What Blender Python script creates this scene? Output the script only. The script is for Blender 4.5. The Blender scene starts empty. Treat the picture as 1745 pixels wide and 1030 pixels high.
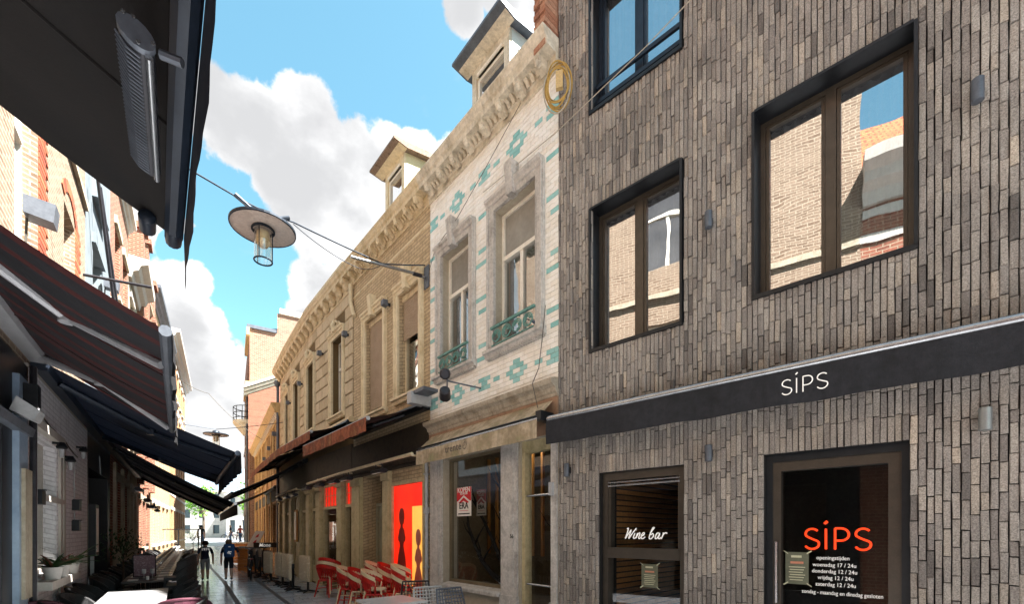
import bpy, bmesh, math, random
from mathutils import Vector, Matrix
random.seed(11)
sc = bpy.context.scene
col = sc.collection

# ------------------------------------------------------------------ camera
cam = bpy.data.cameras.new('camera')
camo = bpy.data.objects.new('camera', cam)
col.objects.link(camo)
camo.location = (0, 0, 1.6)
camo.rotation_euler = (math.radians(90), 0, 0)
cam.sensor_width = 36.0
cam.lens = 15.99
cam.shift_y = 0.2246
cam.clip_start = 0.05
cam.clip_end = 3000
sc.camera = camo

# ------------------------------------------------------------------ sky and sun
SUN_EL = math.radians(55)
SUN_AZ = math.radians(100)          # compass style: 0 = +Y, 90 = +X
world = bpy.data.worlds.new('World')
sc.world = world
world.use_nodes = True


def build_world():
    nt = world.node_tree
    N = nt.nodes
    Lk = nt.links
    N.clear()
    out = N.new('ShaderNodeOutputWorld')
    bg = N.new('ShaderNodeBackground')
    sky = N.new('ShaderNodeTexSky')
    sky.sky_type = 'NISHITA'
    sky.sun_disc = False
    sky.sun_elevation = SUN_EL
    sky.sun_rotation = SUN_AZ
    sky.air_density = 1.0
    sky.dust_density = 0.6
    sky.ozone_density = 2.0
    bg.inputs['Strength'].default_value = 0.15
    tc = N.new('ShaderNodeTexCoord')
    nrm = N.new('ShaderNodeVectorMath'); nrm.operation = 'NORMALIZE'
    Lk.new(tc.outputs['Generated'], nrm.inputs[0])

    def noise(scale, detail, rough, off=(0, 0, 0), sc_=(1, 1, 1), dist=0.0):
        mp = N.new('ShaderNodeMapping')
        mp.inputs['Location'].default_value = off
        mp.inputs['Scale'].default_value = sc_
        Lk.new(nrm.outputs[0], mp.inputs[0])
        n = N.new('ShaderNodeTexNoise')
        n.inputs['Scale'].default_value = scale
        n.inputs['Detail'].default_value = detail
        n.inputs['Roughness'].default_value = rough
        n.inputs['Distortion'].default_value = dist
        Lk.new(mp.outputs[0], n.inputs['Vector'])
        return n.outputs[0]

    def math_(op, a, b=None, clamp=False):
        m = N.new('ShaderNodeMath'); m.operation = op; m.use_clamp = clamp
        for i, v in enumerate((a, b)):
            if v is None:
                continue
            if isinstance(v, (int, float)):
                m.inputs[i].default_value = v
            else:
                Lk.new(v, m.inputs[i])
        return m.outputs[0]

    def smooth(v, a, b):
        m = N.new('ShaderNodeMapRange')
        m.interpolation_type = 'SMOOTHSTEP'
        m.inputs['From Min'].default_value = a
        m.inputs['From Max'].default_value = b
        Lk.new(v, m.inputs['Value'])
        return m.outputs[0]

    # banks of cumulus: (direction, angular size)
    banks = [((-0.661, 1, 0.932), 0.070), ((-0.616, 1, 0.867), 0.070), ((-0.558, 1, 0.886), 0.085), ((-0.455, 1, 0.899), 0.080), ((-0.481, 1, 0.790), 0.100), ((-0.371, 1, 0.809), 0.090), ((-0.287, 1, 0.777), 0.090), ((-0.345, 1, 0.667), 0.120), ((-0.419, 1, 0.661), 0.080), ((-0.207, 1, 0.803), 0.060), ((-0.439, 1, 0.538), 0.070), ((-0.352, 1, 0.525), 0.100), ((-0.423, 1, 0.757), 0.100), ((-0.455, 1, 0.467), 0.060), ((-0.749, 1, 0.545), 0.055), ((-0.715, 1, 0.448), 0.090), ((-0.674, 1, 0.357), 0.100), ((-0.620, 1, 0.267), 0.110), ((-0.687, 1, 0.215), 0.130), ((-0.610, 1, 0.177), 0.120), ((-0.739, 1, 0.319), 0.100), ((-0.635, 1, 0.345), 0.060), ((-0.700, 1, 0.551), 0.040), ((-0.106, 1, 1.160), 0.045), ((0.068, 1, 1.151), 0.050), ((-0.016, 1, 1.209), 0.060)]
    holes = [((-.975, -.354, 1.093), .42), ((-0.545, 1, 1.093), 0.160), ((-0.403, 1, 1.093), 0.130), ((-0.248, 1, 0.977), 0.120), ((-0.287, 1, 1.119), 0.120), ((-0.145, 1, 1.015), 0.100), ((-0.681, 1, 0.809), 0.060), ((-0.610, 1, 0.732), 0.070), ((-0.558, 1, 0.628), 0.075), ((-0.545, 1, 0.551), 0.065), ((-0.571, 1, 0.474), 0.050), ((-0.519, 1, 0.603), 0.050), ((-0.687, 1, 0.732), 0.050), ((-0.635, 1, 0.615), 0.060), ((-0.739, 1, 0.628), 0.030), ((-0.016, 1, 1.093), 0.060)]

    def lobes(lst):
        acc = None
        for d, r in lst:
            ds = N.new('ShaderNodeVectorMath'); ds.operation = 'DISTANCE'
            Lk.new(nrm.outputs[0], ds.inputs[0])
            ds.inputs[1].default_value = Vector(d).normalized()
            mr = N.new('ShaderNodeMapRange')
            mr.inputs['From Min'].default_value = 0
            mr.inputs['From Max'].default_value = r
            mr.inputs['To Min'].default_value = 1
            mr.inputs['To Max'].default_value = 0
            Lk.new(ds.outputs['Value'], mr.inputs['Value'])
            acc = mr.outputs[0] if acc is None else math_('MAXIMUM', acc, mr.outputs[0])
        return acc
    gaps = smooth(lobes(holes), 0.0, .5)
    # the same broken cumulus goes on over the rest of the sky
    cover = math_('MULTIPLY', smooth(noise(2.1, 4, .5, (4.4, 2.2, 1.3)), .40, .62), .62)
    acc = math_('MAXIMUM', lobes(banks), math_('MULTIPLY', cover, math_('SUBTRACT', 1.0, gaps)))
    acc = math_('SUBTRACT', acc, math_('MULTIPLY', gaps, .12))
    n1 = noise(11.0, 13, .60, (3.1, 1.7, .4))
    n2 = noise(3.2, 5, .5, (7.3, .2, 5.5))
    base = math_('ADD', math_('MULTIPLY', acc, 0.85), math_('MULTIPLY', math_('SUBTRACT', n1, .5), 1.15))
    mask = smooth(base, .13, .26)
    wisps = math_('MULTIPLY', smooth(noise(5, 8, .62, (1, 9, 2), (1, 1, 2.2)), .60, .80), .30)
    mask = math_('MAXIMUM', mask, wisps)
    n3 = noise(6.0, 6, .55, (2.3, 6.1, 8.8), (1, 1, 1.5))
    shade = smooth(math_('ADD', math_('MULTIPLY', base, .12), math_('ADD', math_('MULTIPLY', n2, .45), math_('MULTIPLY', n3, .55))), .42, .68)
    ramp = N.new('ShaderNodeMix'); ramp.data_type = 'RGBA'
    ramp.inputs[6].default_value = (CLOUD_A[0], CLOUD_A[1], CLOUD_A[2], 1)
    ramp.inputs[7].default_value = (CLOUD_B[0], CLOUD_B[1], CLOUD_B[2], 1)
    Lk.new(shade, ramp.inputs[0])
    tint = N.new('ShaderNodeMix'); tint.data_type = 'RGBA'; tint.blend_type = 'MULTIPLY'
    tint.inputs[0].default_value = 1.0
    tint.inputs[7].default_value = SKY_TINT
    Lk.new(sky.outputs[0], tint.inputs[6])
    mix = N.new('ShaderNodeMix'); mix.data_type = 'RGBA'
    Lk.new(mask, mix.inputs[0])
    Lk.new(tint.outputs[2], mix.inputs[6])
    Lk.new(ramp.outputs[2], mix.inputs[7])
    Lk.new(mix.outputs[2], bg.inputs['Color'])
    Lk.new(bg.outputs[0], out.inputs[0])


CLOUD_A = (1.35, 1.35, 1.35)
CLOUD_B = (.72, .725, .74)
SKY_TINT = (.31, .43, .335, 1)
build_world()

sun = bpy.data.lights.new('sun', 'SUN')
sun.energy = 4.7
sun.angle = math.radians(0.6)
sun.color = (1.0, 0.96, 0.91)
suno = bpy.data.objects.new('sun', sun)
col.objects.link(suno)
sd = Vector((math.sin(SUN_AZ) * math.cos(SUN_EL), math.cos(SUN_AZ) * math.cos(SUN_EL), math.sin(SUN_EL)))
suno.rotation_euler = sd.to_track_quat('Z', 'Y').to_euler()
suno.location = (30, -8, 40)

sc.view_settings.view_transform = 'Standard'
sc.view_settings.look = 'None'
sc.view_settings.gamma = 1
sc.view_settings.use_curve_mapping = False
sc.view_settings.exposure = 2.82
sc.render.engine = 'CYCLES'
sc.cycles.use_denoising = True
sc.cycles.max_bounces = 8
sc.cycles.diffuse_bounces = 4
sc.cycles.glossy_bounces = 4
sc.cycles.transparent_max_bounces = 12
sc.cycles.sample_clamp_indirect = 6
sc.cycles.caustics_reflective = False
sc.cycles.caustics_refractive = False

# ------------------------------------------------------------------ materials
MATS = {}


def srgb(h):
    if not isinstance(h, str):
        return tuple(h)
    h = h.lstrip('#')
    r = []
    for i in (0, 2, 4):
        c = int(h[i:i + 2], 16) / 255
        r.append(c / 12.92 if c <= .04045 else ((c + .055) / 1.055) ** 2.4)
    return tuple(r)


def mat(name, cols, rough=.75, scale=5.0, bump=0.0, bscale=50.0, metal=0.0, attr=False, var=.35,
        streak=0.0, spec=.4, emit=0.0, brick=None, stretch=(1, 1, 1), trans=0.0, coat=0.0, grime=0.0):
    """procedural surface: a ramp over noise (or over the per-piece value 'rnd'), fine variation, relief"""
    if name in MATS:
        return MATS[name]
    m = bpy.data.materials.new(name)
    MATS[name] = m
    m.use_nodes = True
    nt = m.node_tree
    N, K = nt.nodes, nt.links
    b = N['Principled BSDF']
    b.inputs['Roughness'].default_value = rough
    b.inputs['Metallic'].default_value = metal
    b.inputs['Specular IOR Level'].default_value = spec
    if coat:
        b.inputs['Coat Weight'].default_value = coat
        b.inputs['Coat Roughness'].default_value = .12
    cols = [srgb(c) for c in (cols if isinstance(cols, list) else [cols])]
    tc = N.new('ShaderNodeTexCoord')
    mp = N.new('ShaderNodeMapping')
    mp.inputs['Scale'].default_value = stretch
    K.new(tc.outputs['Object'], mp.inputs[0])
    nz = N.new('ShaderNodeTexNoise')
    nz.inputs['Scale'].default_value = scale
    nz.inputs['Detail'].default_value = 7
    nz.inputs['Roughness'].default_value = .6
    K.new(mp.outputs[0], nz.inputs['Vector'])
    rp = N.new('ShaderNodeValToRGB')
    el = rp.color_ramp.elements
    if attr:
        at = N.new('ShaderNodeAttribute')
        at.attribute_name = 'rnd'
        K.new(at.outputs['Fac'], rp.inputs[0])
        rp.color_ramp.interpolation = 'LINEAR'
        lo, hi = 0.0, 1.0
    else:
        K.new(nz.outputs[0], rp.inputs[0])
        lo, hi = .32, .68
    n = len(cols)
    if n == 1:
        el[0].color = el[1].color = cols[0] + (1,)
    else:
        el[0].position, el[1].position = lo, hi
        el[0].color = cols[0] + (1,)
        el[1].color = cols[-1] + (1,)
        for i in range(1, n - 1):
            e = el.new(lo + (hi - lo) * i / (n - 1))
            e.color = cols[i] + (1,)
    colour = rp.outputs[0]
    mort = None
    if brick:
        uv = N.new('ShaderNodeUVMap')
        bt = N.new('ShaderNodeTexBrick')
        bt.inputs['Scale'].default_value = 1.0
        bt.inputs['Brick Width'].default_value = brick[0]
        bt.inputs['Row Height'].default_value = brick[1]
        bt.inputs['Mortar Size'].default_value = brick[2]
        bt.inputs['Mortar Smooth'].default_value = .15
        bt.inputs['Color1'].default_value = (0, 0, 0, 1)
        bt.inputs['Color2'].default_value = (1, 1, 1, 1)
        bt.inputs['Mortar'].default_value = (.5, .5, .5, 1)
        K.new(uv.outputs[0], bt.inputs['Vector'])
        ad = N.new('ShaderNodeMix'); ad.data_type = 'RGBA'
        ad.inputs[0].default_value = .55
        K.new(nz.outputs[0], ad.inputs[6])
        K.new(bt.outputs['Color'], ad.inputs[7])
        K.new(ad.outputs[2], rp.inputs[0])
        el[0].position, el[len(el) - 1].position = .15, .85
        mm = N.new('ShaderNodeMix'); mm.data_type = 'RGBA'
        mm.inputs[7].default_value = srgb(brick[3]) + (1,)
        K.new(bt.outputs['Fac'], mm.inputs[0])
        K.new(colour, mm.inputs[6])
        colour = mm.outputs[2]
        mort = bt.outputs['Fac']
    # fine brightness variation
    n2 = N.new('ShaderNodeTexNoise')
    n2.inputs['Scale'].default_value = scale * 7
    n2.inputs['Detail'].default_value = 6
    n2.inputs['Roughness'].default_value = .7
    K.new(mp.outputs[0], n2.inputs['Vector'])
    mr = N.new('ShaderNodeMapRange')
    mr.inputs['From Min'].default_value = .3
    mr.inputs['From Max'].default_value = .7
    mr.inputs['To Min'].default_value = 1 - var
    mr.inputs['To Max'].default_value = 1 + var * .5
    K.new(n2.outputs[0], mr.inputs['Value'])
    mu = N.new('ShaderNodeMix'); mu.data_type = 'RGBA'; mu.blend_type = 'MULTIPLY'
    mu.inputs[0].default_value = 1
    K.new(colour, mu.inputs[6])
    K.new(mr.outputs[0], mu.inputs[7])
    colour = mu.outputs[2]
    if streak:
        ms = N.new('ShaderNodeMapping')
        ms.inputs['Scale'].default_value = (7, 7, .5)
        K.new(tc.outputs['Object'], ms.inputs[0])
        n3 = N.new('ShaderNodeTexNoise')
        n3.inputs['Scale'].default_value = 1.3
        n3.inputs['Detail'].default_value = 8
        n3.inputs['Roughness'].default_value = .65
        K.new(ms.outputs[0], n3.inputs['Vector'])
        m3 = N.new('ShaderNodeMapRange')
        m3.inputs['From Min'].default_value = .5
        m3.inputs['From Max'].default_value = .72
        m3.inputs['To Min'].default_value = 1
        m3.inputs['To Max'].default_value = 1 - streak
        K.new(n3.outputs[0], m3.inputs['Value'])
        m4 = N.new('ShaderNodeMix'); m4.data_type = 'RGBA'; m4.blend_type = 'MULTIPLY'
        m4.inputs[0].default_value = 1
        K.new(colour, m4.inputs[6])
        K.new(m3.outputs[0], m4.inputs[7])
        colour = m4.outputs[2]
    if grime:
        n5 = N.new('ShaderNodeTexNoise')
        n5.inputs['Scale'].default_value = 1.1
        n5.inputs['Detail'].default_value = 9
        n5.inputs['Roughness'].default_value = .62
        K.new(tc.outputs['Object'], n5.inputs['Vector'])
        m5 = N.new('ShaderNodeMapRange')
        m5.inputs['From Min'].default_value = .32
        m5.inputs['From Max'].default_value = .68
        m5.inputs['To Min'].default_value = 1 - grime
        m5.inputs['To Max'].default_value = 1 + grime * .5
        K.new(n5.outputs[0], m5.inputs['Value'])
        m6 = N.new('ShaderNodeMix'); m6.data_type = 'RGBA'; m6.blend_type = 'MULTIPLY'
        m6.inputs[0].default_value = 1
        K.new(colour, m6.inputs[6])
        K.new(m5.outputs[0], m6.inputs[7])
        colour = m6.outputs[2]
    K.new(colour, b.inputs['Base Color'])
    if emit:
        K.new(colour, b.inputs['Emission Color'])
        b.inputs['Emission Strength'].default_value = emit
    if bump or mort:
        bp = N.new('ShaderNodeBump')
        bp.inputs['Strength'].default_value = 1
        bp.inputs['Distance'].default_value = bump if bump else .004
        n4 = N.new('ShaderNodeTexNoise')
        n4.inputs['Scale'].default_value = bscale
        n4.inputs['Detail'].default_value = 5
        K.new(mp.outputs[0], n4.inputs['Vector'])
        h = n4.outputs[0]
        if mort:
            sb = N.new('ShaderNodeMath'); sb.operation = 'MULTIPLY_ADD'
            sb.inputs[1].default_value = -2.0
            K.new(mort, sb.inputs[0])
            K.new(h, sb.inputs[2])
            h = sb.outputs[0]
        K.new(h, bp.inputs['Height'])
        K.new(bp.outputs[0], b.inputs['Normal'])
    if trans:
        tr = N.new('ShaderNodeBsdfTranslucent')
        K.new(colour, tr.inputs['Color'])
        mx = N.new('ShaderNodeMixShader')
        mx.inputs[0].default_value = trans
        K.new(b.outputs[0], mx.inputs[1])
        K.new(tr.outputs[0], mx.inputs[2])
        K.new(mx.outputs[0], N['Material Output'].inputs[0])
    return m


def glass(name, refl=.3, tint=(.8, .85, .85), rough=.004, wave=0.0, ior=1.5):
    if name in MATS:
        return MATS[name]
    m = bpy.data.materials.new(name)
    MATS[name] = m
    m.use_nodes = True
    N, K = m.node_tree.nodes, m.node_tree.links
    N.remove(N['Principled BSDF'])
    t = N.new('ShaderNodeBsdfTransparent'); t.inputs[0].default_value = tuple(tint) + (1,)
    g = N.new('ShaderNodeBsdfGlossy'); g.inputs['Roughness'].default_value = rough
    g.inputs['Color'].default_value = (.97, .98, 1, 1)
    lw = N.new('ShaderNodeLayerWeight'); lw.inputs[0].default_value = .5
    pw = N.new('ShaderNodeMath'); pw.operation = 'POWER'; pw.inputs[1].default_value = 5
    K.new(lw.outputs['Facing'], pw.inputs[0])
    ad = N.new('ShaderNodeMath'); ad.operation = 'MULTIPLY_ADD'; ad.use_clamp = True
    ad.inputs[1].default_value = .9
    ad.inputs[2].default_value = refl
    K.new(pw.outputs[0], ad.inputs[0])
    mx = N.new('ShaderNodeMixShader')
    K.new(ad.outputs[0], mx.inputs[0])
    K.new(t.outputs[0], mx.inputs[1])
    K.new(g.outputs[0], mx.inputs[2])
    K.new(mx.outputs[0], N['Material Output'].inputs[0])
    if wave:
        tc = N.new('ShaderNodeTexCoord')
        nz = N.new('ShaderNodeTexNoise'); nz.inputs['Scale'].default_value = 2.2; nz.inputs['Detail'].default_value = 1
        K.new(tc.outputs['Object'], nz.inputs['Vector'])
        bp = N.new('ShaderNodeBump'); bp.inputs['Distance'].default_value = wave
        K.new(nz.outputs[0], bp.inputs['Height'])
        K.new(bp.outputs[0], g.inputs['Normal'])
    return m


# ------------------------------------------------------------------ helpers
def tag(o, label=None, cat=None, group=None, kind=None):
    if label: o['label'] = label
    if cat: o['category'] = cat
    if group: o['group'] = group
    if kind: o['kind'] = kind
    return o


def thing(name, label, cat, loc=(0, 0, 0), group=None):
    o = bpy.data.objects.new(name, None)
    o.empty_display_size = .2
    col.objects.link(o)
    o.location = loc
    return tag(o, label, cat, group)


ORIG = {}


def ID(x, y, z):
    return (x, y, z)


class MB:
    """collects shapes in world coordinates (through a frame F) and links them as one mesh"""

    def __init__(s):
        s.v = []; s.f = []; s.r = []; s.uv = []; s.cur = .5; s.mi = []; s.m = 0

    def vert(s, p, uv=None):
        s.v.append(tuple(p)); s.uv.append(uv if uv else (p[0], p[2])); return len(s.v) - 1

    def face(s, idx):
        s.f.append(tuple(idx)); s.r.append(s.cur); s.mi.append(s.m)

    def poly(s, pts, F=ID):
        s.face([s.vert(F(*p), (p[0], p[2])) for p in pts]); return s

    def box(s, F, a, b, c, d, e, f, n=1):
        n = max(1, n)
        ids = []
        for i in range(n + 1):
            t = a + (b - a) * i / n
            ids.append([s.vert(F(t, o, z), (t + o, z)) for o, z in ((c, e), (d, e), (d, f), (c, f))])
        for i in range(n):
            p, q = ids[i], ids[i + 1]
            for k in range(4):
                s.face((p[k], p[(k + 1) % 4], q[(k + 1) % 4], q[k]))
        s.face(ids[0][::-1]); s.face(ids[-1])
        return s

    def brick(s, F, a, b, c, d, e, f, ch=.006, jit=.003):
        """box whose front (o = d) is chamfered and a little uneven; no back face"""
        j = lambda: random.uniform(-jit, jit)
        B = [(a, c, e), (b, c, e), (b, c, f), (a, c, f)]
        M_ = [(a + j(), d - ch, e + j()), (b + j(), d - ch, e + j()), (b + j(), d - ch, f + j()), (a + j(), d - ch, f + j())]
        T = [(a + ch, d + j(), e + ch), (b - ch, d + j(), e + ch), (b - ch, d + j(), f - ch), (a + ch, d + j(), f - ch)]
        ids = [[s.vert(F(*p), (p[0], p[2])) for p in q] for q in (B, M_, T)]
        for p, q in ((ids[0], ids[1]), (ids[1], ids[2])):
            for k in range(4):
                s.face((p[k], p[(k + 1) % 4], q[(k + 1) % 4], q[k]))
        s.face(ids[2])
        return s

    def prism(s, F, prof, a, b, n=1, caps=True):
        ids = []
        for i in range(n + 1):
            t = a + (b - a) * i / n
            ids.append([s.vert(F(t, o, z), (t, z + o)) for o, z in prof])
        m = len(prof)
        for i in range(n):
            p, q = ids[i], ids[i + 1]
            for k in range(m):
                s.face((p[k], p[(k + 1) % m], q[(k + 1) % m], q[k]))
        if caps:
            s.face(ids[0][::-1]); s.face(ids[-1])
        return s

    def wall(s, F, a, b, e, f, holes=(), depth=.2, o=0.0, n=1):
        S = sorted(set([a, b] + [h[0] for h in holes] + [h[1] for h in holes] + [a + (b - a) * i / n for i in range(n + 1)]))
        Z = sorted(set([e, f] + [h[2] for h in holes] + [h[3] for h in holes]))
        S = [x for x in S if a <= x <= b]
        Z = [z for z in Z if e <= z <= f]
        for x0, x1 in zip(S, S[1:]):
            for z0, z1 in zip(Z, Z[1:]):
                if x1 - x0 < 1e-5 or z1 - z0 < 1e-5: continue
                cx, cz = (x0 + x1) / 2, (z0 + z1) / 2
                if any(h[0] < cx < h[1] and h[2] < cz < h[3] for h in holes): continue
                s.poly([(x0, o, z0), (x1, o, z0), (x1, o, z1), (x0, o, z1)], F)
        for h in holes:
            x0, x1, z0, z1 = h[:4]
            d = o - (h[4] if len(h) > 4 else depth)
            for p, q in (((x0, z0), (x1, z0)), ((x1, z0), (x1, z1)), ((x1, z1), (x0, z1)), ((x0, z1), (x0, z0))):
                ids = [s.vert(F(t, oo, z), (t + oo, z + oo * .3)) for t, oo, z in
                       ((p[0], o, p[1]), (q[0], o, q[1]), (q[0], d, q[1]), (p[0], d, p[1]))]
                s.face(ids)
        return s

    def tube(s, pts, r, n=8, closed=False, F=ID):
        P = [Vector(F(*p)) for p in pts]
        m = len(P)
        rr = r if isinstance(r, (list, tuple)) else [r] * m
        rings = []
        up = Vector((0, 0, 1))
        last = None
        for i in range(m):
            if closed:
                d = P[(i + 1) % m] - P[i - 1]
            else:
                d = P[min(i + 1, m - 1)] - P[max(i - 1, 0)]
            if d.length < 1e-9: d = Vector((0, 0, 1))
            d.normalize()
            if last is None:
                x = d.cross(up)
                if x.length < .05: x = d.cross(Vector((1, 0, 0)))
            else:
                x = last - d * last.dot(d)
            x.normalize(); last = x
            y = d.cross(x)
            rings.append([s.vert(P[i] + (x * math.cos(2 * math.pi * k / n) + y * math.sin(2 * math.pi * k / n)) * rr[i]) for k in range(n)])
        for i in range(m if closed else m - 1):
            p, q = rings[i], rings[(i + 1) % m]
            for k in range(n):
                s.face((p[k], p[(k + 1) % n], q[(k + 1) % n], q[k]))
        if not closed:
            s.face(rings[0][::-1]); s.face(rings[-1])
        return s

    def lathe(s, prof, c=(0, 0, 0), n=16, F=ID, caps=True):
        rings = []
        for r, z in prof:
            rings.append([s.vert(F(c[0] + r * math.cos(2 * math.pi * k / n), c[1] + r * math.sin(2 * math.pi * k / n), c[2] + z)) for k in range(n)])
        for p, q in zip(rings, rings[1:]):
            for k in range(n):
                s.face((p[k], p[(k + 1) % n], q[(k + 1) % n], q[k]))
        if caps:
            s.face(rings[0][::-1]); s.face(rings[-1])
        return s

    def outline(s, F, pts, o0, o1):
        """flat outline in (s, z) given real thickness from o0 to o1"""
        A = [s.vert(F(x, o0, z), (x, z)) for x, z in pts]
        B = [s.vert(F(x, o1, z), (x, z)) for x, z in pts]
        n = len(pts)
        for k in range(n):
            s.face((A[k], A[(k + 1) % n], B[(k + 1) % n], B[k]))
        s.face(A[::-1]); s.face(B)
        return s

    def build(s, name, m, parent=None, smooth=False, kind=None, recalc=True):
        org = Vector((0, 0, 0))
        if parent is not None:
            org = Vector(ORIG.get(parent.name, parent.location))
        elif s.v:
            xs = [p[0] for p in s.v]; ys = [p[1] for p in s.v]; zs = [p[2] for p in s.v]
            org = Vector(((min(xs) + max(xs)) / 2, (min(ys) + max(ys)) / 2, min(zs)))
        me = bpy.data.meshes.new(name)
        me.from_pydata([(p[0] - org.x, p[1] - org.y, p[2] - org.z) for p in s.v], [], s.f)
        at = me.attributes.new('rnd', 'FLOAT', 'FACE')
        at.data.foreach_set('value', s.r)
        ul = me.uv_layers.new(name='UVMap')
        li = [0] * len(me.loops)
        me.loops.foreach_get('vertex_index', li)
        fl = []
        for i in li:
            fl.extend(s.uv[i])
        ul.data.foreach_set('uv', fl)
        for mm in (m if isinstance(m, (list, tuple)) else [m]):
            me.materials.append(mm)
        me.polygons.foreach_set('material_index', s.mi)
        if recalc:
            bm = bmesh.new(); bm.from_mesh(me)
            bmesh.ops.recalc_face_normals(bm, faces=bm.faces)
            bm.to_mesh(me); bm.free()
        if smooth:
            me.polygons.foreach_set('use_smooth', [True] * len(me.polygons))
            if smooth != 'all':
                try:
                    me.set_sharp_from_angle(angle=math.radians(38))
                except Exception:
                    pass
        ob = bpy.data.objects.new(name, me)
        col.objects.link(ob)
        if parent is None:
            ob.location = org
        else:
            ob.parent = parent
        ORIG[ob.name] = tuple(org)
        if kind: ob['kind'] = kind
        return ob


class Path:
    """plan line of a row of fronts: s runs along it, o stands out into the street"""

    def __init__(s, pts, ref, side):
        s.p = [Vector(p) for p in pts]
        s.side = side
        s.L = [0]
        for a, b in zip(s.p, s.p[1:]): s.L.append(s.L[-1] + (b - a).length)
        s.off = s.L[ref]
        nr = []
        for a, b in zip(s.p, s.p[1:]):
            d = (b - a).normalized()
            nr.append(Vector((-d.y, d.x)) * side)
        s.mit = []
        for i in range(len(s.p)):
            if i == 0: s.mit.append(nr[0])
            elif i == len(s.p) - 1: s.mit.append(nr[-1])
            else:
                m = (nr[i - 1] + nr[i]).normalized()
                s.mit.append(m / m.dot(nr[i]))

    def __call__(s, t, o=0.0, z=0.0):
        t += s.off
        i = 0
        while i < len(s.p) - 2 and t > s.L[i + 1]: i += 1
        k = (t - s.L[i]) / (s.L[i + 1] - s.L[i])
        q = (s.p[i] + s.mit[i] * o).lerp(s.p[i + 1] + s.mit[i + 1] * o, k)
        return (q.x, q.y, z)

    def dirs(s, t):
        a = Vector(s(t - .01)); b = Vector(s(t + .01))
        d = (b - a).normalized()
        n = (Vector(s(t, .1)) - Vector(s(t, 0))).normalized()
        return d, n


R = Path([(5.5, 1.724), (.637, 6.21), (-1.582, 8.787), (-4.06, 11.66), (-6.1, 14.1), (-8.2, 16.95), (-9.77, 19.2), (-10.4, 20.15), (-17.2, 30.5), (-24, 41.5)], 1, 1)
L = Path([(2.2, -4.91), (-2.74, 1.42), (-7.7, 8.2), (-15.3, 19.0), (-24.9, 34), (-30, 42)], 1, -1)


def local(F, s0, o0, z0, flip=-1):
    """a flat frame on a front: x to the right as seen from the street, y out, z up"""
    d, n = F.dirs(s0)
    c = Vector(F(s0, o0, z0))
    return lambda x, y, z: tuple(c + d * (flip * x) + n * y + Vector((0, 0, z)))


def text(body, G, size, m, name, parent, align='CENTER', shear=0.0, thick=.002, weight=0.0, xs=1.0, space=1.0):
    cu = bpy.data.curves.new(name, 'FONT')
    cu.body = body
    cu.size = size
    cu.align_x = align
    cu.shear = shear
    cu.offset = weight
    cu.space_character = space
    cu.extrude = thick
    cu.resolution_u = 3
    tmp = bpy.data.objects.new('tmp', cu)
    col.objects.link(tmp)
    dg = bpy.context.evaluated_depsgraph_get()
    me = bpy.data.meshes.new_from_object(tmp.evaluated_get(dg))
    b = MB()
    for v in me.vertices:
        b.vert(G(v.co.x * xs, v.co.z, v.co.y))
    for p in me.polygons:
        b.face(p.vertices[:])
    bpy.data.objects.remove(tmp)
    bpy.data.meshes.remove(me)
    return b.build(name, m, parent)


def arc(cx, cz, rx, rz, a0, a1, n=10):
    return [(cx + rx * math.cos(math.radians(a0 + (a1 - a0) * i / n)), cz + rz * math.sin(math.radians(a0 + (a1 - a0) * i / n))) for i in range(n + 1)]


def stroke(b, G, pts, r, y=0.0, n=6, flat=.35):
    """a pen line in the (x, z) plane of G as a flattened tube"""
    H = lambda x, yy, z: G(x, y + (yy) * flat, z)
    P = [(x, 0, z) for x, z in pts]
    ring = []
    m = len(P)
    for i in range(m):
        d = Vector(P[min(i + 1, m - 1)]) - Vector(P[max(i - 1, 0)])
        d.normalize()
        nx = Vector((-d.z, 0, d.x))
        rr = r if not isinstance(r, (list, tuple)) else r[i]
        ring.append([b.vert(H(*(Vector(P[i]) + nx * rr * math.cos(2 * math.pi * k / n) + Vector((0, 1, 0)) * rr * math.sin(2 * math.pi * k / n)))) for k in range(n)])
    for p, q in zip(ring, ring[1:]):
        for k in range(n):
            b.face((p[k], p[(k + 1) % n], q[(k + 1) % n], q[k]))
    b.face(ring[0][::-1]); b.face(ring[-1])


def copy_tree(o, parent=None):
    c = o.copy(); col.objects.link(c)
    if parent is not None: c.parent = parent
    for ch in list(o.children): copy_tree(ch, c)
    return c

# ------------------------------------------------------------------ shared materials
m_mortar = mat('mortar_dark', ['#121010', '#1b1917'], .95, 20, .002)
m_brick = mat('vertical_brick', ['#736d68', '#948c85', '#a59d95', '#8a837d', '#b0a89e', '#9d968f', '#b5aa9c', '#aba39b', '#c2b4a3'], .88, 14, .007, 45, attr=True, var=.65, streak=.22, grime=.28)
m_black = mat('black_metal', ['#17191c', '#202327'], .42, 14, var=.15, metal=.2)
m_bronze = mat('bronze_aluminium', ['#4b443c', '#544c43'], .38, 10, var=.12, metal=.5)
m_navy = mat('navy_metal', ['#1d2530', '#27303d'], .4, 9, var=.15, metal=.2)
m_curtain = mat('sheer_curtain', ['#d8d6d0', '#eceae4'], .9, 3, var=.08, trans=.5)
m_room = mat('dim_room', ['#3a342e', '#463f38'], .95, 3, var=.3)
m_roombrick = mat('room_brick', ['#8a5c34', '#a8743f', '#6b4829'], .9, 3, .003, 40, brick=(.22, .075, .01, '#2a1e14'))
m_canvas = mat('charcoal_canvas', ['#1a1b1f', '#26272c', '#1f2024'], .8, 2.2, .0025, 120, var=.45, streak=.35, grime=.3, trans=.03)
m_alu = mat('aluminium', ['#9c9ea1', '#b5b7ba'], .26, 12, var=.12, metal=.85)
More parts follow.
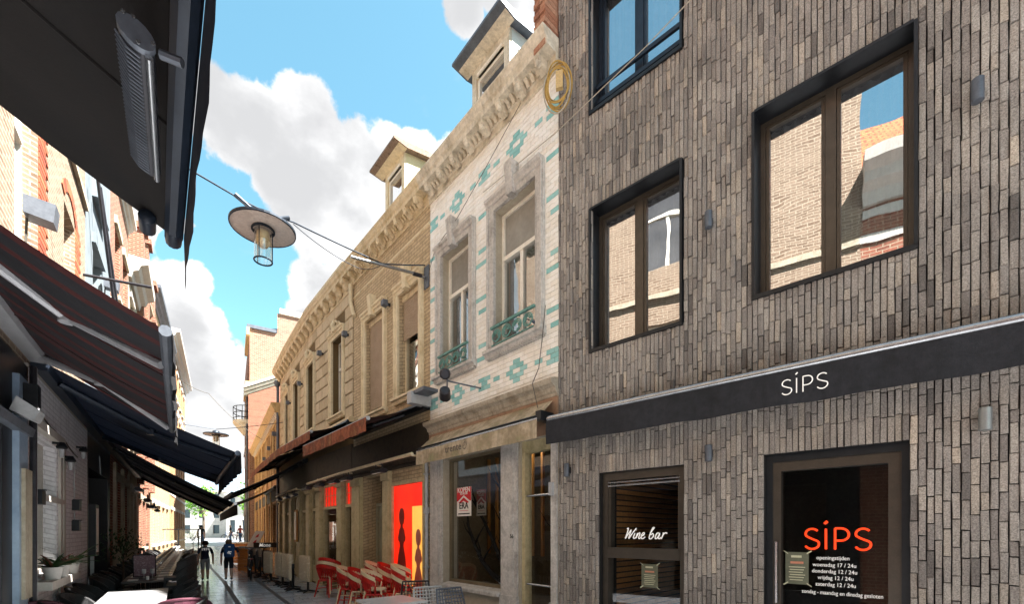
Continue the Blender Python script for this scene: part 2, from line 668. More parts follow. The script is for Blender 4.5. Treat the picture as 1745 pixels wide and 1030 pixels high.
m_lampgrey = mat('lamp_grey', ['#8d9192', '#9aa09f'], .4, 12, var=.1, metal=.6)
m_whiteprint = mat('white_print', '#f0ece6', .6, 8, var=.05, emit=.04)  # print given a faint emission so it stays bright
m_orange_letters = mat('orange_lettering', '#ff3c0c', .5, 8, var=.03, emit=.16)  # orange letters with a slight emission put into their colour
m_paper = mat('taped_paper', ['#5f6150', '#6e705c'], .8, 10, var=.15)
m_ink = mat('dark_ink', '#33332c', .8, 8, var=.1)
m_tape = mat('masking_tape', ['#c9c8a8', '#bdbb9c'], .8, 9, var=.1)
m_red_ink = mat('salmon_ink', '#c8856a', .8, 9, var=.1)
m_stone = mat('blue_stone', ['#bab6b0', '#cbc6bf', '#aaa59e'], .8, 4, .003, 60, var=.3, streak=.3)
m_cornice = mat('weathered_cornice', ['#cfc4ae', '#ddd3bf', '#b8ac94'], .8, 3, .002, 50, var=.25, streak=.35)
m_frame = mat('cream_frame', ['#eae3d4', '#f3eddf'], .55, 6, var=.15, streak=.15)
m_blind = mat('grey_blind', ['#8f8c84', '#a3a098'], .9, 2, var=.12)
m_green = mat('verdigris_iron', ['#4f7a72', '#6b9a90', '#3f5f58'], .6, 12, .001, 80)
m_tile = mat('glazed_tile', ['#f6f1e7', '#faf6ee', '#f0e9dc', '#f6efe3'], .22, 6, .0008, 60, attr=True, var=.12, spec=.5, streak=.12)
m_teal = mat('teal_tile', ['#8cc4c0', '#a2d0cc', '#7fbab6'], .22, 6, .0008, 60, attr=True, var=.15)
m_grout = mat('tile_grout', ['#a99f8c', '#b8ae9b'], .9, 12, var=.2)
m_slate = mat('roof_slate', ['#3b3d42', '#50535a', '#44474d'], .6, 5, .004, 40, var=.3)
m_zinc = mat('zinc', ['#565b63', '#6a7079'], .5, 5, var=.2, metal=.4)
m_clad = mat('white_cladding', ['#cfd0cc', '#bfc1be'], .7, 5, .001, 40, var=.12)
m_oldbrick = mat('old_brick', ['#8a5a45', '#a8745a', '#c09478', '#7a4c3a'], .9, 6, .004, 60, attr=True, var=.4)
m_brown = mat('brown_painted_brick', ['#c0a884', '#ccb591', '#b39b77'], .8, 2, .004, 50, var=.2, streak=.2, brick=(.23, .075, .008, '#958468'))
m_tan = mat('tan_paint', ['#d9c7a3', '#e2d2b0', '#cdba95'], .7, 2.5, .0015, 50, var=.15, streak=.2)
m_tanstone = mat('tan_stone_block', ['#c3b090', '#cebc9d', '#b7a484'], .8, 3, .003, 40, attr=True, var=.2, streak=.15)
m_joint = mat('block_joint', '#6e5a3a', .9, 8)
m_shutter = mat('roller_shutter', ['#a8937a', '#b5a088'], .6, 4, var=.1)
m_darkwood = mat('dark_fascia', ['#2c251c', '#3a3023', '#221c15'], .7, 5, .002, 40, var=.3)
m_olive = mat('olive_paint', ['#b8aa84', '#c6b890', '#a99b74'], .6, 3, .001, 50, var=.2, streak=.2)
m_glass_up = glass('window_glass', .60, (.75, .78, .78), wave=.0018)
m_glass_dk = glass('shop_glass', .07, (.88, .9, .9))
m_glass_old = glass('old_window_glass', .38, (.7, .72, .7), wave=.004)
m_rust = mat('rust_canvas', ['#8a4a30', '#a05c3c', '#75402a', '#9a6a44'], .85, 3, .002, 90, var=.3, streak=.25, trans=.1)
m_dkcanvas = mat('brown_black_canvas', ['#2a1a16', '#33211b'], .9, 4, .001, 90, trans=.03)
m_plastic = mat('grey_plastic', ['#9fa1a2', '#b3b5b6'], .5, 8, var=.1)
m_lampblack = mat('spot_black', ['#26262a', '#34343a'], .45, 9, var=.15, metal=.3)
m_cable = mat('grey_cable', ['#4a463f', '#5c574e'], .7, 9)
m_cable_lt = mat('pale_cable', ['#a89f8e', '#b8af9e'], .7, 9)


# ------------------------------------------------------------------ ground
def gz(y):
    t = min(1, max(0, (y - 24) / 26))
    return .6 * t * t * (3 - 2 * t)


m_ground = mat('street_stone', ['#85868a', '#939498', '#7b7c80'], .36, 2.0, .0015, 60, var=.25)
b = MB()
ys = [-80, -20, 0, 10, 20, 24, 28, 32, 36, 40, 44, 48, 52, 60, 90, 200, 900]
xs = [-900, -120, -60, -30, -15, 0, 15, 60, 900]
g = [[b.vert((x, y, gz(y) - .05), (x, y)) for x in xs] for y in ys]
for j in range(len(ys) - 1):
    for i in range(len(xs) - 1):
        b.face((g[j][i], g[j][i + 1], g[j + 1][i + 1], g[j + 1][i]))
ground = b.build('ground', m_ground)
ground['kind'] = 'structure'


# ------------------------------------------------------------------ the grey brick wine bar
sips = thing('brick_building', 'grey brown building of upright narrow bricks with black framed windows and a wine bar', 'building', R(-3.3, 0, 0))
SIPS_HOLES = [(-1.70, -.51, 7.0, 8.7), (-1.70, -.51, 3.93, 5.75), (-3.65, -2.43, 3.95, 5.80), (-1.72, -.65, .45, 2.345), (-3.63, -2.52, .04, 2.36)]
b = MB()
b.wall(R, -6.6, -.0, 0, 10.4, SIPS_HOLES, .36, -.022)
b.poly([(-6.6, -.014, 10.4), (0, -.014, 10.4), (0, -7, 10.4), (-6.6, -7, 10.4)], R)
b.poly([(0, -.014, 0), (0, -7, 0), (0, -7, 10.4), (0, -.014, 10.4)], R)
b.poly([(-6.6, -.014, 0), (-6.6, -7, 0), (-6.6, -7, 10.4), (-6.6, -.014, 10.4)], R)
b.poly([(-6.6, -7, 0), (0, -7, 0), (0, -7, 10.4), (-6.6, -7, 10.4)], R)
b.build('wall', m_mortar, sips)

bricks = []
s_ = -6.6
pitch = .0497
while s_ < -.005:
    w = pitch * random.uniform(.93, 1.07)
    a, e = s_, min(s_ + w - random.uniform(.006, .0095), 0)
    c = (a + e) / 2
    cuts = sorted([(h[2], h[3]) for h in SIPS_HOLES if h[0] - .0 < c < h[1] + .0])
    segs, z = [], 0.0
    for h0, h1 in cuts:
        segs.append((z, h0)); z = h1
    segs.append((z, 10.4))
    ph = random.uniform(0, .2)
    tone = random.uniform(-.12, .12)
    for z0, z1 in segs:
        z = z0
        first = True
        while z < z1 - .02:
            ln = random.choice([.215, .225, .22, .205, .21, .23]) * random.uniform(.97, 1.03)
            if random.random() < .1: ln *= random.uniform(.4, .7)
            if first and z0 == 0: ln *= .3 + ph * 3
            first = False
            ze = min(z + ln, z1)
            if z1 - ze < .05: ze = z1
            r = min(1, max(0, random.gauss(.48 + tone, .21)))
            if random.random() < .03: r = random.uniform(.85, 1)
            dep = random.gauss(.004, .005)
            bricks.append((a, e, dep, z + .003, ze - .004, r))
            z = ze
    s_ += w
F_PX, CXP, HYP = 775., 872.5, 907.


def project(p):
    return CXP + F_PX * p[0] / p[1], HYP - (p[2] - 1.6) * F_PX / p[1]


near = []
for i, (a, e, d, z0, z1, r) in enumerate(bricks):
    p = R((a + e) / 2, 0, (z0 + z1) / 2)
    if p[1] < .3: continue
    u, v = project(p)
    if -5 < u < 1740 and 5 < v < 1020 and not (2.62 < p[2] < 3.3):
        near.append((p[1], i))
near.sort()
single = set(i for _, i in near[:300])
b = MB()
for i, (a, e, d, z0, z1, r) in enumerate(bricks):
    t = b if i not in single else MB()
    t.cur = r
    t.brick(R, a, e, -.03, d, z0, z1, .004, .0032)
    if i in single:
        t.build('brick', m_brick, sips, recalc=False)
b.build('brickwork', m_brick, sips, kind='stuff', recalc=False)


def modern_window(s0, s1, z0, z1, rail=False, T=sips, lab=None):
    """black metal lined opening with a two-light bronze frame"""
    b = MB()
    for a, e, f, g_ in ((s0 - .012, s0 + .014, z0, z1), (s1 - .014, s1 + .012, z0, z1), (s0 + .014, s1 - .014, z1 - .014, z1 + .012), (s0 - .012, s1 + .012, z0 - .03, z0 + .012)):
        b.box(R, a, e, -.27, .028, f, g_)
    ln = b.build('window_lining', m_black, T)
    RR = lambda s, o, z: R(s, o - .07, z)
    x0, x1, y0, y1 = s0 + .014, s1 - .014, z0 + .012, z1 - .014
    mid = (x0 + x1) / 2
    b = MB()
    f = .045
    b.box(RR, x0, x0 + f, -.17, -.105, y0, y1); b.box(RR, x1 - f, x1, -.17, -.105, y0, y1)
    b.box(RR, x0 + f, x1 - f, -.17, -.105, y1 - f, y1); b.box(RR, x0 + f, x1 - f, -.17, -.105, y0, y0 + f)
    b.box(RR, mid - .042, mid + .042, -.17, -.105, y0 + f, y1 - f)
    w = b.build('window', m_bronze if not rail else m_navy, T)
    for a, e in ((x0 + f, mid - .042), (mid + .042, x1 - f)):
        b = MB()
        g2 = .03
        a += .004; e -= .004
        b.box(RR, a, a + g2, -.165, -.115, y0 + f + .004, y1 - f - .004); b.box(RR, e - g2, e, -.165, -.115, y0 + f + .004, y1 - f - .004)
        b.box(RR, a + g2, e - g2, -.165, -.115, y1 - f - g2, y1 - f - .004); b.box(RR, a + g2, e - g2, -.165, -.115, y0 + f + .004, y0 + f + g2)
        b.build('sash', m_bronze if not rail else m_navy, w)
        b = MB()
        b.poly([(a + g2, -.14, y0 + f + g2), (e - g2, -.14, y0 + f + g2), (e - g2, -.14, y1 - f - g2), (a + g2, -.14, y1 - f - g2)], RR)
        b.build('pane', m_glass_up, w)
    b = MB()                                       # pleated curtain behind
    n = 60
    pts = [(x0 + (x1 - x0) * i / n, -.30 + .02 * math.sin(i * 1.25) + .008 * math.sin(i * .43)) for i in range(n + 1)]
    for (a, o1), (e, o2) in zip(pts, pts[1:]):
        b.face([b.vert(RR(a, o1, y0)), b.vert(RR(e, o2, y0)), b.vert(RR(e, o2, y1)), b.vert(RR(a, o1, y1))])
    b.build('curtain', m_curtain, w, recalc=False)
    b = MB()
    b.box(RR, s0, s1, -.9, -.4, z0, z1)
    b.build('room', m_room, w)
    if rail:
        for zz in (z0 + .16, z0 + .36):
            MB().box(RR, x0, x1, -.06, -.025, zz, zz + .05).build('guard_rail', m_navy, w)


modern_window(-1.70, -.51, 7.0, 8.7, True)
modern_window(-1.70, -.51, 3.93, 5.75)
modern_window(-3.65, -2.43, 3.95, 5.80)

# bar window: deep frame, upper light with lettering, lower light
s0, s1, z0, z1 = -1.72, -.65, .45, 2.345
b = MB()
b.box(R, s0, s0 + .07, -.2, -.07, z0, z1); b.box(R, s1 - .07, s1, -.2, -.07, z0, z1)
b.box(R, s0 + .07, s1 - .07, -.2, -.07, z1 - .10, z1)
b.box(R, s0 + .07, s1 - .07, -.2, -.06, 1.27, 1.40); b.box(R, s0 + .07, s1 - .07, -.2, -.07, z0, z0 + .07)
barw = b.build('window', m_bronze, sips)
b = MB()
b.box(R, s0 + .07, s1 - .07, -.09, -.066, 2.165, 2.185); b.box(R, s0 + .07, s1 - .07, -.09, -.068, 2.21, 2.222)
b.build('vent_strip', m_alu, barw)
for a, e, f, g_ in ((s0 + .07, s0 + .1, 1.40, 2.245), (s1 - .1, s1 - .07, 1.40, 2.245)):
    MB().box(R, a, e, -.18, -.085, f, g_).build('sash_stile', m_bronze, barw)
MB().poly([(s0 + .07, -.12, 1.4), (s1 - .07, -.12, 1.4), (s1 - .07, -.12, 2.245), (s0 + .07, -.12, 2.245)], R).build('pane', m_glass_dk, barw)
MB().poly([(s0 + .07, -.13, z0 + .07), (s1 - .07, -.13, z0 + .07), (s1 - .07, -.13, 1.27), (s0 + .07, -.13, 1.27)], R).build('pane', m_glass_dk, barw)
b = MB()
b.poly([(s0 - .3, -2.6, 0), (s1 + .02, -2.6, 0), (s1 + .02, -2.6, 2.6), (s0 - .3, -2.6, 2.6)], R)
b.poly([(s1 + .02, -.2, 0), (s1 + .02, -2.6, 0), (s1 + .02, -2.6, 2.6), (s1 + .02, -.2, 2.6)], R)
b.poly([(s0 - .3, -.2, 2.6), (s1 + .02, -.2, 2.6), (s1 + .02, -2.6, 2.6), (s0 - .3, -2.6, 2.6)], R)
b.poly([(s0 - .3, -.2, .1), (s1 + .02, -.2, .1), (s1 + .02, -2.6, .1), (s0 - .3, -2.6, .1)], R)
b.build('room', m_roombrick, barw)
# hand lettering "Wine bar"
G = local(R, -.93, -.112, 1.515)
b = MB()
H = .155


def pen(pts, r=.0075):
    # smooth the hand drawn points
    out = []
    n = len(pts)
    for i in range(n - 1):
        p0, p1, p2, p3 = pts[max(i - 1, 0)], pts[i], pts[i + 1], pts[min(i + 2, n - 1)]
        for k in range(4):
            t = k / 4
            out.append(tuple(.5 * ((2 * p1[c]) + (-p0[c] + p2[c]) * t + (2 * p0[c] - 5 * p1[c] + 4 * p2[c] - p3[c]) * t * t + (-p0[c] + 3 * p1[c] - 3 * p2[c] + p3[c]) * t ** 3) for c in (0, 1)))
    out.append(pts[-1])
    stroke(b, G, [((x + z * .22) * .158, z * .125) for x, z in out], r)


pen([(0, .95), (.12, 1.0), (.10, .5), (.06, 0), (.22, .45), (.38, .85), (.36, .4), (.36, 0), (.55, .5), (.78, 1.02)])
pen([(.78, .55), (.72, .15), (.80, .0), (.92, .12)]); pen([(.80, .82), (.81, .86)], .009)
pen([(.98, .55), (.95, .0), (1.03, .38), (1.16, .56), (1.2, .4), (1.17, .1), (1.25, 0), (1.36, .14)])
pen([(1.36, .26), (1.52, .34), (1.56, .52), (1.44, .55), (1.36, .3), (1.42, .03), (1.56, .02), (1.7, .18)])
pen([(2.02, .5), (2.2, .95), (2.22, 1.06), (2.12, 1.0), (2.04, .5), (2.04, .06), (2.2, .0), (2.34, .25), (2.24, .5), (2.1, .36)])
pen([(2.78, .5), (2.6, .54), (2.5, .25), (2.56, .0), (2.7, .12), (2.8, .5), (2.76, .1), (2.86, .0), (2.96, .14)])
pen([(3.0, .56), (3.08, .5), (3.05, .3), (3.02, .0), (3.07, .34), (3.16, .53), (3.28, .56), (3.34, .46)])
b.build('lettering', m_whiteprint, barw)

# glazed door with the name and hours
s0, s1, z0, z1 = -3.63, -2.52, .04, 2.36
b = MB()
b.box(R, s0, s0 + .075, -.2, -.06, z0, z1); b.box(R, s1 - .06, s1, -.2, -.08, z0, z1)
b.box(R, s0 + .075, s1 - .06, -.2, -.07, z1 - .075, z1)
door = b.build('door', m_black, sips)
b = MB()
x0, x1 = s0 + .075, s1 - .06
b.box(R, x0, x0 + .09, -.17, -.09, z0, z1 - .075); b.box(R, x1 - .07, x1, -.17, -.09, z0, z1 - .075)
b.box(R, x0 + .09, x1 - .07, -.17, -.09, z1 - .165, z1 - .075); b.box(R, x0 + .09, x1 - .07, -.17, -.09, z0, z0 + .12)
b.build('door_leaf', m_bronze, door)
MB().tube([(x1 - .035, -.05, .9), (x1 - .035, -.05, 1.5)], .014, 8, F=R).build('handle', m_alu, door)
MB().poly([(x0 + .09, -.13, .15), (x1 - .07, -.13, .15), (x1 - .07, -.13, z1 - .165), (x0 + .09, -.13, z1 - .165)], R).build('pane', m_glass_dk, door)
b = MB()
b.poly([(s0 - .02, -2.4, 0), (s1 + .4, -2.4, 0), (s1 + .4, -2.4, 2.6), (s0 - .02, -2.4, 2.6)], R)
b.poly([(s0 - .02, -.2, 0), (s0 - .02, -2.4, 0), (s0 - .02, -2.4, 2.6), (s0 - .02, -.2, 2.6)], R)
b.poly([(s1 + .4, -.2, 0), (s1 + .4, -2.4, 0), (s1 + .4, -2.4, 2.6), (s1 + .4, -.2, 2.6)], R)
b.poly([(s0 - .02, -.2, 2.6), (s1 + .4, -.2, 2.6), (s1 + .4, -2.4, 2.6), (s0 - .02, -2.4, 2.6)], R)
b.build('room', m_room, door)


def sips_letters(G, h, r):
    """S i P S in thin strokes; the i carries a slanted accent"""
    b = MB()
    k = h

    def S(x):
        pts = arc(x + .30 * k, .74 * k, .27 * k, .24 * k, 35, 205, 12)
        pts += [(x + .16 * k, .56 * k), (x + .34 * k, .47 * k), (x + .50 * k, .40 * k)]
        pts += arc(x + .29 * k, .25 * k, .29 * k, .25 * k, 25, -155, 14)
        stroke(b, G, pts, r)
    S(0)
    stroke(b, G, [(.86 * k, 0), (.86 * k, .98 * k)], r)
    stroke(b, G, [(.80 * k, 1.22 * k), (.92 * k, 1.34 * k)], r * 1.25)
    stroke(b, G, [(1.22 * k, 0), (1.22 * k, 1.0 * k)], r)
    stroke(b, G, [(1.22 * k, 1.0 * k), (1.45 * k, 1.0 * k)] + arc(1.45 * k, .71 * k, .30 * k, .29 * k, 90, -90, 12) + [(1.22 * k, .42 * k)], r)
    S(1.98 * k)
    return b


G = local(R, -2.845, -.118, 1.435)
sips_letters(G, .195, .0095).build('lettering', m_orange_letters, door)
lines = [('openingstijden', 1.338, -3.03), ('woensdag 17 / 24u', 1.272, -3.04), ('donderdag 12 / 24u', 1.212, -3.04), ('vrijdag 12 / 24u', 1.152, -3.05), ('zaterdag 12 / 24u', 1.09, -3.05), ('zondag - maandag en dinsdag gesloten', 1.012, -3.09)]
for t, zz, ss in lines:
    text(t, local(R, ss - .035, -.118, zz), .051, m_whiteprint, 'opening_hours', door, weight=.0, xs=.78 if len(t) > 25 else .86)


def notice(s0, s1, z0, z1, o, lab):
    t = thing('paper_notice', lab, 'notice', R((s0 + s1) / 2, o, z0))
    MB().box(R, s0, s1, o - .001, o + .001, z0, z1).build('sheet', m_paper, t)
    for a in (s0, s1):
        for zz in (z0, z1):
            sg = 1 if (a == s0) == (zz == z0) else -1
            MB().poly([(a - .026, o + .003, zz - .016 * sg - .006), (a + .014, o + .003, zz + .012 * sg - .006), (a + .018, o + .003, zz + .012 * sg + .006), (a - .022, o + .003, zz - .016 * sg + .006)], R).build('tape', m_tape, t)
    w = s1 - s0
    h = z1 - z0
    MB().box(R, s0 + w * .3, s1 - w * .25, o + .001, o + .002, z1 - h * .17, z1 - h * .10).build('print', m_tape, t)
    MB().box(R, s0 + w * .22, s1 - w * .22, o + .001, o + .002, z1 - h * .36, z1 - h * .29).build('print', m_red_ink, t)
    for i in range(6):
        MB().box(R, s0 + w * (.15 + .05 * (i % 3)), s1 - w * (.15 + .04 * (i % 2)), o + .001, o + .002, z1 - h * (.48 + .08 * i), z1 - h * (.455 + .08 * i)).build('print', m_tape, t)


notice(-2.875, -2.68, 1.09, 1.40, -.125, 'olive paper notice taped on the glass door below the orange letters')
notice(-1.36, -1.15, .93, 1.21, -.125, 'olive paper notice taped in the lower pane of the wine bar window')

# retracted awning over the bar
aw = thing('awning', 'charcoal canvas awning rolled in over the wine bar with white lettering on its valance', 'awning', R(-2.3, .2, 2.8))
b = MB()
b.prism(R, [(.012, 3.04), (.20, 3.02), (.22, 3.08), (.12, 3.17), (.012, 3.18)], -6.3, -.06)
b.build('cassette', m_black, aw, True)
b = MB()
b.tube([(-6.3, .27, 3.085), (-.05, .27, 3.085)], .04, 12, F=R)
b.build('front_bar', m_alu, aw, True)
b = MB()
n = 90
rows = []
for i in range(n + 1):
    s = -6.3 + 6.27 * i / n
    wv = .008 * math.sin(i * .9) + .006 * math.sin(i * .37 + 1)
    rows.append([b.vert(R(s, .295, 3.075)), b.vert(R(s, .302 + wv * .5, 2.92)), b.vert(R(s, .30 + wv * 1.3, 2.745 + .006 * math.sin(i * .5)))])
for p, q in zip(rows, rows[1:]):
    for k in range(2):
        b.face((p[k], q[k], q[k + 1], p[k + 1]))
b.build('valance', m_canvas, aw, 'all', recalc=False)
b = MB()
for sx in (-.0, -2.0, -4.0, -6.0):
    b.box(R, sx - .1, sx - .06, .01, .26, 2.98, 3.04)
b.build('bracket', m_black, aw)
sips_letters(local(R, -2.755, .312, 2.835), .135, .0048).build('lettering', m_whiteprint, aw)

# little up-and-down wall lamps
WL = [(-4.0, 4.86, 'small grey wall lamp beside the right edge of the large upper window'), (-2.02, 4.80, 'small grey wall lamp between the two middle floor windows'),
      (-4.04, 2.36, 'small pale cylinder wall lamp right of the glass door under the awning'), (-2.02, 2.34, 'small grey wall lamp between the bar window and the glass door'),
      (-.19, 2.33, 'small dark wall lamp at the left end of the brick front')]
for s, z, lab in WL:
    t = thing('wall_lamp', lab, 'lamp', R(s, .02, z), 'cylinder lamps on the brick front')
    c = R(s, .075, z)
    MB().lathe([(.030, 0), (.038, .004), (.038, .17), (.030, .176)], c, 14).build('shade', m_lampgrey if s < -4.02 else m_zinc, t, True)
    MB().box(R, s - .02, s + .02, .008, .05, z + .05, z + .13).build('mount', m_black, t)

# ------------------------------------------------------------------ classical pieces
def bracket_prof(o0, o1, z0, z1):
    return [(o0, z0), (o0 + .02, z0 - .01), (o0 + (o1 - o0) * .45, z0 + (z1 - z0) * .18), (o0 + (o1 - o0) * .62, z0 + (z1 - z0) * .5), (o1 - .02, z0 + (z1 - z0) * .58), (o1, z0 + (z1 - z0) * .75), (o1, z1), (o0, z1)]


def add_cornice(F, T, s0, s1, z, m, pitch, n, knob=True, bw=.1, dent=3, h=1.0, bmat=None):
    """z = underside of the frieze; whole moulding about .39 high and .3 deep"""
    b = MB()
    b.prism(F, [(0, z), (.03, z), (.03, z + .10 * h), (.055, z + .115 * h), (.055, z + .2 * h), (0, z + .2 * h)], s0, s1, n)
    b.build('frieze', m, T)
    b = MB()
    zz = z + .2 * h
    b.prism(F, [(0, zz), (.24, zz), (.245, zz + .02), (.25, zz + .07), (.285, zz + .10), (.30, zz + .15), (.325, zz + .185), (.325, zz + .215), (0, zz + .235)], s0, s1, n)
    b.build('cornice', m, T)
    cnt = int((s1 - s0) / pitch)
    for i in range(cnt):
        c = s0 + (s1 - s0) * (i + .5) / cnt
        b = MB()
        b.prism(F, bracket_prof(.055, .235, z + .04 * h, zz), c - bw / 2, c + bw / 2)
        if knob:
            b.tube([(c, .16, zz - .10), (c, .20, zz - .085), (c, .235, zz - .06)], [.04, .055, .03], 7, F=F)
        b.build('bracket', bmat or m, T)
    if dent:
        b = MB()
        for i in range(cnt):
            for k in range(1, dent + 1):
                c = s0 + (s1 - s0) * (i + .5 + k / (dent + 1)) / cnt
                if c + .03 > s1: continue
                b.prism(F, bracket_prof(.055, .15, z + .12 * h, zz), c - .028, c + .028)
        b.build('dentils', m, T, kind='stuff')


def add_surround(F, T, s0, s1, z0, z1, m, sur=.15, key=True, sill=True, keyh=.28, ears=False):
    b = MB()
    for a, e in ((s0, s0 + sur), (s1 - sur, s1)):
        b.box(F, a, e, -.02, .05, z0 + .09, z1 - .0)
    for a, e in ((s0 + .012, s0 + .05), (s1 - .05, s1 - .012)):
        b.box(F, a, e, .05, .075, z0 + .09, z1 - .05)
    b.build('window_surround', m, T)
    b = MB()
    b.prism(F, [(0, z1 - sur), (.05, z1 - sur), (.06, z1 - .09), (.085, z1 - .08), (.09, z1 - .03), (.12, z1 - .01), (.125, z1 + .03), (0, z1 + .04)], s0 + sur - .15, s1 - sur + .15)
    b.build('lintel', m, T)
    if key:
        c = (s0 + s1) / 2
        k = MB()
        A = [(c - .065, .0, z1 - sur - .03), (c + .065, .0, z1 - sur - .03), (c + .085, .0, z1 + keyh), (c - .085, .0, z1 + keyh)]
        B_ = [(c - .065, .13, z1 - sur - .03), (c + .065, .13, z1 - sur - .03), (c + .085, .17, z1 + keyh), (c - .085, .17, z1 + keyh)]
        ia = [k.vert(F(*p), (p[0], p[2])) for p in A]; ib = [k.vert(F(*p), (p[0], p[2])) for p in B_]
        for q in range(4): k.face((ia[q], ia[(q + 1) % 4], ib[(q + 1) % 4], ib[q]))
        k.face(ib); k.face(ia[::-1])
        k.build('keystone', m, T)
    if sill:
        b = MB()
        b.prism(F, [(0, z0 - .02), (.06, z0 - .02), (.09, z0 + .03), (.13, z0 + .04), (.13, z0 + .085), (0, z0 + .10)], s0 - .03, s1 + .03)
        sl = b.build('sill', m, T)
        b = MB()
        nn = int((s1 - s0) / .05)
        for i in range(nn):
            c = s0 + (s1 - s0) * (i + .5) / nn
            b.box(F, c - .013, c + .013, .0, .085, z0 - .05, z0 - .02)
        b.build('dentils', m, sl, kind='stuff')
    return (s0 + sur, s1 - sur, z0 + .09, z1 - sur)


def add_casement(F, T, h, m, mg, d=-.16, transom=.30, lights=2, blind=None, back=None, fw=.055):
    s0, s1, z0, z1 = h
    zt = z1 - (z1 - z0) * transom if transom else z1 - fw
    b = MB()
    b.box(F, s0, s0 + fw, d - .03, d + .03, z0, z1); b.box(F, s1 - fw, s1, d - .03, d + .03, z0, z1)
    b.box(F, s0 + fw, s1 - fw, d - .03, d + .03, z1 - fw, z1); b.box(F, s0 + fw, s1 - fw, d - .03, d + .03, z0, z0 + fw)
    if transom:
        b.box(F, s0 + fw, s1 - fw, d - .03, d + .05, zt - .035, zt + .03)
    for i in range(1, lights):
        c = s0 + (s1 - s0) * i / lights
        b.box(F, c - .035, c + .035, d - .03, d + .035, z0 + fw, zt - .035 if transom else z1 - fw)
    w = b.build('window', m, T)
    if transom:
        MB().poly([(s0 + fw, d, zt + .03), (s1 - fw, d, zt + .03), (s1 - fw, d, z1 - fw), (s0 + fw, d, z1 - fw)], F).build('pane', blind or mg, w)
    for i in range(lights):
        a = s0 + (s1 - s0) * i / lights + (fw if i == 0 else .035)
        e = s0 + (s1 - s0) * (i + 1) / lights - (fw if i == lights - 1 else .035)
        MB().poly([(a, d, z0 + fw), (e, d, z0 + fw), (e, d, zt - .035), (a, d, zt - .035)], F).build('pane', mg, w)
    MB().box(F, s0, s1, d - .7, d - .15, z0, z1).build('room', back or m_room, w)
    return w


def add_dormer(F, T, s0, s1, o, z0, z1, m, mside, mroof, name, ov=.35, board=None):
    d = MB()
    sur = .14
    h = (s0 + sur, s1 - sur, z0 + .2, z1 - .28)
    d.wall(F, s0, s1, z0, z1, [h], .1, o)
    for s in (s0, s1):
        d.poly([(s, o, z0), (s, o - 2.6, z0), (s, o - 2.6, z1 + .1), (s, o, z1)], F)
    dm = d.build(name, [m], T)
    if board:
        for i in range(7):
            zz = z0 + (z1 - z0) * i / 7
            MB().poly([(s0 - .012, o - .05, zz), (s0 - .012, o - 2.6, zz + .02), (s0 - .004, o - 2.6, zz + (z1 - z0) / 7), (s0 - .004, o - .05, zz + (z1 - z0) / 7 - .01)], F).build('side_board', mside, dm)
    b = MB()
    b.prism(F, [(o + ov, z1), (o + ov, z1 + .05), (o - 2.8, z1 + .42), (o - 2.8, z1 + .34), (o, z1 - .06)], s0 - .16, s1 + .2)
    b.build('dormer_roof', mroof, dm)
    MB().poly([(s0 - .13, o + ov - .03, z1 - .005), (s1 + .17, o + ov - .03, z1 - .005), (s1 + .17, o - .01, z1 - .062), (s0 - .13, o - .01, z1 - .062)], F).build('soffit', m, dm)
    b = MB()
    fw = .06
    a, e, f, g_ = h
    b.box(F, a, a + fw, o - .1, o - .04, f, g_); b.box(F, e - fw, e, o - .1, o - .04, f, g_)
    b.box(F, a + fw, e - fw, o - .1, o - .04, f, f + fw); b.box(F, a + fw, e - fw, o - .1, o - .04, g_ - fw, g_)
    b.box(F, a + fw, e - fw, o - .07, o + .03, g_, g_ + .05)
    b.build('window_frame', m_frame, dm)
    MB().poly([(a + fw, o - .07, f + fw), (e - fw, o - .07, f + fw), (e - fw, o - .07, g_ - fw), (a + fw, o - .07, g_ - fw)], F).build('pane', m_glass_up, dm)
    MB().box(F, a, e, o - .8, o - .3, f, g_).build('room', m_room, dm)
    return dm


def add_shell(F, T, s0, s1, z, ridge, m_roof, m_wall, back=7, n=2):
    """side and back walls and a pitched roof behind a front of height z"""
    b = MB()
    for s in (s0 + .002, s1 - .002):
        b.poly([(s, -.01, 0), (s, -back, 0), (s, -back, z), (s, -back / 2, ridge), (s, -.01, z)], F)
    b.poly([(s0, -back, 0), (s1, -back, 0), (s1, -back, z), (s0, -back, z)], F)
    b.build('side_wall', m_wall, T)
    b = MB()
    for i in range(n):
        a = s0 + (s1 - s0) * i / n
        e = s0 + (s1 - s0) * (i + 1) / n
        b.poly([(a, .05, z), (e, .05, z), (e, -back / 2, ridge), (a, -back / 2, ridge)], F)
        b.poly([(a, -back, z), (e, -back, z), (e, -back / 2, ridge), (a, -back / 2, ridge)], F)
    return b.build('roof', m_roof, T)


# ------------------------------------------------------------------ the white tiled house
tr = thing('tiled_house', 'narrow house faced with white glazed tiles and teal diamond patterns above a shop', 'house', R(1.7, 0, 0))
holes = []
for s0, s1 in ((.26, 1.54), (1.90, 3.12)):
    h = add_surround(R, tr, s0, s1, 4.40, 6.86, m_stone, .16)
    holes.append(h)
    add_casement(R, tr, h, m_frame, m_glass_old, -.17, .33, 2, blind=m_blind)
holes += [(1.23, 2.92, .66, 2.95, .3), (.14, .80, .05, 2.95, .25)]
b = MB()
b.wall(R, 0, 3.4, 0, 8.32, holes, .25, -.006)
b.build('wall', m_grout, tr)
# glazed tiles, laid in courses
b = MB()
tw, th = .16, .0715
ROW0 = 3.72


def snap(c, row):
    """nearest tile centre to c in that row"""
    off = (row % 2) * tw / 2
    return (round((c + off - tw / 2) / tw)) * tw + tw / 2 - off


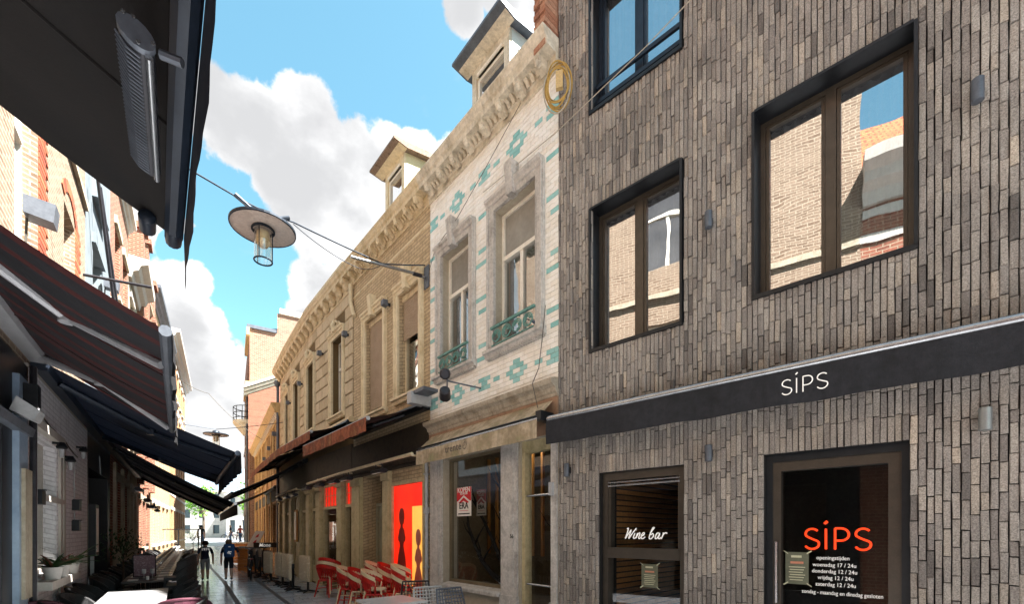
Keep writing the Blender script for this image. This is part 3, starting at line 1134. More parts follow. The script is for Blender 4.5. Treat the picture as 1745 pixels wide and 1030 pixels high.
def teal_at(c, i, z):
    # stepped diamonds with a white heart, small diamonds, single tiles, bands on the piers
    for row in (4, 52):
        dr = abs(i - row)
        if dr <= 2:
            for cs in (.92, 2.52):
                k = abs(c - snap(cs, row)) / tw
                if (dr == 0 and .6 < k < 1.4) or (dr == 1 and k < .9) or (dr == 2 and k < .4): return True
            for cs in (1.72, .02, 3.32):
                k = abs(c - snap(cs, row)) / tw
                if (dr == 0 and k < .4) or (dr == 1 and k < .9): return True
        if dr == 0:
            for cs in (.46, 1.36, 2.08, 2.98):
                if abs(c - snap(cs, row)) < .05: return True
    pier = c < .24 or 1.56 < c < 1.88 or c > 3.14
    if pier and 10 <= i <= 44 and (i - 10) % 11 in (0, 3): return True
    return False


zrow = 3.72
i = 0
while zrow < 7.90:
    off = (i % 2) * tw / 2
    s = -off
    while s < 3.4:
        a, e = max(s, .004), min(s + tw - .005, 3.396)
        z0, z1 = zrow, min(zrow + th - .005, 7.91)
        if e - a > .03:
            c, cz = s + tw / 2, (z0 + z1) / 2
            parts = [(a, e)]
            for h0, h1, f, g_ in ((.26, 1.54, 4.36, 6.80), (1.90, 3.12, 4.36, 6.80)):
                np = []
                for x, y in parts:
                    if g_ > cz > f and x < h1 and y > h0:
                        if x < h0: np.append((x, h0))
                        if y > h1: np.append((h1, y))
                    else: np.append((x, y))
                parts = np
            for x, y in parts:
                if y - x < .015: continue
                b.m = 1 if teal_at(c, i, cz) else 0
                b.cur = random.random()
                b.brick(R, x, y, -.01, random.uniform(.0, .0025), z0, z1, .003, .0008)
        s += tw
    zrow += th
    i += 1
b.build('glazed_tiles', [m_tile, m_teal], tr, kind='stuff', recalc=False)
# balconettes
for s0, s1 in ((.42, 1.38), (2.06, 2.96)):
    b = MB()
    b.box(R, s0 - .02, s1 + .02, .06, .10, 4.80, 4.835)
    bal = b.build('balconette', m_green, tr)
    b = MB()
    b.box(R, s0, s1, .07, .09, 4.525, 4.545)
    n = 4
    for i in range(n):
        c = s0 + (s1 - s0) * (i + .5) / n
        r = (s1 - s0) / n * .42
        for k in range(3):
            rr = r * (1 - .28 * k)
            b.tube([(c + rr * math.cos(a) * (1 if i % 2 else -1), .08, 4.67 + rr * .9 * math.sin(a)) for a in [2 * math.pi * q / 12 for q in range(12 - k * 2)]], .011, 5, k == 0, R)
    b.build('scrollwork', m_green, bal)
add_cornice(R, tr, 0, 3.4, 7.91, m_cornice, .42, 1)
# lower cornice and wooden frieze over the shop
b = MB()
b.prism(R, [(0, 3.46), (.03, 3.46), (.035, 3.50), (.06, 3.52), (.075, 3.57), (.11, 3.595), (.15, 3.61), (.165, 3.64), (.165, 3.675), (.08, 3.70), (0, 3.71)], 0.0, 3.4)
b.build('shop_cornice', mat('grey_brown_cornice', ['#a39683', '#b5a996', '#8d806c'], .85, 4, .003, 50, var=.3, streak=.35), tr)
m_fasc = mat('pink_brown_board', ['#9a7a62', '#a8886e'], .8, 4, var=.2, streak=.3)
MB().box(R, .0, 3.4, 0, .025, 2.96, 3.455).build('fascia', m_fasc, tr)
# stone pilasters
for a, e in ((0, .14), (.82, 1.23), (2.93, 3.37)):
    b = MB()
    b.box(R, a, e, -.004, .05, .0, .62)
    b.box(R, a + .015, e - .015, -.004, .03, .62, 2.94)
    if e - a > .2:
        w = e - a
        b.box(R, a + w * .22, e - w * .22, .03, .045, .75, 2.85)
        b.box(R, a + .01, e - .01, -.004, .055, 1.9, 1.908)
    b.build('pilaster', m_stone, tr)
text('56', local(R, .93, .05, 1.50), .085, m_ink, 'house_number', tr, weight=.001)
b = MB()
b.prism(R, [(-.1, .58), (.10, .58), (.10, .63), (-.1, .68)], 1.23, 2.92)
b.build('shop_sill', m_stone, tr)
# shop window and door
b = MB()
m_shopframe = mat('shop_frame', ['#6b5f4a', '#7a6d56'], .6, 5, var=.15)
a, e, f, g_ = 1.23, 2.92, .68, 2.95
b.box(R, a, a + .035, -.2, -.13, f, g_); b.box(R, e - .05, e, -.2, -.13, f, g_)
b.box(R, a + .035, e - .05, -.2, -.13, g_ - .05, g_); b.box(R, a + .035, e - .05, -.2, -.10, f, f + .05)
sw = b.build('shop_window', m_shopframe, tr)
MB().poly([(a + .035, -.16, f + .05), (e - .05, -.16, f + .05), (e - .05, -.16, g_ - .05), (a + .035, -.16, g_ - .05)], R).build('pane', m_glass_dk, sw)
m_room2 = mat('shop_back', ['#6f6450', '#7d715b'], .9, 3, var=.3)
m_slat = mat('timber_slat', ['#b07838', '#c48a46', '#98642c'], .6, 5, var=.3, stretch=(1, 1, .1))
b = MB()
b.poly([(.1, -2.2, .1), (3.3, -2.2, .1), (3.3, -2.2, 3.2), (.1, -2.2, 3.2)], R)
b.poly([(3.3, -.2, .1), (3.3, -2.2, .1), (3.3, -2.2, 3.2), (3.3, -.2, 3.2)], R)
b.poly([(.1, -.2, .3), (3.3, -.2, .3), (3.3, -2.2, .3), (.1, -2.2, .3)], R)
b.poly([(.1, -.2, 3.2), (3.3, -.2, 3.2), (3.3, -2.2, 3.2), (.1, -2.2, 3.2)], R)
b.build('room', m_room2, sw)
for i in range(9):
    c = 1.0 + .27 * i
    MB().box(R, c, c + .05, -1.3, -1.25, 1.15, 3.1).build('slat', m_slat, sw)
b = MB()
b.box(R, .74, .80, -.2, -.05, .05, 2.95); b.box(R, .14, .18, -.2, -.08, .05, 2.95); b.box(R, .18, .74, -.2, -.08, 2.78, 2.95)
sd_ = b.build('shop_door', m_olive, tr)
MB().poly([(.18, -.15, .1), (.74, -.15, .1), (.74, -.15, 2.78), (.18, -.15, 2.78)], R).build('pane', m_glass_dk, sd_)
for zz in (2.13, .82):
    MB().tube([(.2, -.08, zz), (.72, -.08, zz)], .016, 8, F=R).build('push_bar', m_alu, sd_)
MB().box(R, .06, .13, .03, .07, 2.1, 2.28).build('letter_box', m_plastic, tr)
# roof and dormer
add_shell(R, tr, 0, 3.4, 8.32, 11.0, m_slate, m_oldbrick, 7, 1)
add_dormer(R, tr, 1.9, 3.05, -.75, 8.25, 10.75, m_cornice, m_clad, m_zinc, 'dormer', board=True)
# brick parapet with coping at the party wall
b = MB()
for k in range(13):
    for j in range(2):
        b.cur = random.random()
        b.box(R, .02 + j * .11 + .003, .02 + (j + 1) * .11 - .003, -.30, .26 - .018 * (k % 2), 8.12 + k * .075, 8.12 + (k + 1) * .075 - .008)
b.build('parapet', m_oldbrick, tr)
MB().box(R, -.0, .26, -.34, .32, 9.10, 9.17).build('coping', m_cornice, tr)

# trente awning
m_sand = mat('sand_canvas', ['#b9a78c', '#cbb99d', '#a8967a', '#9a9872'], .85, 2.5, .002, 120, var=.25, streak=.35, trans=.12)
aw = thing('awning', 'stained sand coloured canvas awning with grey lettering over the tiled house shop', 'awning', R(1.6, .2, 2.85))
b = MB()
n = 40
rows = []
for i in range(n + 1):
    s = .06 + 3.2 * i / n
    rows.append([b.vert(R(s, .05, 3.40)), b.vert(R(s, .18, 3.27 + .006 * math.sin(i * 1.9))), b.vert(R(s, .34, 3.12 + .004 * math.sin(i * 2.7)))])
for p, q in zip(rows, rows[1:]):
    for k in range(2): b.face((p[k], q[k], q[k + 1], p[k + 1]))
b.build('canvas', m_sand, aw, 'all', recalc=False)
MB().tube([(.06, .35, 3.09), (3.26, .35, 3.09)], .028, 10, F=R).build('front_bar', m_alu, aw, True)
MB().tube([(.06, .345, 3.14), (3.26, .345, 3.14)], .014, 8, F=R).build('gutter', m_black, aw, True)
b = MB()
rows = []
for i in range(n + 1):
    s = .06 + 3.2 * i / n
    wv = .006 * math.sin(i * .8)
    rows.append([b.vert(R(s, .375, 3.085)), b.vert(R(s, .38 + wv, 2.96)), b.vert(R(s, .38 + wv * 2, 2.835))])
for p, q in zip(rows, rows[1:]):
    for k in range(2): b.face((p[k], q[k], q[k + 1], p[k + 1]))
b.build('valance', m_sand, aw, 'all', recalc=False)
m_greytext = mat('grey_print', '#6f665a', .8, 9)
text('trente', local(R, 2.02, .392, 2.925), .17, m_greytext, 'lettering', aw, weight=.0008, space=1.12)
G = local(R, 1.69, .392, 2.97)
b = MB()
stroke(b, G, arc(0, 0, .045, .055, 0, 360, 14), .005); stroke(b, G, arc(.03, .03, .03, .035, -60, 200, 10), .005); stroke(b, G, arc(-.01, -.02, .03, .03, 60, 330, 10), .005)
stroke(b, G, [(.0, .05), (.01, .09), (.03, .10)], .005)
b.build('emblem', m_greytext, aw)
b = MB()
b.box(R, .0, .10, .1, .36, 3.07, 3.2)
b.build('end_bracket', m_black, aw)

# for sale poster and its reflection, painted as a dimmer twin
m_posterred = mat('poster_red', '#d3222a', .5, 8, var=.05)
m_posterwhite = mat('poster_white', '#efeae2', .5, 8, var=.05)


def sale_poster(s0, s1, z0, z1, o, lab, mr, mw):
    t = thing('sale_poster', lab, 'poster', R((s0 + s1) / 2, o, z0))
    w, h = s1 - s0, z1 - z0
    MB().box(R, s0, s1, o - .003, o, z0, z1).build('sheet', mw, t)
    MB().box(R, s0 + .002, s1 - .002, o, o + .002, z0 + h * .52, z1 - .002).build('red_field', mr, t)
    c = (s0 + s1) / 2
    MB().outline(R, [(s0 + w * .04, z0 + h * .50), (c, z0 + h * .72), (s1 - w * .04, z0 + h * .50), (s1 - w * .04, z0 + h * .42), (s0 + w * .04, z0 + h * .42)], o + .002, o + .004).build('roof_shape', mw, t)
    MB().outline(R, [(s0 + w * .14, z0 + h * .47), (c, z0 + h * .65), (s1 - w * .14, z0 + h * .47), (s1 - w * .26, z0 + h * .44), (c, z0 + h * .53), (s0 + w * .26, z0 + h * .44)], o + .004, o + .006).build('roof_mark', mr, t)
    text('KOPEN', local(R, c, o + .005, z0 + h * .83), w * .27, mw, 'lettering', t, weight=.002)
    text('TE HUUR', local(R, c, o + .005, z0 + h * .745), w * .13, mw, 'lettering', t, weight=.001)
    text('ERA', local(R, c, o + .005, z0 + h * .26), w * .36, m_ink, 'lettering', t, weight=.003)
    MB().box(R, s0 + w * .2, s1 - w * .2, o, o + .002, z0 + h * .18, z0 + h * .195).build('print', mr, t)
    MB().box(R, s0 + w * .1, s1 - w * .1, o, o + .002, z0 + h * .06, z0 + h * .10).build('print', m_ink, t)


sale_poster(2.25, 2.70, 1.88, 2.40, -.150, 'bright red and white for sale poster on the left of the shop window', m_posterred, m_posterwhite)
sale_poster(1.93, 2.21, 1.88, 2.34, -.24, 'dimmer red and grey painted reflection of the sale poster just right of the bright one', mat('poster_red_reflection', '#6e2a26', .5, 8), mat('poster_white_reflection', '#8a857c', .5, 8))

t = thing('ceiling_lamp', 'small lit ceiling lamp inside the tiled house shop', 'lamp', R(1.7, -1.0, 3.1))
MB().lathe([(.0, 0), (.16, 0), (.17, .02), (.17, .06), (0, .06)], R(1.7, -1.0, 3.1), 16, caps=False).build('shade', mat('lit_lamp', '#fff0d8', .5, 8, var=.02, emit=1.6), t)  # lamp read from a bright spot behind the glass, added to lighten the room
# bare branches standing inside the shop window
m_twig = mat('black_branch', ['#0e0c0b', '#1a1614'], .8, 10)


def branch(pts, r, lab):
    t = thing('bare_branch', lab, 'branch', R(pts[0][0], pts[0][1], pts[0][2]))
    n = len(pts)
    b = MB()
    b.tube(pts, [r * (1 - .75 * i / (n - 1)) for i in range(n)], 7, F=R)
    b.build('stem', m_twig, t)
    for k in range(5):
        i = random.randint(1, n - 2)
        p = pts[i]
        q = [p]
        dx = random.choice((-1, 1)) * random.uniform(.1, .25)
        for j in range(1, 5):
            q.append((p[0] + dx * j * .45, p[1] + random.uniform(-.03, .03), p[2] + .11 * j + random.uniform(-.02, .04)))
        MB().tube(q, [r * .4 * (1 - .2 * j) for j in range(5)], 5, F=R).build('twig', m_twig, t)


branch([(1.75, -.5, .72), (2.05, -.5, .82), (2.35, -.48, 1.05), (2.55, -.45, 1.35), (2.75, -.45, 1.7), (2.8, -.45, 2.0)], .06, 'thick black branch curving low to the left in the shop window')
branch([(1.6, -.6, .72), (1.85, -.55, 1.0), (2.1, -.55, 1.4), (2.3, -.5, 1.75), (2.5, -.5, 2.0), (2.8, -.5, 2.3)], .05, 'black forked branch rising through the middle of the shop window')
branch([(1.45, -.5, .72), (1.6, -.5, 1.1), (1.7, -.5, 1.6), (1.72, -.5, 2.1), (1.85, -.5, 2.7)], .04, 'slim upright black branch in the shop window')
branch([(1.3, -.45, .8), (1.32, -.45, 1.2), (1.45, -.45, 1.55), (1.65, -.45, 1.85), (1.75, -.45, 2.3), (1.95, -.45, 2.8)], .06, 'black branch leaning across the right side of the shop window')
branch([(.4, -.5, .5), (.5, -.5, 1.0), (.45, -.5, 1.5), (.3, -.5, 1.9), (.25, -.5, 2.3)], .03, 'black branch seen behind the glass shop door')

# twin floodlights on an arm
t = thing('floodlight', 'pair of dark floodlights on a thin arm below the left tiled house window', 'lamp', R(1.77, 0, 3.93))
b = MB()
b.tube([(1.77, .0, 3.98), (1.77, .06, 3.98), (1.95, .55, 4.03)], .013, 7, F=R)
b.tube([(1.95, .55, 3.9), (1.95, .55, 4.16)], .012, 7, F=R)
b.build('arm', m_zinc, t)
for z, sg in ((4.15, 1), (3.83, -1)):
    c = Vector(R(2.0, .56, z))
    d, nn = R.dirs(2.0)
    ax = (d * .75 + Vector((0, 0, .35 * sg)) - nn * .5).normalized()
    b = MB()
    b.tube([tuple(c - ax * .11), tuple(c - ax * .09), tuple(c + ax * .09), tuple(c + ax * .11)], [.06, .085, .095, .07], 10)
    b.build('lamp_head', m_lampblack, t, True)
    b = MB()
    b.tube([tuple(c + ax * .111), tuple(c + ax * .116)], .062, 10)
    b.build('lens', mat('lamp_lens', '#8f918f', .15, 8), t)

# orange cable coil and electric box
m_orange = mat('amber_cable', ['#a8863f', '#b8954c', '#8f7032'], .55, 20, var=.2)
t = thing('cable_coil', 'coil of amber cable with a small box hanging under the cornice by the brick front', 'cable', (.595, 5.93, 7.05))
CC = lambda x, y, z: (.60 + .96 * x - .2 * y, 5.93 - .28 * x - .9 * y, 7.42 + z)
for k in range(6):
    b = MB()
    rx, rz = .175 + .012 * (k % 3) - .012 * k, .30 + .02 * (k % 4) - .02 * k
    cx, cz = .012 * math.sin(k * 2.1), -.03 * (k % 3)
    b.tube([(cx + rx * math.cos(a_), .012 * k + .02 * math.sin(2 * a_ + k), cz + rz * math.sin(a_)) for a_ in [2 * math.pi * q / 28 for q in range(28)]], .010, 6, True, CC)
    b.build('loop', m_orange if k != 2 else m_cable_lt, t, True)
MB().box(CC, -.02, .07, .03, .09, -.10, .12).build('junction_box', mat('cream_box', '#c8ab74', .5, 9), t)
MB().tube([(0, -.05, .30), (-.02, -.2, .34)], .012, 6, F=CC).build('hook', m_cable, t)


def wire(name, lab, pts, r, m, sag=0.0, cat='cable'):
    out = []
    for p, q in zip(pts, pts[1:]):
        p, q = Vector(p), Vector(q)
        for i in range(10):
            k = i / 10
            c = p.lerp(q, k)
            c.z -= sag * 4 * k * (1 - k)
            out.append(tuple(c))
    out.append(tuple(pts[-1]))
    o = MB().tube(out, r, 6).build(name, m, None, True)
    return tag(o, lab, cat)


wire('facade_cable', 'thin pale cable running across the brick front up from the tiled house', [R(1.62, .06, 6.15 + .98), R(0, .06, 7.02), R(-1.3, .06, 7.24), R(-2.7, .06, 7.6), R(-5, .06, 8.2)], .006, m_cable_lt)
wire('facade_cable', 'dark cable slanting from the cornice down across the white tiles', [R(.7, .07, 7.92), R(1.6, .07, 7.45), R(2.35, .07, 7.1), R(3.1, .07, 6.9), R(3.5, .07, 6.3)], .005, m_cable)
wire('facade_cable', 'cable hanging down the right edge of the white tiles to the shop cornice', [R(.2, .06, 4.75), R(.22, .1, 4.3), R(.3, .09, 3.9), R(.3, .22, 3.65), R(.3, .1, 3.3)], .006, m_cable)

# white drainpipe between the tiled house and the brown house
t = thing('drain_pipe', 'white drainpipe between the tiled shop and the red poster', 'pipe', R(3.45, .08, 0))
MB().tube([(3.45, .05, 0), (3.45, .05, 2.95)], .036, 10, F=R).build('pipe', m_plastic, t, True)
for zz in (.9, 1.95, 2.7):
    MB().box(R, 3.41, 3.49, .0, .095, zz, zz + (.12 if zz == 1.95 else .03)).build('clip', m_plastic, t)

# ------------------------------------------------------------------ brown brick house
m_redglow = mat('red_glass', ['#d0150a', '#e8240f'], .3, 2, var=.1, emit=.15)  # opaque red panes, emission put into their colour
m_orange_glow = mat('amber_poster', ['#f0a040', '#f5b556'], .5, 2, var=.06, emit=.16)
m_red_poster = mat('red_poster', ['#e01408', '#f03010'], .5, 1.2, var=.05, emit=.16)  # red and amber poster colours given emission to brighten them
m_maroon = mat('maroon_print', ['#7a1810', '#8a2016'], .5, 4, var=.08)
m_rose = mat('rose_print', ['#b8685a', '#c47868'], .5, 4, var=.08)
m_greydoor = mat('grey_green_door', ['#8f8c76', '#9d9a84'], .6, 4, var=.15)

bh = thing('brown_house', 'brown painted brick house with roller shutters next to the white tiled house', 'house', R(5.3, 0, 0))
holes = []
h = add_surround(R, bh, 3.63, 4.84, 4.36, 6.80, m_tan, .16); holes.append(h)
w = add_casement(R, bh, h, m_tan, m_glass_old, -.17, 0, 1)
b = MB()
zs = h[3] - .95
k = 0
while zs + k * .045 < h[3] - .12:
    z = zs + k * .045
    b.prism(R, [(-.10, z), (-.085, z + .008), (-.085, z + .036), (-.10, z + .044)], h[0] + .03, h[1] - .03)
    k += 1
b.build('shutter_slats', m_shutter, w, kind='stuff')
MB().box(R, h[0] + .02, h[1] - .02, -.12, -.06, h[3] - .12, h[3]).build('shutter_box', m_tan, w)
h = add_surround(R, bh, 5.26, 6.56, 4.30, 6.84, m_tan, .16); holes.append(h)
w = add_casement(R, bh, h, m_tan, m_glass_old, -.17, 0, 1)
b = MB()
k = 0
while h[2] + .15 + k * .045 < h[3] - .12:
    z = h[2] + .15 + k * .045
    b.prism(R, [(-.10, z), (-.085, z + .008), (-.085, z + .036), (-.10, z + .044)], h[0] + .03, h[1] - .03)
    k += 1
b.build('shutter_slats', m_shutter, w, kind='stuff')
MB().box(R, h[0] + .02, h[1] - .02, -.12, -.06, h[3] - .12, h[3]).build('shutter_box', m_tan, w)
holes += [(3.62, 5.0, .05, 2.66, .2), (5.40, 6.55, .05, 2.9, .5)]
MB().wall(R, 3.4, 7.19, 0, 8.32, holes, .25, 0.0).build('wall', m_brown, bh)
add_cornice(R, bh, 3.4, 7.19, 7.91, mat('tan_cornice', ['#d2c09a', '#deccaa', '#c0ad86'], .75, 3, .002, 50, var=.2, streak=.25), .42, 1)
b = MB()
b.prism(R, [(0, 7.55), (.02, 7.56), (.02, 7.60), (0, 7.61)], 3.4, 7.19)
b.build('string_course', m_tan, bh)
add_shell(R, bh, 3.4, 7.19, 8.32, 11.4, m_slate, m_brown, 7, 1)
m_ivory = mat('ivory_cladding', ['#cbbd92', '#d6c9a0'], .75, 4, var=.15)
add_dormer(R, bh, 5.9, 6.95, -.75, 8.25, 11.0, m_tan, m_ivory, mat('brown_tiles', ['#7a6656', '#8d7868', '#5f4f43'], .85, 8, .006, 30, var=.35), 'dormer', board=True)
# ground floor: dark entablature, pilasters, recess with poster
b = MB()
b.box(R, 3.42, 7.17, 0, .05, 2.95, 3.75)
b.prism(R, [(.05, 3.02), (.09, 3.02), (.12, 3.08), (.12, 3.12), (.05, 3.14)], 3.42, 7.17)
b.build('fascia', m_darkwood, bh)
for a, e in ((3.54, 3.60), (5.02, 5.38), (6.60, 7.17)):
    b = MB()
    b.box(R, a, e, 0, .06, .0, 2.94)
    if e - a > .1:
        b.box(R, a + .04, e - .04, .06, .085, .35, 2.7)
        b.box(R, a - .01, e + .01, .06, .11, 2.74, 2.90)
    b.build('pilaster', m_olive, bh)
b = MB()
b.box(R, 3.62, 5.0, -.2, .01, 2.60, 2.66)
b.box(R, 4.97, 5.0, -.2, .04, .05, 2.6)
b.build('recess_lining', m_olive, bh)
b = MB()
b.box(R, 5.42, 5.50, -.4, -.3, .05, 2.3); b.box(R, 6.45, 6.53, -.4, -.3, .05, 2.3); b.box(R, 5.5, 6.45, -.4, -.3, 2.22, 2.3)
b.box(R, 5.5, 6.45, -.4, -.3, .05, .32); b.box(R, 5.5, 6.45, -.39, -.31, .62, .66); b.box(R, 5.95, 6.0, -.39, -.31, .32, .62)
gd = b.build('door', m_greydoor, bh)
MB().box(R, 5.5, 6.45, -.37, -.35, .66, 2.22).build('door_panel', mat('frosted_panel', ['#8c8a74', '#a09e88'], .5, 2, var=.1), gd)
MB().box(R, 5.40, 6.55, -.49, -.45, .05, 2.9).build('recess_back', m_darkwood, bh)
# red poster with two ladies in long skirts
po = thing('poster_panel', 'tall red panel with an amber square and two silhouettes of ladies in long skirts', 'poster', R(4.3, -.4, .1))
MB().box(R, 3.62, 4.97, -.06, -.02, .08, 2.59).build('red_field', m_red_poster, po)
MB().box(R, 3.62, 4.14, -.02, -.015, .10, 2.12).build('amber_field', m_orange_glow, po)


def lady(c, z0, h, w):
    # half outline, from the skirt hem up to the hat, mirrored
    half = [(.50, 0), (.47, .10), (.42, .22), (.34, .34), (.22, .43), (.15, .48), (.20, .53), (.34, .56), (.36, .60), (.27, .66), (.24, .70), (.10, .735), (.08, .77), (.17, .79), (.25, .85), (.25, .92), (.16, .98), (.05, 1.0)]
    pts = [(c + x * w, z0 + z * h) for x, z in half] + [(c - x * w, z0 + z * h) for x, z in reversed(half)]
    return pts


MB().outline(R, lady(4.60, .55, 1.55, .44), -.02, -.01).build('figure', m_maroon, po)
MB().outline(R, lady(3.88, .20, 1.45, .40), -.015, -.008).build('figure', m_rose, po)
for i in range(6):
    x = 3.64 + i * .055
    MB().outline(R, [(x, .1), (x + .05, .1), (x + .03 + .02 * (i % 2), .28 + .1 * (i % 3)), (x + .01, .22)], -.015, -.008).build('grass_blade', m_maroon, po)

# ------------------------------------------------------------------ brown stone house
sh = thing('stone_house', 'long tan house of stone blocks with four tall windows and carved lintels', 'house', R(11.9, 0, 0))
m_scroll = m_tan
WIN = [(7.78, 8.96), (10.32, 11.55), (12.50, 13.68), (14.35, 15.45)]
holes = []
for s0, s1 in WIN:
    h = add_surround(R, sh, s0, s1, 4.72, 7.12, m_tan, .17, key=False)
    holes.append(h)
    add_casement(R, sh, h, m_frame, m_glass_old, -.2, .36, 1, back=m_curtain)
    b = MB()
    c = (s0 + s1) / 2
    for sg in (-1, 1):
        b.tube([(c + sg * (.12 + .1 * math.cos(a)), .10, 7.26 + .09 * math.sin(a)) for a in [i * .55 for i in range(11)]], .03, 6, F=R)
        b.tube([(c + sg * .2, .09, 7.2), (c + sg * .36, .09, 7.24), (c + sg * .44, .09, 7.18)], [.03, .035, .02], 6, F=R)
    b.tube([(c, .10, 7.1), (c, .14, 7.25), (c, .10, 7.42)], [.06, .075, .03], 7, F=R)
    b.build('carving', m_tan, sh)
GF = [(7.22, 7.80, .05, 2.95), (8.26, 9.60, .75, 2.95), (10.1, 10.75, .05, 3.0), (11.3, 12.1, .05, 3.0), (12.75, 13.5, .05, 3.0), (14.1, 14.9, .05, 3.0), (15.5, 16.3, .05, 3.0)]
MB().wall(R, 7.19, 16.66, 0, 8.25, holes + [g_ + (.4,) for g_ in GF], .3, -.01, 18).build('wall', m_joint, sh)
# ashlar blocks
nb = 0
zrow = 4.55
i = 0
while zrow < 7.75:
    s = 7.24 - (i % 2) * .26
    while s < 16.6:
        a, e = max(s, 7.22), min(s + .515, 16.6)
        z1 = zrow + .315
        parts = [(a, e)]
        for s0, s1 in WIN:
            np = []
            for x, y in parts:
                if zrow < 7.2 and x < s1 + .02 and y > s0 - .02:
                    if x < s0 - .02: np.append((x, s0 - .02))
                    if y > s1 + .02: np.append((s1 + .02, y))
                else: np.append((x, y))
            parts = np
        for x, y in parts:
            if y - x < .07: continue
            b = MB()
            b.cur = random.random()
            b.brick(R, x + .006, y - .006, -.02, .026, zrow + .006, z1 - .006, .016, .001)
            b.build('stone_block', m_tanstone, sh, recalc=False)
            nb += 1
        s += .53
    zrow += .33
    i += 1
b = MB()
b.prism(R, [(0, 4.42), (.08, 4.42), (.12, 4.48), (.12, 4.54), (0, 4.56)], 7.19, 16.66, 18)
b.build('string_course', m_tan, sh)
m_cor2 = mat('tan_cornice', None)
add_cornice(R, sh, 7.19, 16.70, 7.83, m_cor2, .52, 18, knob=False, bw=.2, dent=0, h=1.4)
b = MB()
b.prism(R, [(.0, 8.26), (.30, 8.34), (.30, 8.42), (0, 8.44)], 7.19, 16.70, 18)
b.build('gutter', m_tan, sh)
add_shell(R, sh, 7.19, 16.66, 8.3, 10.6, m_slate, m_brown, 7, 6)
add_dormer(R, sh, 14.2, 15.1, -.9, 8.2, 10.1, m_tan, m_ivory, mat('brown_tiles', None), 'dormer')
# ground floor
b = MB()
b.box(R, 7.21, 16.64, 0, .05, 3.02, 3.85, 16)
b.prism(R, [(.05, 3.05), (.1, 3.05), (.13, 3.12), (.13, 3.17), (.05, 3.19)], 7.21, 16.64, 16)
b.build('fascia', m_darkwood, sh)
prev = 7.19
edges = [7.21] + [x for g_ in GF for x in g_[:2]] + [16.62]
for a, e in zip(edges[0::2], edges[1::2]):
    if e - a < .08: continue
    b = MB()
    b.box(R, a + .02, e - .02, 0, .07, 0, 3.0, 2)
    nn = 6
    for k in range(nn):
        z0 = .35 + k * .40
        b.box(R, a + .05, e - .05, .07, .095, z0, z0 + .375, 2)
    b.box(R, a, e, .07, .12, 2.80, 2.98, 2)
    b.build('pilaster', m_olive, sh)
RS = lambda s, o, z: R(s, o + .15, z)
for k, (a, e, f, g_) in enumerate(GF):
    b = MB()
    b.box(RS, a, a + .07, -.25, -.15, f, g_); b.box(RS, e - .07, e, -.25, -.15, f, g_)
    b.box(RS, a + .07, e - .07, -.25, -.12, 2.24, 2.32); b.box(RS, a + .07, e - .07, -.25, -.15, g_ - .06, g_)
    nm = 5 if e - a > 1 else 2
    for i in range(1, nm):
        c = a + (e - a) * i / nm
        b.box(RS, c - .012, c + .012, -.22, -.18, 2.32, g_ - .06)
    b.box(RS, a + .07, e - .07, -.215, -.185, 2.62, 2.64)
    if f < .5: b.box(RS, a + .07, e - .07, -.25, -.15, f, f + .5)
    w = b.build('shop_window', m_olive, sh)
    MB().poly([(a + .07, -.2, 2.32), (e - .07, -.2, 2.32), (e - .07, -.2, g_ - .06), (a + .07, -.2, g_ - .06)], RS).build('transom_pane', m_redglow if k in (0, 1) else m_glass_dk, w)
    MB().poly([(a + .07, -.2, f), (e - .07, -.2, f), (e - .07, -.2, 2.24), (a + .07, -.2, 2.24)], RS).build('pane', m_glass_dk, w)
    MB().box(RS, a, e, -1.4, -.6, f, g_).build('room', m_room, w)
# menu case and wall lights
t = thing('menu_case', 'narrow wood framed menu case hung on a tan pilaster', 'sign', R(12.4, .1, 1.2))
MB().box(R, 12.24, 12.60, .13, .18, 1.25, 2.35).build('frame', m_slat, t)
MB().box(R, 12.28, 12.56, .18, .185, 1.32, 2.28).build('menu_sheet', m_posterwhite, t)

for k, (s, z, lab) in enumerate([(5.12, 6.62, 'small dark floodlight between the two brown house windows'), (7.48, 6.72, 'small dark floodlight left of the brown house shutters'), (9.55, 6.85, 'small dark floodlight between the first two stone house windows'),
                                 (12.05, 6.6, 'small dark floodlight between the second and third stone house windows'), (14.0, 6.4, 'small dark floodlight before the last stone house window')]):
    t = thing('floodlight', lab, 'lamp', R(s, .1, z), 'floodlights along the tan fronts')
    MB().prism(R, [(.08, z - .06), (.19, z - .04), (.19, z + .07), (.08, z + .08)], s - .065, s + .065).build('lamp_head', m_zinc, t)
    MB().box(R, s - .02, s + .02, .0, .12, z - .02, z + .04).build('mount', m_lampblack, t)

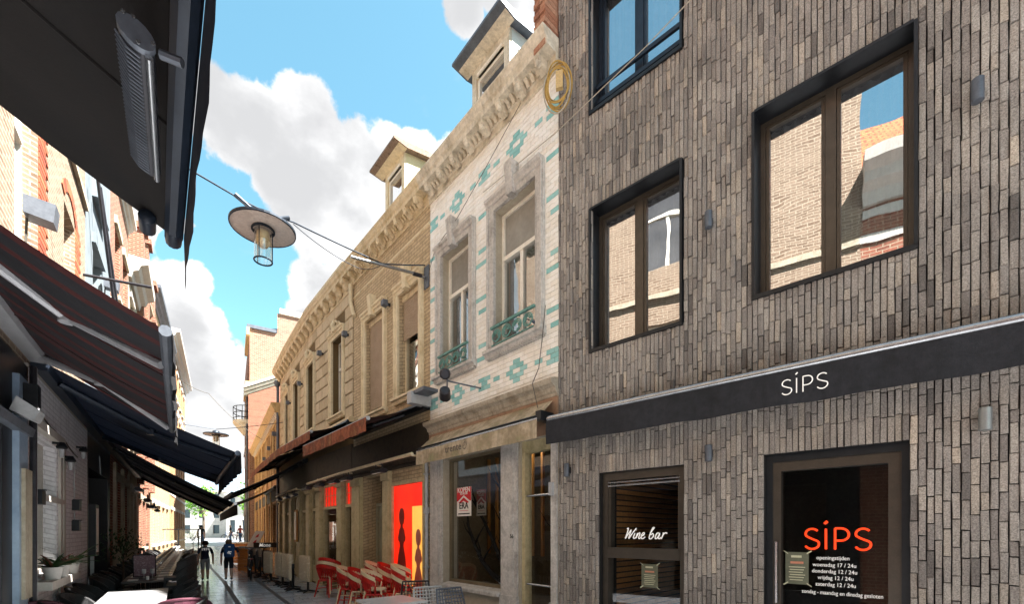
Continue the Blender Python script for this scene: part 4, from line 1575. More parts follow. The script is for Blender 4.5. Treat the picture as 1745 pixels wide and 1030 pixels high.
# ------------------------------------------------------------------ awnings on the right
def slope_awning(F, s0, s1, zw, zf, o1, name, lab, m_top, m_val, val=.25, o0=.08, n=10, scallop=False, arms=(), m_bar=None, m_arm=None, box=True, stripes=None, ribs=0, thick=.0, arm_drop=.1, wave=1.0):
    aw = thing(name, lab, 'awning', F((s0 + s1) / 2, o0, zf))
    b = MB()
    n2 = max(2, int((s1 - s0) / .1))
    rows = []
    for i in range(n2 + 1):
        s = s0 + (s1 - s0) * i / n2
        rw = []
        for k in range(7):
            t = k / 6
            sg = (.05 + .010 * math.sin(5.3 * s) + .006 * math.sin(11.7 * s + 1)) * math.sin(math.pi * t)
            rw.append(b.vert(F(s, o0 + (o1 - o0) * t, zw + (zf - zw) * t - sg), (s, t)))
        rows.append(rw)
    for i, (p, q) in enumerate(zip(rows, rows[1:])):
        b.m = (stripes[i % len(stripes)] if stripes else 0)
        for k in range(6): b.face((p[k], q[k], q[k + 1], p[k + 1]))
    b.build('canvas', m_top, aw, 'all', recalc=False)
    for i in range(1, int((s1 - s0) / 1.15) + 1):
        s = s0 + 1.15 * i
        if s < s1 - .1:
            MB().tube([(s, o0 + (o1 - o0) * q / 6, zw + (zf - zw) * q / 6 - .004 - (.05 + .010 * math.sin(5.3 * s) + .006 * math.sin(11.7 * s + 1)) * math.sin(math.pi * q / 6)) for q in range(7)], .006, 5, F=F).build('seam', m_top[0] if isinstance(m_top, list) else m_top, aw)
    MB().tube([(s0 + (s1 - s0) * i / n, o1 + .02, zf - .01) for i in range(n + 1)], .038, 9, F=F).build('front_bar', m_bar or m_plastic, aw, True)
    b = MB()
    rows = []
    nv = max(8, int((s1 - s0) / .06))
    for i in range(nv + 1):
        s = s0 + (s1 - s0) * i / nv
        wv = (.007 * math.sin(i * .6) + .004 * math.sin(i * 1.7)) * wave
        dz = val
        if scallop: dz = val + .05 * abs(math.sin(i * math.pi / 6))
        rows.append([b.vert(F(s, o1 + .06, zf)), b.vert(F(s, o1 + .062 + wv, zf - dz / 2)), b.vert(F(s, o1 + .06 + 2 * wv, zf - dz))])
    for p, q in zip(rows, rows[1:]):
        for k in range(2): b.face((p[k], q[k], q[k + 1], p[k + 1]))
    b.build('valance', m_val, aw, 'all', recalc=False)
    if box:
        b = MB()
        b.prism(F, [(.0, zw - .12), (.14, zw - .12), (.17, zw - .04), (.12, zw + .04), (0, zw + .05)], s0 - .04, s1 + .04, n)
        b.build('cassette', m_arm or m_black, aw)
    for sa, dr in arms:
        c0 = (sa, o0 + .08, zw - .12)
        om = (o0 + o1) * .5
        mid = (sa + dr * .55, om, zw + (zf - zw) * .5 - arm_drop)
        c1 = (sa + dr * .1, o1 - .02, zf - .03)
        a = MB().tube([c0, mid], .042, 8, F=F).build('arm', m_arm or m_alu, aw, True)
        MB().tube([mid, c1], .034, 8, F=F).build('forearm', m_arm or m_alu, a, True)
        MB().lathe([(.06, -.04), (.06, .04)], F(*mid), 10).build('elbow', m_arm or m_alu, a, True)
    return aw


slope_awning(R, 3.45, 7.10, 4.08, 3.62, 1.2, 'awning', 'rust valance awning half out over the brown house shop', m_dkcanvas, m_rust, .25, .1, 8, arms=[(4.1, .8), (6.6, -.8)], m_arm=m_black)
t = thing('awning_motor', 'pale grey motor box at the wall end of the rust awning', 'box', R(3.55, .1, 4.0))
MB().box(R, 3.32, 3.48, .02, .45, 4.0, 4.22).build('housing', m_plastic, t)
MB().box(R, 2.95, 3.32, .10, .40, 4.17, 4.23).build('cover', m_zinc, t)
slope_awning(R, 7.30, 11.9, 4.45, 4.06, .98, 'awning', 'nearest long rust valance awning over the stone house shop', m_dkcanvas, m_rust, .22, .1, 10, arms=[(8.2, .8), (11.2, -.8)], m_arm=m_black)
slope_awning(R, 12.0, 17.6, 4.45, 4.04, .98, 'awning', 'farther rust valance awning at the left end of the stone house', m_dkcanvas, m_rust, .22, .1, 12, arms=[(13.2, .8), (16.8, -.8)], m_arm=m_black)
slope_awning(R, 11.4, 16.4, 3.95, 2.78, 2.1, 'awning', 'black canvas awning reaching low into the street from the stone house', m_canvas, m_canvas, .12, .1, 10, arms=[(12.0, .8), (15.8, -.8)], m_arm=m_black, m_bar=m_black)
slope_awning(R, 17.8, 22.0, 3.6, 2.80, 1.65, 'awning', 'black awning on the orange brick house beyond the others', m_canvas, m_canvas, .12, .1, 8, m_bar=m_alu)

# rail with hanging heaters
t = thing('heater_rail', 'long tan pipe rail running in front of the brown house shop', 'rail', R(6, .35, 3.0))
MB().tube([(3.45, .36, 3.07), (5, .36, 3.07), (7.19, .36, 3.06), (9.9, .36, 3.02)], .035, 8, F=R).build('pipe', m_tan, t, True)
for s in (3.6, 5.3, 7.0, 9.0):
    MB().tube([(s, 0, 3.07), (s, .36, 3.07)], .02, 6, F=R).build('stay', m_tan, t)
t2 = thing('heater_rail', 'shorter pipe rail before the far half of the stone house', 'rail', R(12, .35, 3.0))
MB().tube([(11.3, .36, 2.98), (13, .36, 2.98), (15.2, .36, 2.96)], .03, 8, F=R).build('pipe', m_tan, t2, True)
for s in (11.5, 13.4, 15.0):
    MB().tube([(s, 0, 2.98), (s, .36, 2.97)], .02, 6, F=R).build('stay', m_tan, t2)


def heater(F, s, o, z, lab, ln=.5, tilt=.05, hang=.12, grp='electric heaters hanging from the rails'):
    t = thing('patio_heater', lab, 'heater', F(s, o, z), grp)
    prof = [(o - .09, z + .02), (o - .06, z + .07), (o + .03, z + .075), (o + .09, z + .03), (o + .07, z - .01), (o - .05, z - .02)]
    MB().prism(F, prof, s - ln / 2, s + ln / 2).build('housing', m_lampblack, t)
    MB().box(F, s - ln / 2 + .04, s + ln / 2 - .04, o - .04, o + .06, z - .028, z - .018).build('reflector', m_alu, t)
    for k in (-1, 1):
        MB().tube([(s + k * ln * .3, o, z + .06), (s + k * ln * .3, o, z + .06 + hang)], .012, 6, F=F).build('hanger', m_lampblack, t)
    return t


for s, lab in ((4.9, 'patio heater hanging before the grey door and red poster'), (6.75, 'patio heater hanging at the olive pilaster right of the red transom'), (7.6, 'patio heater hanging in front of the narrow red transom'), (8.8, 'patio heater hanging in front of the wide red transom'), (10.0, 'patio heater at the left end of the long rail')):
    heater(R, s, .36, 2.86, lab)
for s, lab in ((11.7, 'patio heater at the near end of the shorter rail'), (12.9, 'patio heater near the middle of the shorter rail'), (14.4, 'patio heater at the far end of the shorter rail')):
    heater(R, s, .36, 2.78, lab)

# pipes on the fronts
t = thing('drain_pipe', 'short bent tan rain pipe under the cornice where the two brown houses meet', 'pipe', R(7.2, .1, 7.2))
MB().tube([(7.17, .09, 7.9), (7.17, .09, 7.45), (7.12, .06, 7.25), (7.0, .06, 7.05)], .05, 9, F=R).build('pipe', m_tan, t, True)
t = thing('drain_pipe', 'grey rain pipe running down the joint with the orange brick house', 'pipe', R(16.7, .1, 0))
MB().tube([(16.72, .1, 7.8), (16.72, .1, 3.4), (16.72, .1, 0)], .055, 9, F=R).build('pipe', m_zinc, t, True)
MB().lathe([(.05, -.12), (.12, 0), (.12, .15)], R(16.72, .12, 7.8), 10).build('hopper', m_zinc, t)

# ------------------------------------------------------------------ orange brick house
m_orbrick = mat('orange_brick', ['#a8764e', '#bb8a5e', '#936544', '#b08058'], .9, 5, .004, 50, var=.3, brick=(.22, .07, .010, '#b8a07a'))
m_redbrick = mat('red_brick', ['#7d4534', '#8d523e', '#6b3a2b', '#985f48'], .9, 5, .004, 50, var=.3, brick=(.22, .07, .010, '#a08a74'))
m_ocre = mat('ochre_trim', ['#c6a570', '#d3b380', '#b6955f'], .75, 4, .002, 40, var=.2, streak=.15)
oh = thing('orange_brick_house', 'orange brick house with ochre cornice curving away beyond the stone house', 'house', R(23, 0, 0))
holes = []
for k in range(6):
    s0 = 18.0 + k * 2.0
    h = (s0, s0 + 1.05, 4.3, 6.3)
    holes.append(h)
    b = MB()
    b.box(R, s0 - .12, s0, 0, .06, 4.2, 6.4); b.box(R, s0 + 1.05, s0 + 1.17, 0, .06, 4.2, 6.4); b.box(R, s0 - .12, s0 + 1.17, 0, .07, 6.4, 6.55); b.box(R, s0 - .15, s0 + 1.2, 0, .12, 4.1, 4.2)
    b.build('window_surround', m_ocre, oh)
    add_casement(R, oh, h, m_frame, m_glass_old, -.15, .3, 2)
gfh = [(18.3, 19.6, .6, 2.9), (20.6, 21.6, .05, 2.9), (22.6, 24.2, .6, 2.9), (25.4, 26.4, .05, 2.9), (27.3, 29.2, .6, 2.9)]
MB().wall(R, 16.66, 30.1, 0, 7.0, holes + gfh, .25, 0, 1).build('wall', m_orbrick, oh)
for a, e, f, g_ in gfh:
    b = MB()
    b.box(R, a, a + .07, -.2, -.12, f, g_); b.box(R, e - .07, e, -.2, -.12, f, g_); b.box(R, a + .07, e - .07, -.2, -.12, g_ - .07, g_); b.box(R, a + .07, e - .07, -.2, -.12, 2.1, 2.18)
    w = b.build('shop_window', m_darkwood, oh)
    MB().poly([(a + .07, -.16, f), (e - .07, -.16, f), (e - .07, -.16, g_ - .07), (a + .07, -.16, g_ - .07)], R).build('pane', m_glass_dk, w)
    MB().box(R, a, e, -1, -.5, f, g_).build('room', m_room, w)
for s in (17.2, 19.95, 22.1, 24.7, 26.9, 29.6):
    MB().box(R, s - .14, s + .14, 0, .08, 0, 6.45).build('pier', m_ocre if s != 17.2 else m_orbrick, oh)
b = MB()
b.prism(R, [(0, 6.45), (.05, 6.45), (.08, 6.55), (.08, 6.62), (.22, 6.66), (.25, 6.74), (.32, 6.86), (.36, 6.95), (.36, 7.02), (0, 7.06)], 16.66, 30.15, 8)
b.build('cornice', m_ocre, oh)
for k in range(36):
    s = 16.9 + k * .365
    MB().prism(R, bracket_prof(.08, .21, 6.52, 6.65), s - .06, s + .06).build('bracket', m_frame, oh)
b = MB()
b.box(R, 16.68, 30.1, 0, .05, 3.0, 3.5, 8)
b.build('fascia', m_darkwood, oh)
add_shell(R, oh, 16.66, 30.15, 7.0, 9.0, m_slate, m_orbrick, 6, 4)
for s, z, lab in ((18.7, 5.9, 'small box lamp beside the first orange house window'), (20.9, 5.6, 'small box lamp beside the second orange house window'), (23.2, 5.4, 'small box lamp on the far half of the orange house'), (26.2, 5.2, 'small box lamp near the far end of the orange house')):
    t = thing('floodlight', lab, 'lamp', R(s - 1.0, .1, z), 'floodlights along the tan fronts')
    MB().box(R, s - 1.07, s - .89, .05, .22, z - .08, z + .09).build('lamp_head', m_zinc, t)

# ------------------------------------------------------------------ tall brick building with the balcony
tb = thing('tall_brick_building', 'tall red brick building with a stepped gable, grey coping and chimney', 'building', R(34, 0, 0))
m_tallbrick = mat('tall_brick', ['#8a6250', '#9c7460', '#7a5444', '#a88068'], .9, 4, .005, 40, var=.3, brick=(.24, .08, .012, '#a59282'))
m_whitestone = mat('pale_trim', ['#cfc8b8', '#dbd5c6'], .75, 3, .001, 40, var=.15, streak=.2)
m_greystone = mat('grey_ashlar', ['#8a857c', '#a09a90', '#77736b'], .8, 3, .003, 40, var=.25, streak=.2, brick=(.7, .35, .012, '#5f5b55'))
S0, S1, HT = 30.2, 43.0, 15.2
holes = [(31.6 + 2.4 * k, 32.7 + 2.4 * k, z, z + 1.9) for k in range(5) for z in (5.2, 8.4, 11.6)]
g_holes = [(31.2 + 1.9 * k, 32.3 + 1.9 * k, .8, 3.0) for k in range(6)]
MB().wall(R, S0, S1, 4.3, HT, holes, .25, .35, 1).build('wall', m_redbrick, tb)
MB().wall(R, S0, S1, 0, 4.3, g_holes, .3, .40, 1).build('ground_floor', m_greystone, tb)
for a, e, f, g_ in holes:
    b = MB()
    b.box(R, a, a + .08, .15, .22, f, g_); b.box(R, e - .08, e, .15, .22, f, g_); b.box(R, a + .08, e - .08, .15, .22, g_ - .08, g_); b.box(R, a + .08, e - .08, .15, .22, f + .9, f + .97)
    w = b.build('window', m_frame, tb)
    MB().poly([(a, .18, f), (e, .18, f), (e, .18, g_), (a, .18, g_)], R).build('pane', m_glass_old, w)
    MB().box(R, a, e, -.5, 0, f, g_).build('room', m_room, w)
    MB().box(R, a - .1, e + .1, .35, .45, f - .15, f).build('sill', m_whitestone, w)
for a, e, f, g_ in g_holes:
    b = MB()
    c = (a + e) / 2
    pts = [(c + .62 * math.cos(math.radians(q)), g_ - .05 + .55 * math.sin(math.radians(q))) for q in range(0, 181, 15)] + [(c + .48 * math.cos(math.radians(q)), g_ - .05 + .42 * math.sin(math.radians(q))) for q in range(180, -1, -15)]
    b.outline(R, pts, .40, .46)
    w = b.build('arch', m_whitestone, tb)
    MB().poly([(a, .2, f), (e, .2, f), (e, .2, g_), (a, .2, g_)], R).build('pane', m_glass_dk, w)
    MB().box(R, a, e, -.8, 0, f, g_).build('room', m_room, w)
# gable wall that faces down the street, with shoulders
b = MB()
pts = [(.35, 0), (.35, 15.2), (-1.3, 15.2), (-1.3, 16.6), (-6.5, 16.6), (-10, 15.0), (-10, 0)]
for s in (S0, S1):
    b.face([b.vert(R(s, o, z), (o, z)) for o, z in pts])
b.face([b.vert(R(s, -10, z), (s, z)) for s, z in ((S0, 0), (S1, 0), (S1, 15), (S0, 15))])
b.build('gable_wall', m_tallbrick, tb)
b = MB()
b.poly([(S0, .35, 15.2), (S1, .35, 15.2), (S1, -6.5, 16.6), (S0, -6.5, 16.6)], R)
b.poly([(S0, -6.5, 16.6), (S1, -6.5, 16.6), (S1, -10, 15), (S0, -10, 15)], R)
b.build('roof', m_slate, tb)
b = MB()
b.box(R, S0 - .12, S0 + .3, -1.25, .5, 15.2, 15.42); b.build('coping', m_zinc, tb)
b = MB()
b.box(R, S0 - .12, S0 + .35, -6.6, -1.45, 16.6, 16.95); b.build('coping', m_whitestone, tb)
b = MB()
b.box(R, S0 + .2, S0 + 1.0, -4.6, -3.8, 16.6, 18.0); b.box(R, S0 + .12, S0 + 1.08, -4.68, -3.72, 18.0, 18.15)
b.build('chimney', m_redbrick, tb)
# lower pediment wing in front of the gable
b = MB()
b.poly([(S0 - .6, .45, 7), (S0 - .6, .45, 10.6), (S0 - .6, -5.0, 13.6), (S0 - .6, -5.0, 7)], R)
b.build('pediment_wall', m_redbrick, tb)
b = MB()
for k, (w, d) in enumerate(((.28, .0), (.5, .16), (.7, .3))):
    z = 10.5 + .22 * k
    b.face([b.vert(R(S0 - .62 - d, o, zz)) for o, zz in ((.7, z), (.7, z + .16), (-5, z + 3.16), (-5, z + 3.0))])
    b.face([b.vert(R(x, o, zz)) for x, o, zz in ((S0 - .62 - d, .7, z + .16), (S0, .7, z + .16), (S0, -5, z + 3.16), (S0 - .62 - d, -5, z + 3.16))])
    b.face([b.vert(R(x, o, zz)) for x, o, zz in ((S0 - .62 - d, .7, z), (S0, .7, z), (S0, -5, z + 3.0), (S0 - .62 - d, -5, z + 3.0))])
b.build('raking_cornice', m_whitestone, tb)
MB().box(R, S0 - .5, S0 + 4, .35, .62, 11.2, 11.5).build('cornice', m_ocre, tb)
MB().box(R, S0 - .4, S0 + 4, .35, .55, 14.6, 15.1).build('cornice', m_ocre, tb)
# balcony
bc = MB()
c = Vector(R(S0 + .9, .35, 8.9))
d, nn = R.dirs(S0 + .9)
ring = [(c + d * (.95 * math.cos(a)) + nn * (.95 * math.sin(a))) for a in [math.pi * q / 14 for q in range(15)]]
lo = [(c + d * (.35 * math.cos(a)) + nn * (.35 * math.sin(a))) - Vector((0, 0, .75)) for a in [math.pi * q / 14 for q in range(15)]]
up = [p + Vector((0, 0, .18)) for p in ring]
ir = [bc.vert(p) for p in ring]; il = [bc.vert(p) for p in lo]; iu = [bc.vert(p) for p in up]
for q in range(14):
    bc.face((il[q], il[q + 1], ir[q + 1], ir[q])); bc.face((ir[q], ir[q + 1], iu[q + 1], iu[q]))
bc.face(iu); bc.face(il[::-1])
bal = bc.build('balcony', m_whitestone, tb)
b = MB()
for zz in (.35, .7, 1.1):
    b.tube([tuple(p + Vector((0, 0, zz)) - nn * .04) for p in ring], .025, 6)
for q in range(0, 15, 2):
    b.tube([tuple(ring[q] + Vector((0, 0, .15))), tuple(ring[q] + Vector((0, 0, 1.1)))], .02, 5)
b.build('railing', m_black, bal)
t = thing('drain_pipe', 'grey drainpipe on the corner of the tall brick building', 'pipe', R(S0 + .1, .5, 0))
MB().tube([(S0 + .1, .5, 0), (S0 + .1, .5, 11.2)], .07, 8, F=R).build('pipe', m_zinc, t)

# ------------------------------------------------------------------ left row of houses
m_pale = mat('pale_brick', ['#7d6856', '#8a7562', '#6e5846', '#937d6a'], .9, 4, .004, 50, var=.25, brick=(.21, .062, .010, '#a89884'))
m_paint = mat('white_painted_brick', ['#e6e5e8', '#efeef0', '#dddcdf'], .7, 3, .003, 40, var=.15, streak=.2, brick=(.21, .065, .008, '#cfcdd0'))
m_band = mat('white_band', ['#b5afa6', '#c0bab1'], .8, 4, var=.12, streak=.15)
m_render = mat('blue_grey_render', ['#6b757b', '#757f85', '#626c72'], .85, 2, .001, 60, var=.1, streak=.15)
m_ortile = mat('orange_roof_tile', ['#b4562e', '#c86a3c', '#9a4826'], .8, 5, .01, 20, var=.3, brick=(.22, .16, .02, '#7a3a20'))
m_quoin = mat('red_quoin', ['#9a4a30', '#b25c3c', '#8a3f2a', '#c07048'], .9, 8, .003, 60, attr=True, var=.3)
m_shopdark = mat('dark_shopfront', ['#15171a', '#1e2124'], .45, 6, var=.2)
m_stonepale = mat('pale_limestone', ['#a0957f', '#b0a590', '#8f8570'], .8, 3, .002, 50, var=.2, streak=.25)
m_wood = mat('brown_blind', ['#6a3a26', '#7d4a32'], .6, 4, var=.2)


def row_house(F, name, lab, cat, s0, s1, z, ridge, mw, mroof, wins, zb=0.0, n=1, corn=None, cm=None, trim=None, o=0.0, frame=None, extra=(), back=7, band=()):
    T = thing(name, lab, cat, F((s0 + s1) / 2, 0, 0))
    MB().wall(F, s0, s1, zb, z, [w + (.22,) for w in wins] + list(extra), .22, o, n).build('wall', mw, T)
    for w in wins:
        cs = add_casement(F, T, w, frame or m_frame, m_glass_old, o - .16, .3, 2)
        if trim:
            b = MB()
            a, e, f, g_ = w
            b.box(F, a - .12, e + .12, o, o + .06, g_, g_ + .2)
            b.build('lintel', trim, T)
            MB().box(F, a - .1, e + .1, o, o + .12, f - .1, f).build('sill', trim, T)
    if corn:
        b = MB()
        k = corn
        b.prism(F, [(o, z - .45 * k), (o + .06 * k, z - .45 * k), (o + .10 * k, z - .3 * k), (o + .2 * k, z - .25 * k), (o + .25 * k, z - .12 * k), (o + .4 * k, z - .05 * k), (o + .42 * k, z + .08 * k), (o, z + .1 * k)], s0 - .0, s1 + .0, n)
        b.build('cornice', cm, T)
    for zz in band:
        MB().box(F, s0, s1, o, o + .03, zz, zz + .16, n).build('band', m_band, T)
    add_shell(F, T, s0, s1, z, ridge, mroof, mw, back, n)
    return T


# houses behind the photographer (they show in the window reflections)
rb = row_house(L, 'banded_house', 'red brick house with white bands, white cornice and orange tiled roof behind the awning', 'house', -8.0, -1.95, 8.8, 12.2, m_redbrick, m_ortile,
               [(-3.6, -2.5, 4.6, 6.4), (-5.6, -4.5, 4.6, 6.4), (-7.4, -6.4, 4.6, 6.4)], 0, 1, 1.5, m_band, m_band, band=(5.3, 6.0, 6.7, 7.4, 7.9))
ph = row_house(L, 'pale_brick_house', 'pale brick house with red brick window edges above the white painted front', 'house', -1.95, 8.42, 10.9, 12.8, m_pale, m_slate,
               [(1.3, 2.5, 4.9, 6.8), (1.3, 2.5, 8.2, 10.1), (4.05, 5.0, 4.5, 6.9), (4.05, 5.0, 8.2, 10.1), (6.55, 7.4, 5.0, 6.5)], 3.4, 1, .5, m_band, None, back=8)
for s0, z0, z1 in ((5.03, 4.4, 7.0), (7.43, 4.9, 6.6)):
    z = z0
    k = 0
    while z < z1:
        b = MB(); b.cur = random.random()
        b.brick(L, s0, s0 + (.46 if k % 2 else .34), -.02, .012, z, z + .066, .004, .001)
        b.build('quoin_brick', m_quoin, ph, recalc=False)
        z += .075; k += 1
b = MB()
for k in range(9):
    b.cur = random.random()
    a0 = math.radians(20 + k * 15.5)
    c = (6.97, 6.45)
    a1 = a0 + math.radians(14)
    pts = [(c[0] + r * math.cos(a), c[1] + r * .75 * math.sin(a)) for r, a in ((.45, a0), (.66, a0), (.66, a1), (.45, a1))]
    b = MB(); b.cur = random.random()
    b.outline(L, pts, -.02, .015)
    b.build('arch_brick', m_quoin, ph)
b = MB()
b.prism(L, [(0, 7.4), (.05, 7.4), (.05, 7.52), (0, 7.52)], -1.95, 8.42)
b.build('string_course', m_stonepale, ph)

# white painted shop front below
wf = thing('white_shopfront', 'white painted brick ground floor front with a wide window and wall cables', 'shopfront', L(6.4, 0, 0))
WH = (4.66, 5.86, 1.05, 2.74)
MB().wall(L, 4.42, 8.42, 0, 3.42, [WH + (.3,)], .3, .03).build('wall', m_paint, wf)
MB().poly([(8.42, .03, 0), (8.42, -.5, 0), (8.42, -.5, 3.42), (8.42, .03, 3.42)], L).build('end_wall', m_paint, wf)
MB().box(L, 4.42, 8.42, -.05, .03, 3.42, 3.46).build('capping', m_band, wf)
a, e, f, g_ = WH
b = MB()
b.box(L, a, a + .06, -.2, -.1, f, g_); b.box(L, e - .06, e, -.2, -.1, f, g_); b.box(L, a + .06, e - .06, -.2, -.1, g_ - .06, g_); b.box(L, a + .06, e - .06, -.2, -.06, 1.98, 2.07); b.box(L, a + .06, e - .06, -.2, -.1, f, f + .06)
b.box(L, 5.5, 5.54, -.2, -.1, f + .06, 1.98)
w = b.build('window', m_band, wf)
MB().poly([(a, -.15, f), (e, -.15, f), (e, -.15, 1.98), (a, -.15, 1.98)], L).build('pane', m_glass_dk, w)
MB().poly([(a, -.15, 2.07), (e, -.15, 2.07), (e, -.15, g_), (a, -.15, g_)], L).build('pane', m_glass_dk, w)
MB().box(L, a, e, -1.2, -.6, f, g_).build('room', m_room, w)
for k in range(15):
    MB().box(L, a + .08, 5.1, -.30, -.27, f + .1 + k * .055, f + .1 + k * .055 + .035).build('blind_slat', m_wood, w)
MB().box(L, 5.14, 5.46, -.34, -.28, f + .06, 1.95).build('inner_door', mat('red_brown_wood', ['#3a1712', '#4a1f18'], .5, 5, var=.2), w)
MB().box(L, a - .1, 6.4, .03, .20, .92, 1.02).build('sill', m_band, wf)
MB().box(L, a - .05, 6.2, .03, .06, 1.98, 2.05).build('ledge', m_band, wf)
for s in (5.95, 6.16):
    MB().box(L, s, s + .14, .03, .06, .0, 2.9).build('pilaster', m_band, wf)
b = MB()
b.box(L, 4.45, 5.98, .03, .10, 2.78, 2.88); b.build('hood_mould', m_band, wf)
wire('facade_cable', 'black looped cable across the top of the white painted front', [L(4.5, .05, 2.98), L(4.9, .05, 3.0), L(5.6, .05, 2.93), L(6.3, .05, 2.9), L(7.3, .05, 2.8)], .009, m_cable, .02)
wire('facade_cable', 'white cable dropping down the white front to the little black boxes', [L(7.0, .05, 2.72), L(7.0, .05, 2.2), L(7.02, .05, 1.75)], .008, m_plastic)
for s, z, lab in ((4.62, 1.98, 'black square wall box by the left edge of the white front window'), (7.02, 2.0, 'black square box on the white front below a thin cable'), (7.0, 1.68, 'small black bracket box low on the white front')):
    t = thing('wall_box', lab, 'box', L(s, .05, z))
    MB().box(L, s - .09, s + .09, .032, .12, z - .07, z + .09).build('housing', m_black, t)
    MB().box(L, s - .03, s + .03, .03, .14, z + .09, z + .105).build('lid', m_lampblack, t)
for s, z, lab in ((5.6, 2.72, 'little black lamp over the left pilaster of the white front'), (6.2, 2.62, 'little black lamp over the right pilaster of the white front'), (7.3, 2.92, 'black lantern hanging at the upper right of the white front')):
    t = thing('wall_lamp', lab, 'lamp', L(s, .1, z))
    MB().lathe([(.03, .06), (.06, 0), (.055, -.02), (.02, -.03)], L(s, .12, z), 9).build('shade', m_black, t)
    MB().box(L, s - .015, s + .015, .03, .12, z + .03, z + .06).build('mount', m_black, t)
    MB().tube([(s, .12, z - .03), (s, .12, z - .14)], [.03, .022], 8, F=L).build('bulb', m_plastic, t)

# dark shopfront near the camera
ns = thing('dark_shopfront', 'dark shopfront with a pale blue pilaster at the left edge', 'shopfront', L(1.5, 0, 0))
MB().wall(L, -1.95, 4.42, 0, 3.42, [(-1.4, .6, .3, 2.6, .3), (1.2, 3.55, .1, 2.7, .3)], .3, .02).build('wall', m_shopdark, ns)
for a, e, f, g_ in ((-1.4, .6, .3, 2.6), (1.2, 3.55, .1, 2.7)):
    MB().poly([(a, -.12, f), (e, -.12, f), (e, -.12, g_), (a, -.12, g_)], L).build('pane', m_glass_dk, ns)
    MB().box(L, a, e, -1.4, -.5, f, g_).build('room', m_room, ns)
m_bluep = mat('blue_grey_paint', ['#7f93a8', '#93a6b8'], .5, 3, var=.12)
MB().box(L, 3.88, 4.2, .02, .07, .0, 3.2).build('pilaster', m_bluep, ns)
MB().box(L, 3.95, 4.22, .07, .10, .9, 2.25).build('door_panel', m_stonepale, ns)
MB().tube([(4.31, .09, 0), (4.31, .09, 3.4)], .03, 8, F=L).build('pipe', m_lampblack, ns)
MB().tube([(4.38, .09, 0), (4.38, .09, 3.4)], .02, 8, F=L).build('pipe', m_plastic, ns)
MB().prism(L, [(.02, 2.62), (.10, 2.62), (.12, 2.70), (.02, 2.72)], 1.0, 4.25).build('door_head', m_zinc, ns)
t = thing('wall_lamp', 'grey floodlight and black speaker on the dark shopfront at the left edge', 'lamp', L(3.75, .1, 2.85))
MB().prism(L, [(.05, 2.78), (.22, 2.70), (.26, 2.80), (.1, 2.92)], 3.62, 3.86).build('lamp_head', m_plastic, t)
MB().box(L, 4.0, 4.14, .03, .18, 2.92, 3.14).build('speaker', m_black, t)

# further houses
gh = row_house(L, 'grey_house', 'blue grey rendered house front above the black awning', 'house', 8.42, 11.5, 10.6, 12.5, m_render, m_slate, [(9.2, 10.2, 5.2, 7.2), (9.2, 10.2, 8.2, 9.9)], 3.4, 1, .5, m_render, m_render)
ds = thing('dark_shopfront', 'black recessed shop entrance with a lit menu case beside the white front', 'shopfront', L(9.9, 0, 0))
MB().wall(L, 8.42, 11.45, 0, 3.4, [(8.75, 11.1, .05, 2.8, .9)], .9, .0).build('wall', m_shopdark, ds)
MB().box(L, 8.75, 11.1, -.95, -.88, .05, 2.8).build('recess_back', m_shopdark, ds)
MB().box(L, 10.0, 10.2, -.88, -.84, .05, 2.8).build('door_post', m_stonepale, ds)
t = thing('menu_case', 'black framed menu case with a white sheet on the corner of the white front', 'sign', L(8.5, .1, 1.2))
MB().box(L, 8.44, 8.78, .04, .14, 1.15, 2.1).build('frame', m_black, t)
MB().poly([(8.785, .05, 1.22), (8.785, .13, 1.22), (8.785, .13, 2.03), (8.785, .05, 2.03)], L).build('side_sheet', m_posterwhite, t)
MB().box(L, 8.49, 8.73, .14, .145, 1.22, 2.03).build('menu_sheet', m_posterwhite, t)
MB().box(L, 8.47, 8.52, .06, .11, 0, 1.15).build('leg', m_plastic, t)

bh3 = row_house(L, 'brick_stone_house', 'red brick house with pale stone piers and sills behind the terrace tables', 'house', 11.5, 15.2, 10.8, 12.6, m_redbrick, m_slate,
                [(12.3, 13.3, 1.2, 2.9), (13.9, 14.8, 1.2, 2.9), (12.3, 13.2, 4.3, 6.3), (13.9, 14.8, 4.3, 6.3), (12.3, 13.2, 7.5, 9.3), (13.9, 14.8, 7.5, 9.3)], 0, 1, .5, m_band, m_stonepale, band=(3.6, 7.0))
MB().prism(L, [(0, .0), (.12, .0), (.12, .95), (.2, 1.0), (.2, 1.08), (0, 1.14)], 11.9, 15.2).build('plinth', m_stonepale, bh3)
for a, e in ((11.95, 12.2), (13.42, 13.78), (14.9, 15.15)):
    MB().box(L, a, e, 0, .06, 1.14, 3.3).build('pier', m_stonepale, bh3)
ch = row_house(L, 'corniced_house', 'pale house with a broad white cornice beyond the red brick house', 'house', 15.2, 18.0, 9.9, 12.0, m_stonepale, m_ortile,
               [(15.7, 16.6, 1.0, 2.9), (17.0, 17.7, .1, 2.9), (15.7, 16.5, 4.4, 6.4), (16.9, 17.6, 4.4, 6.4), (15.7, 16.5, 7.2, 8.9)], 0, 1, 1.2, m_band, m_band)
gb = row_house(L, 'gabled_house', 'brick house with stepped piers rising above its roofline', 'house', 18.0, 23.0, 11.0, 13.0, m_redbrick, m_slate,
               [(18.6, 19.5, 1.0, 2.8), (20.2, 21.1, 1.0, 2.8), (21.7, 22.5, .1, 2.8), (18.6, 19.5, 4.3, 6.3), (20.2, 21.1, 4.3, 6.3), (18.6, 19.5, 7.4, 9.2), (20.2, 21.1, 7.4, 9.2)], 0, 2, .4, m_stonepale, m_stonepale, band=(3.5, 6.9))
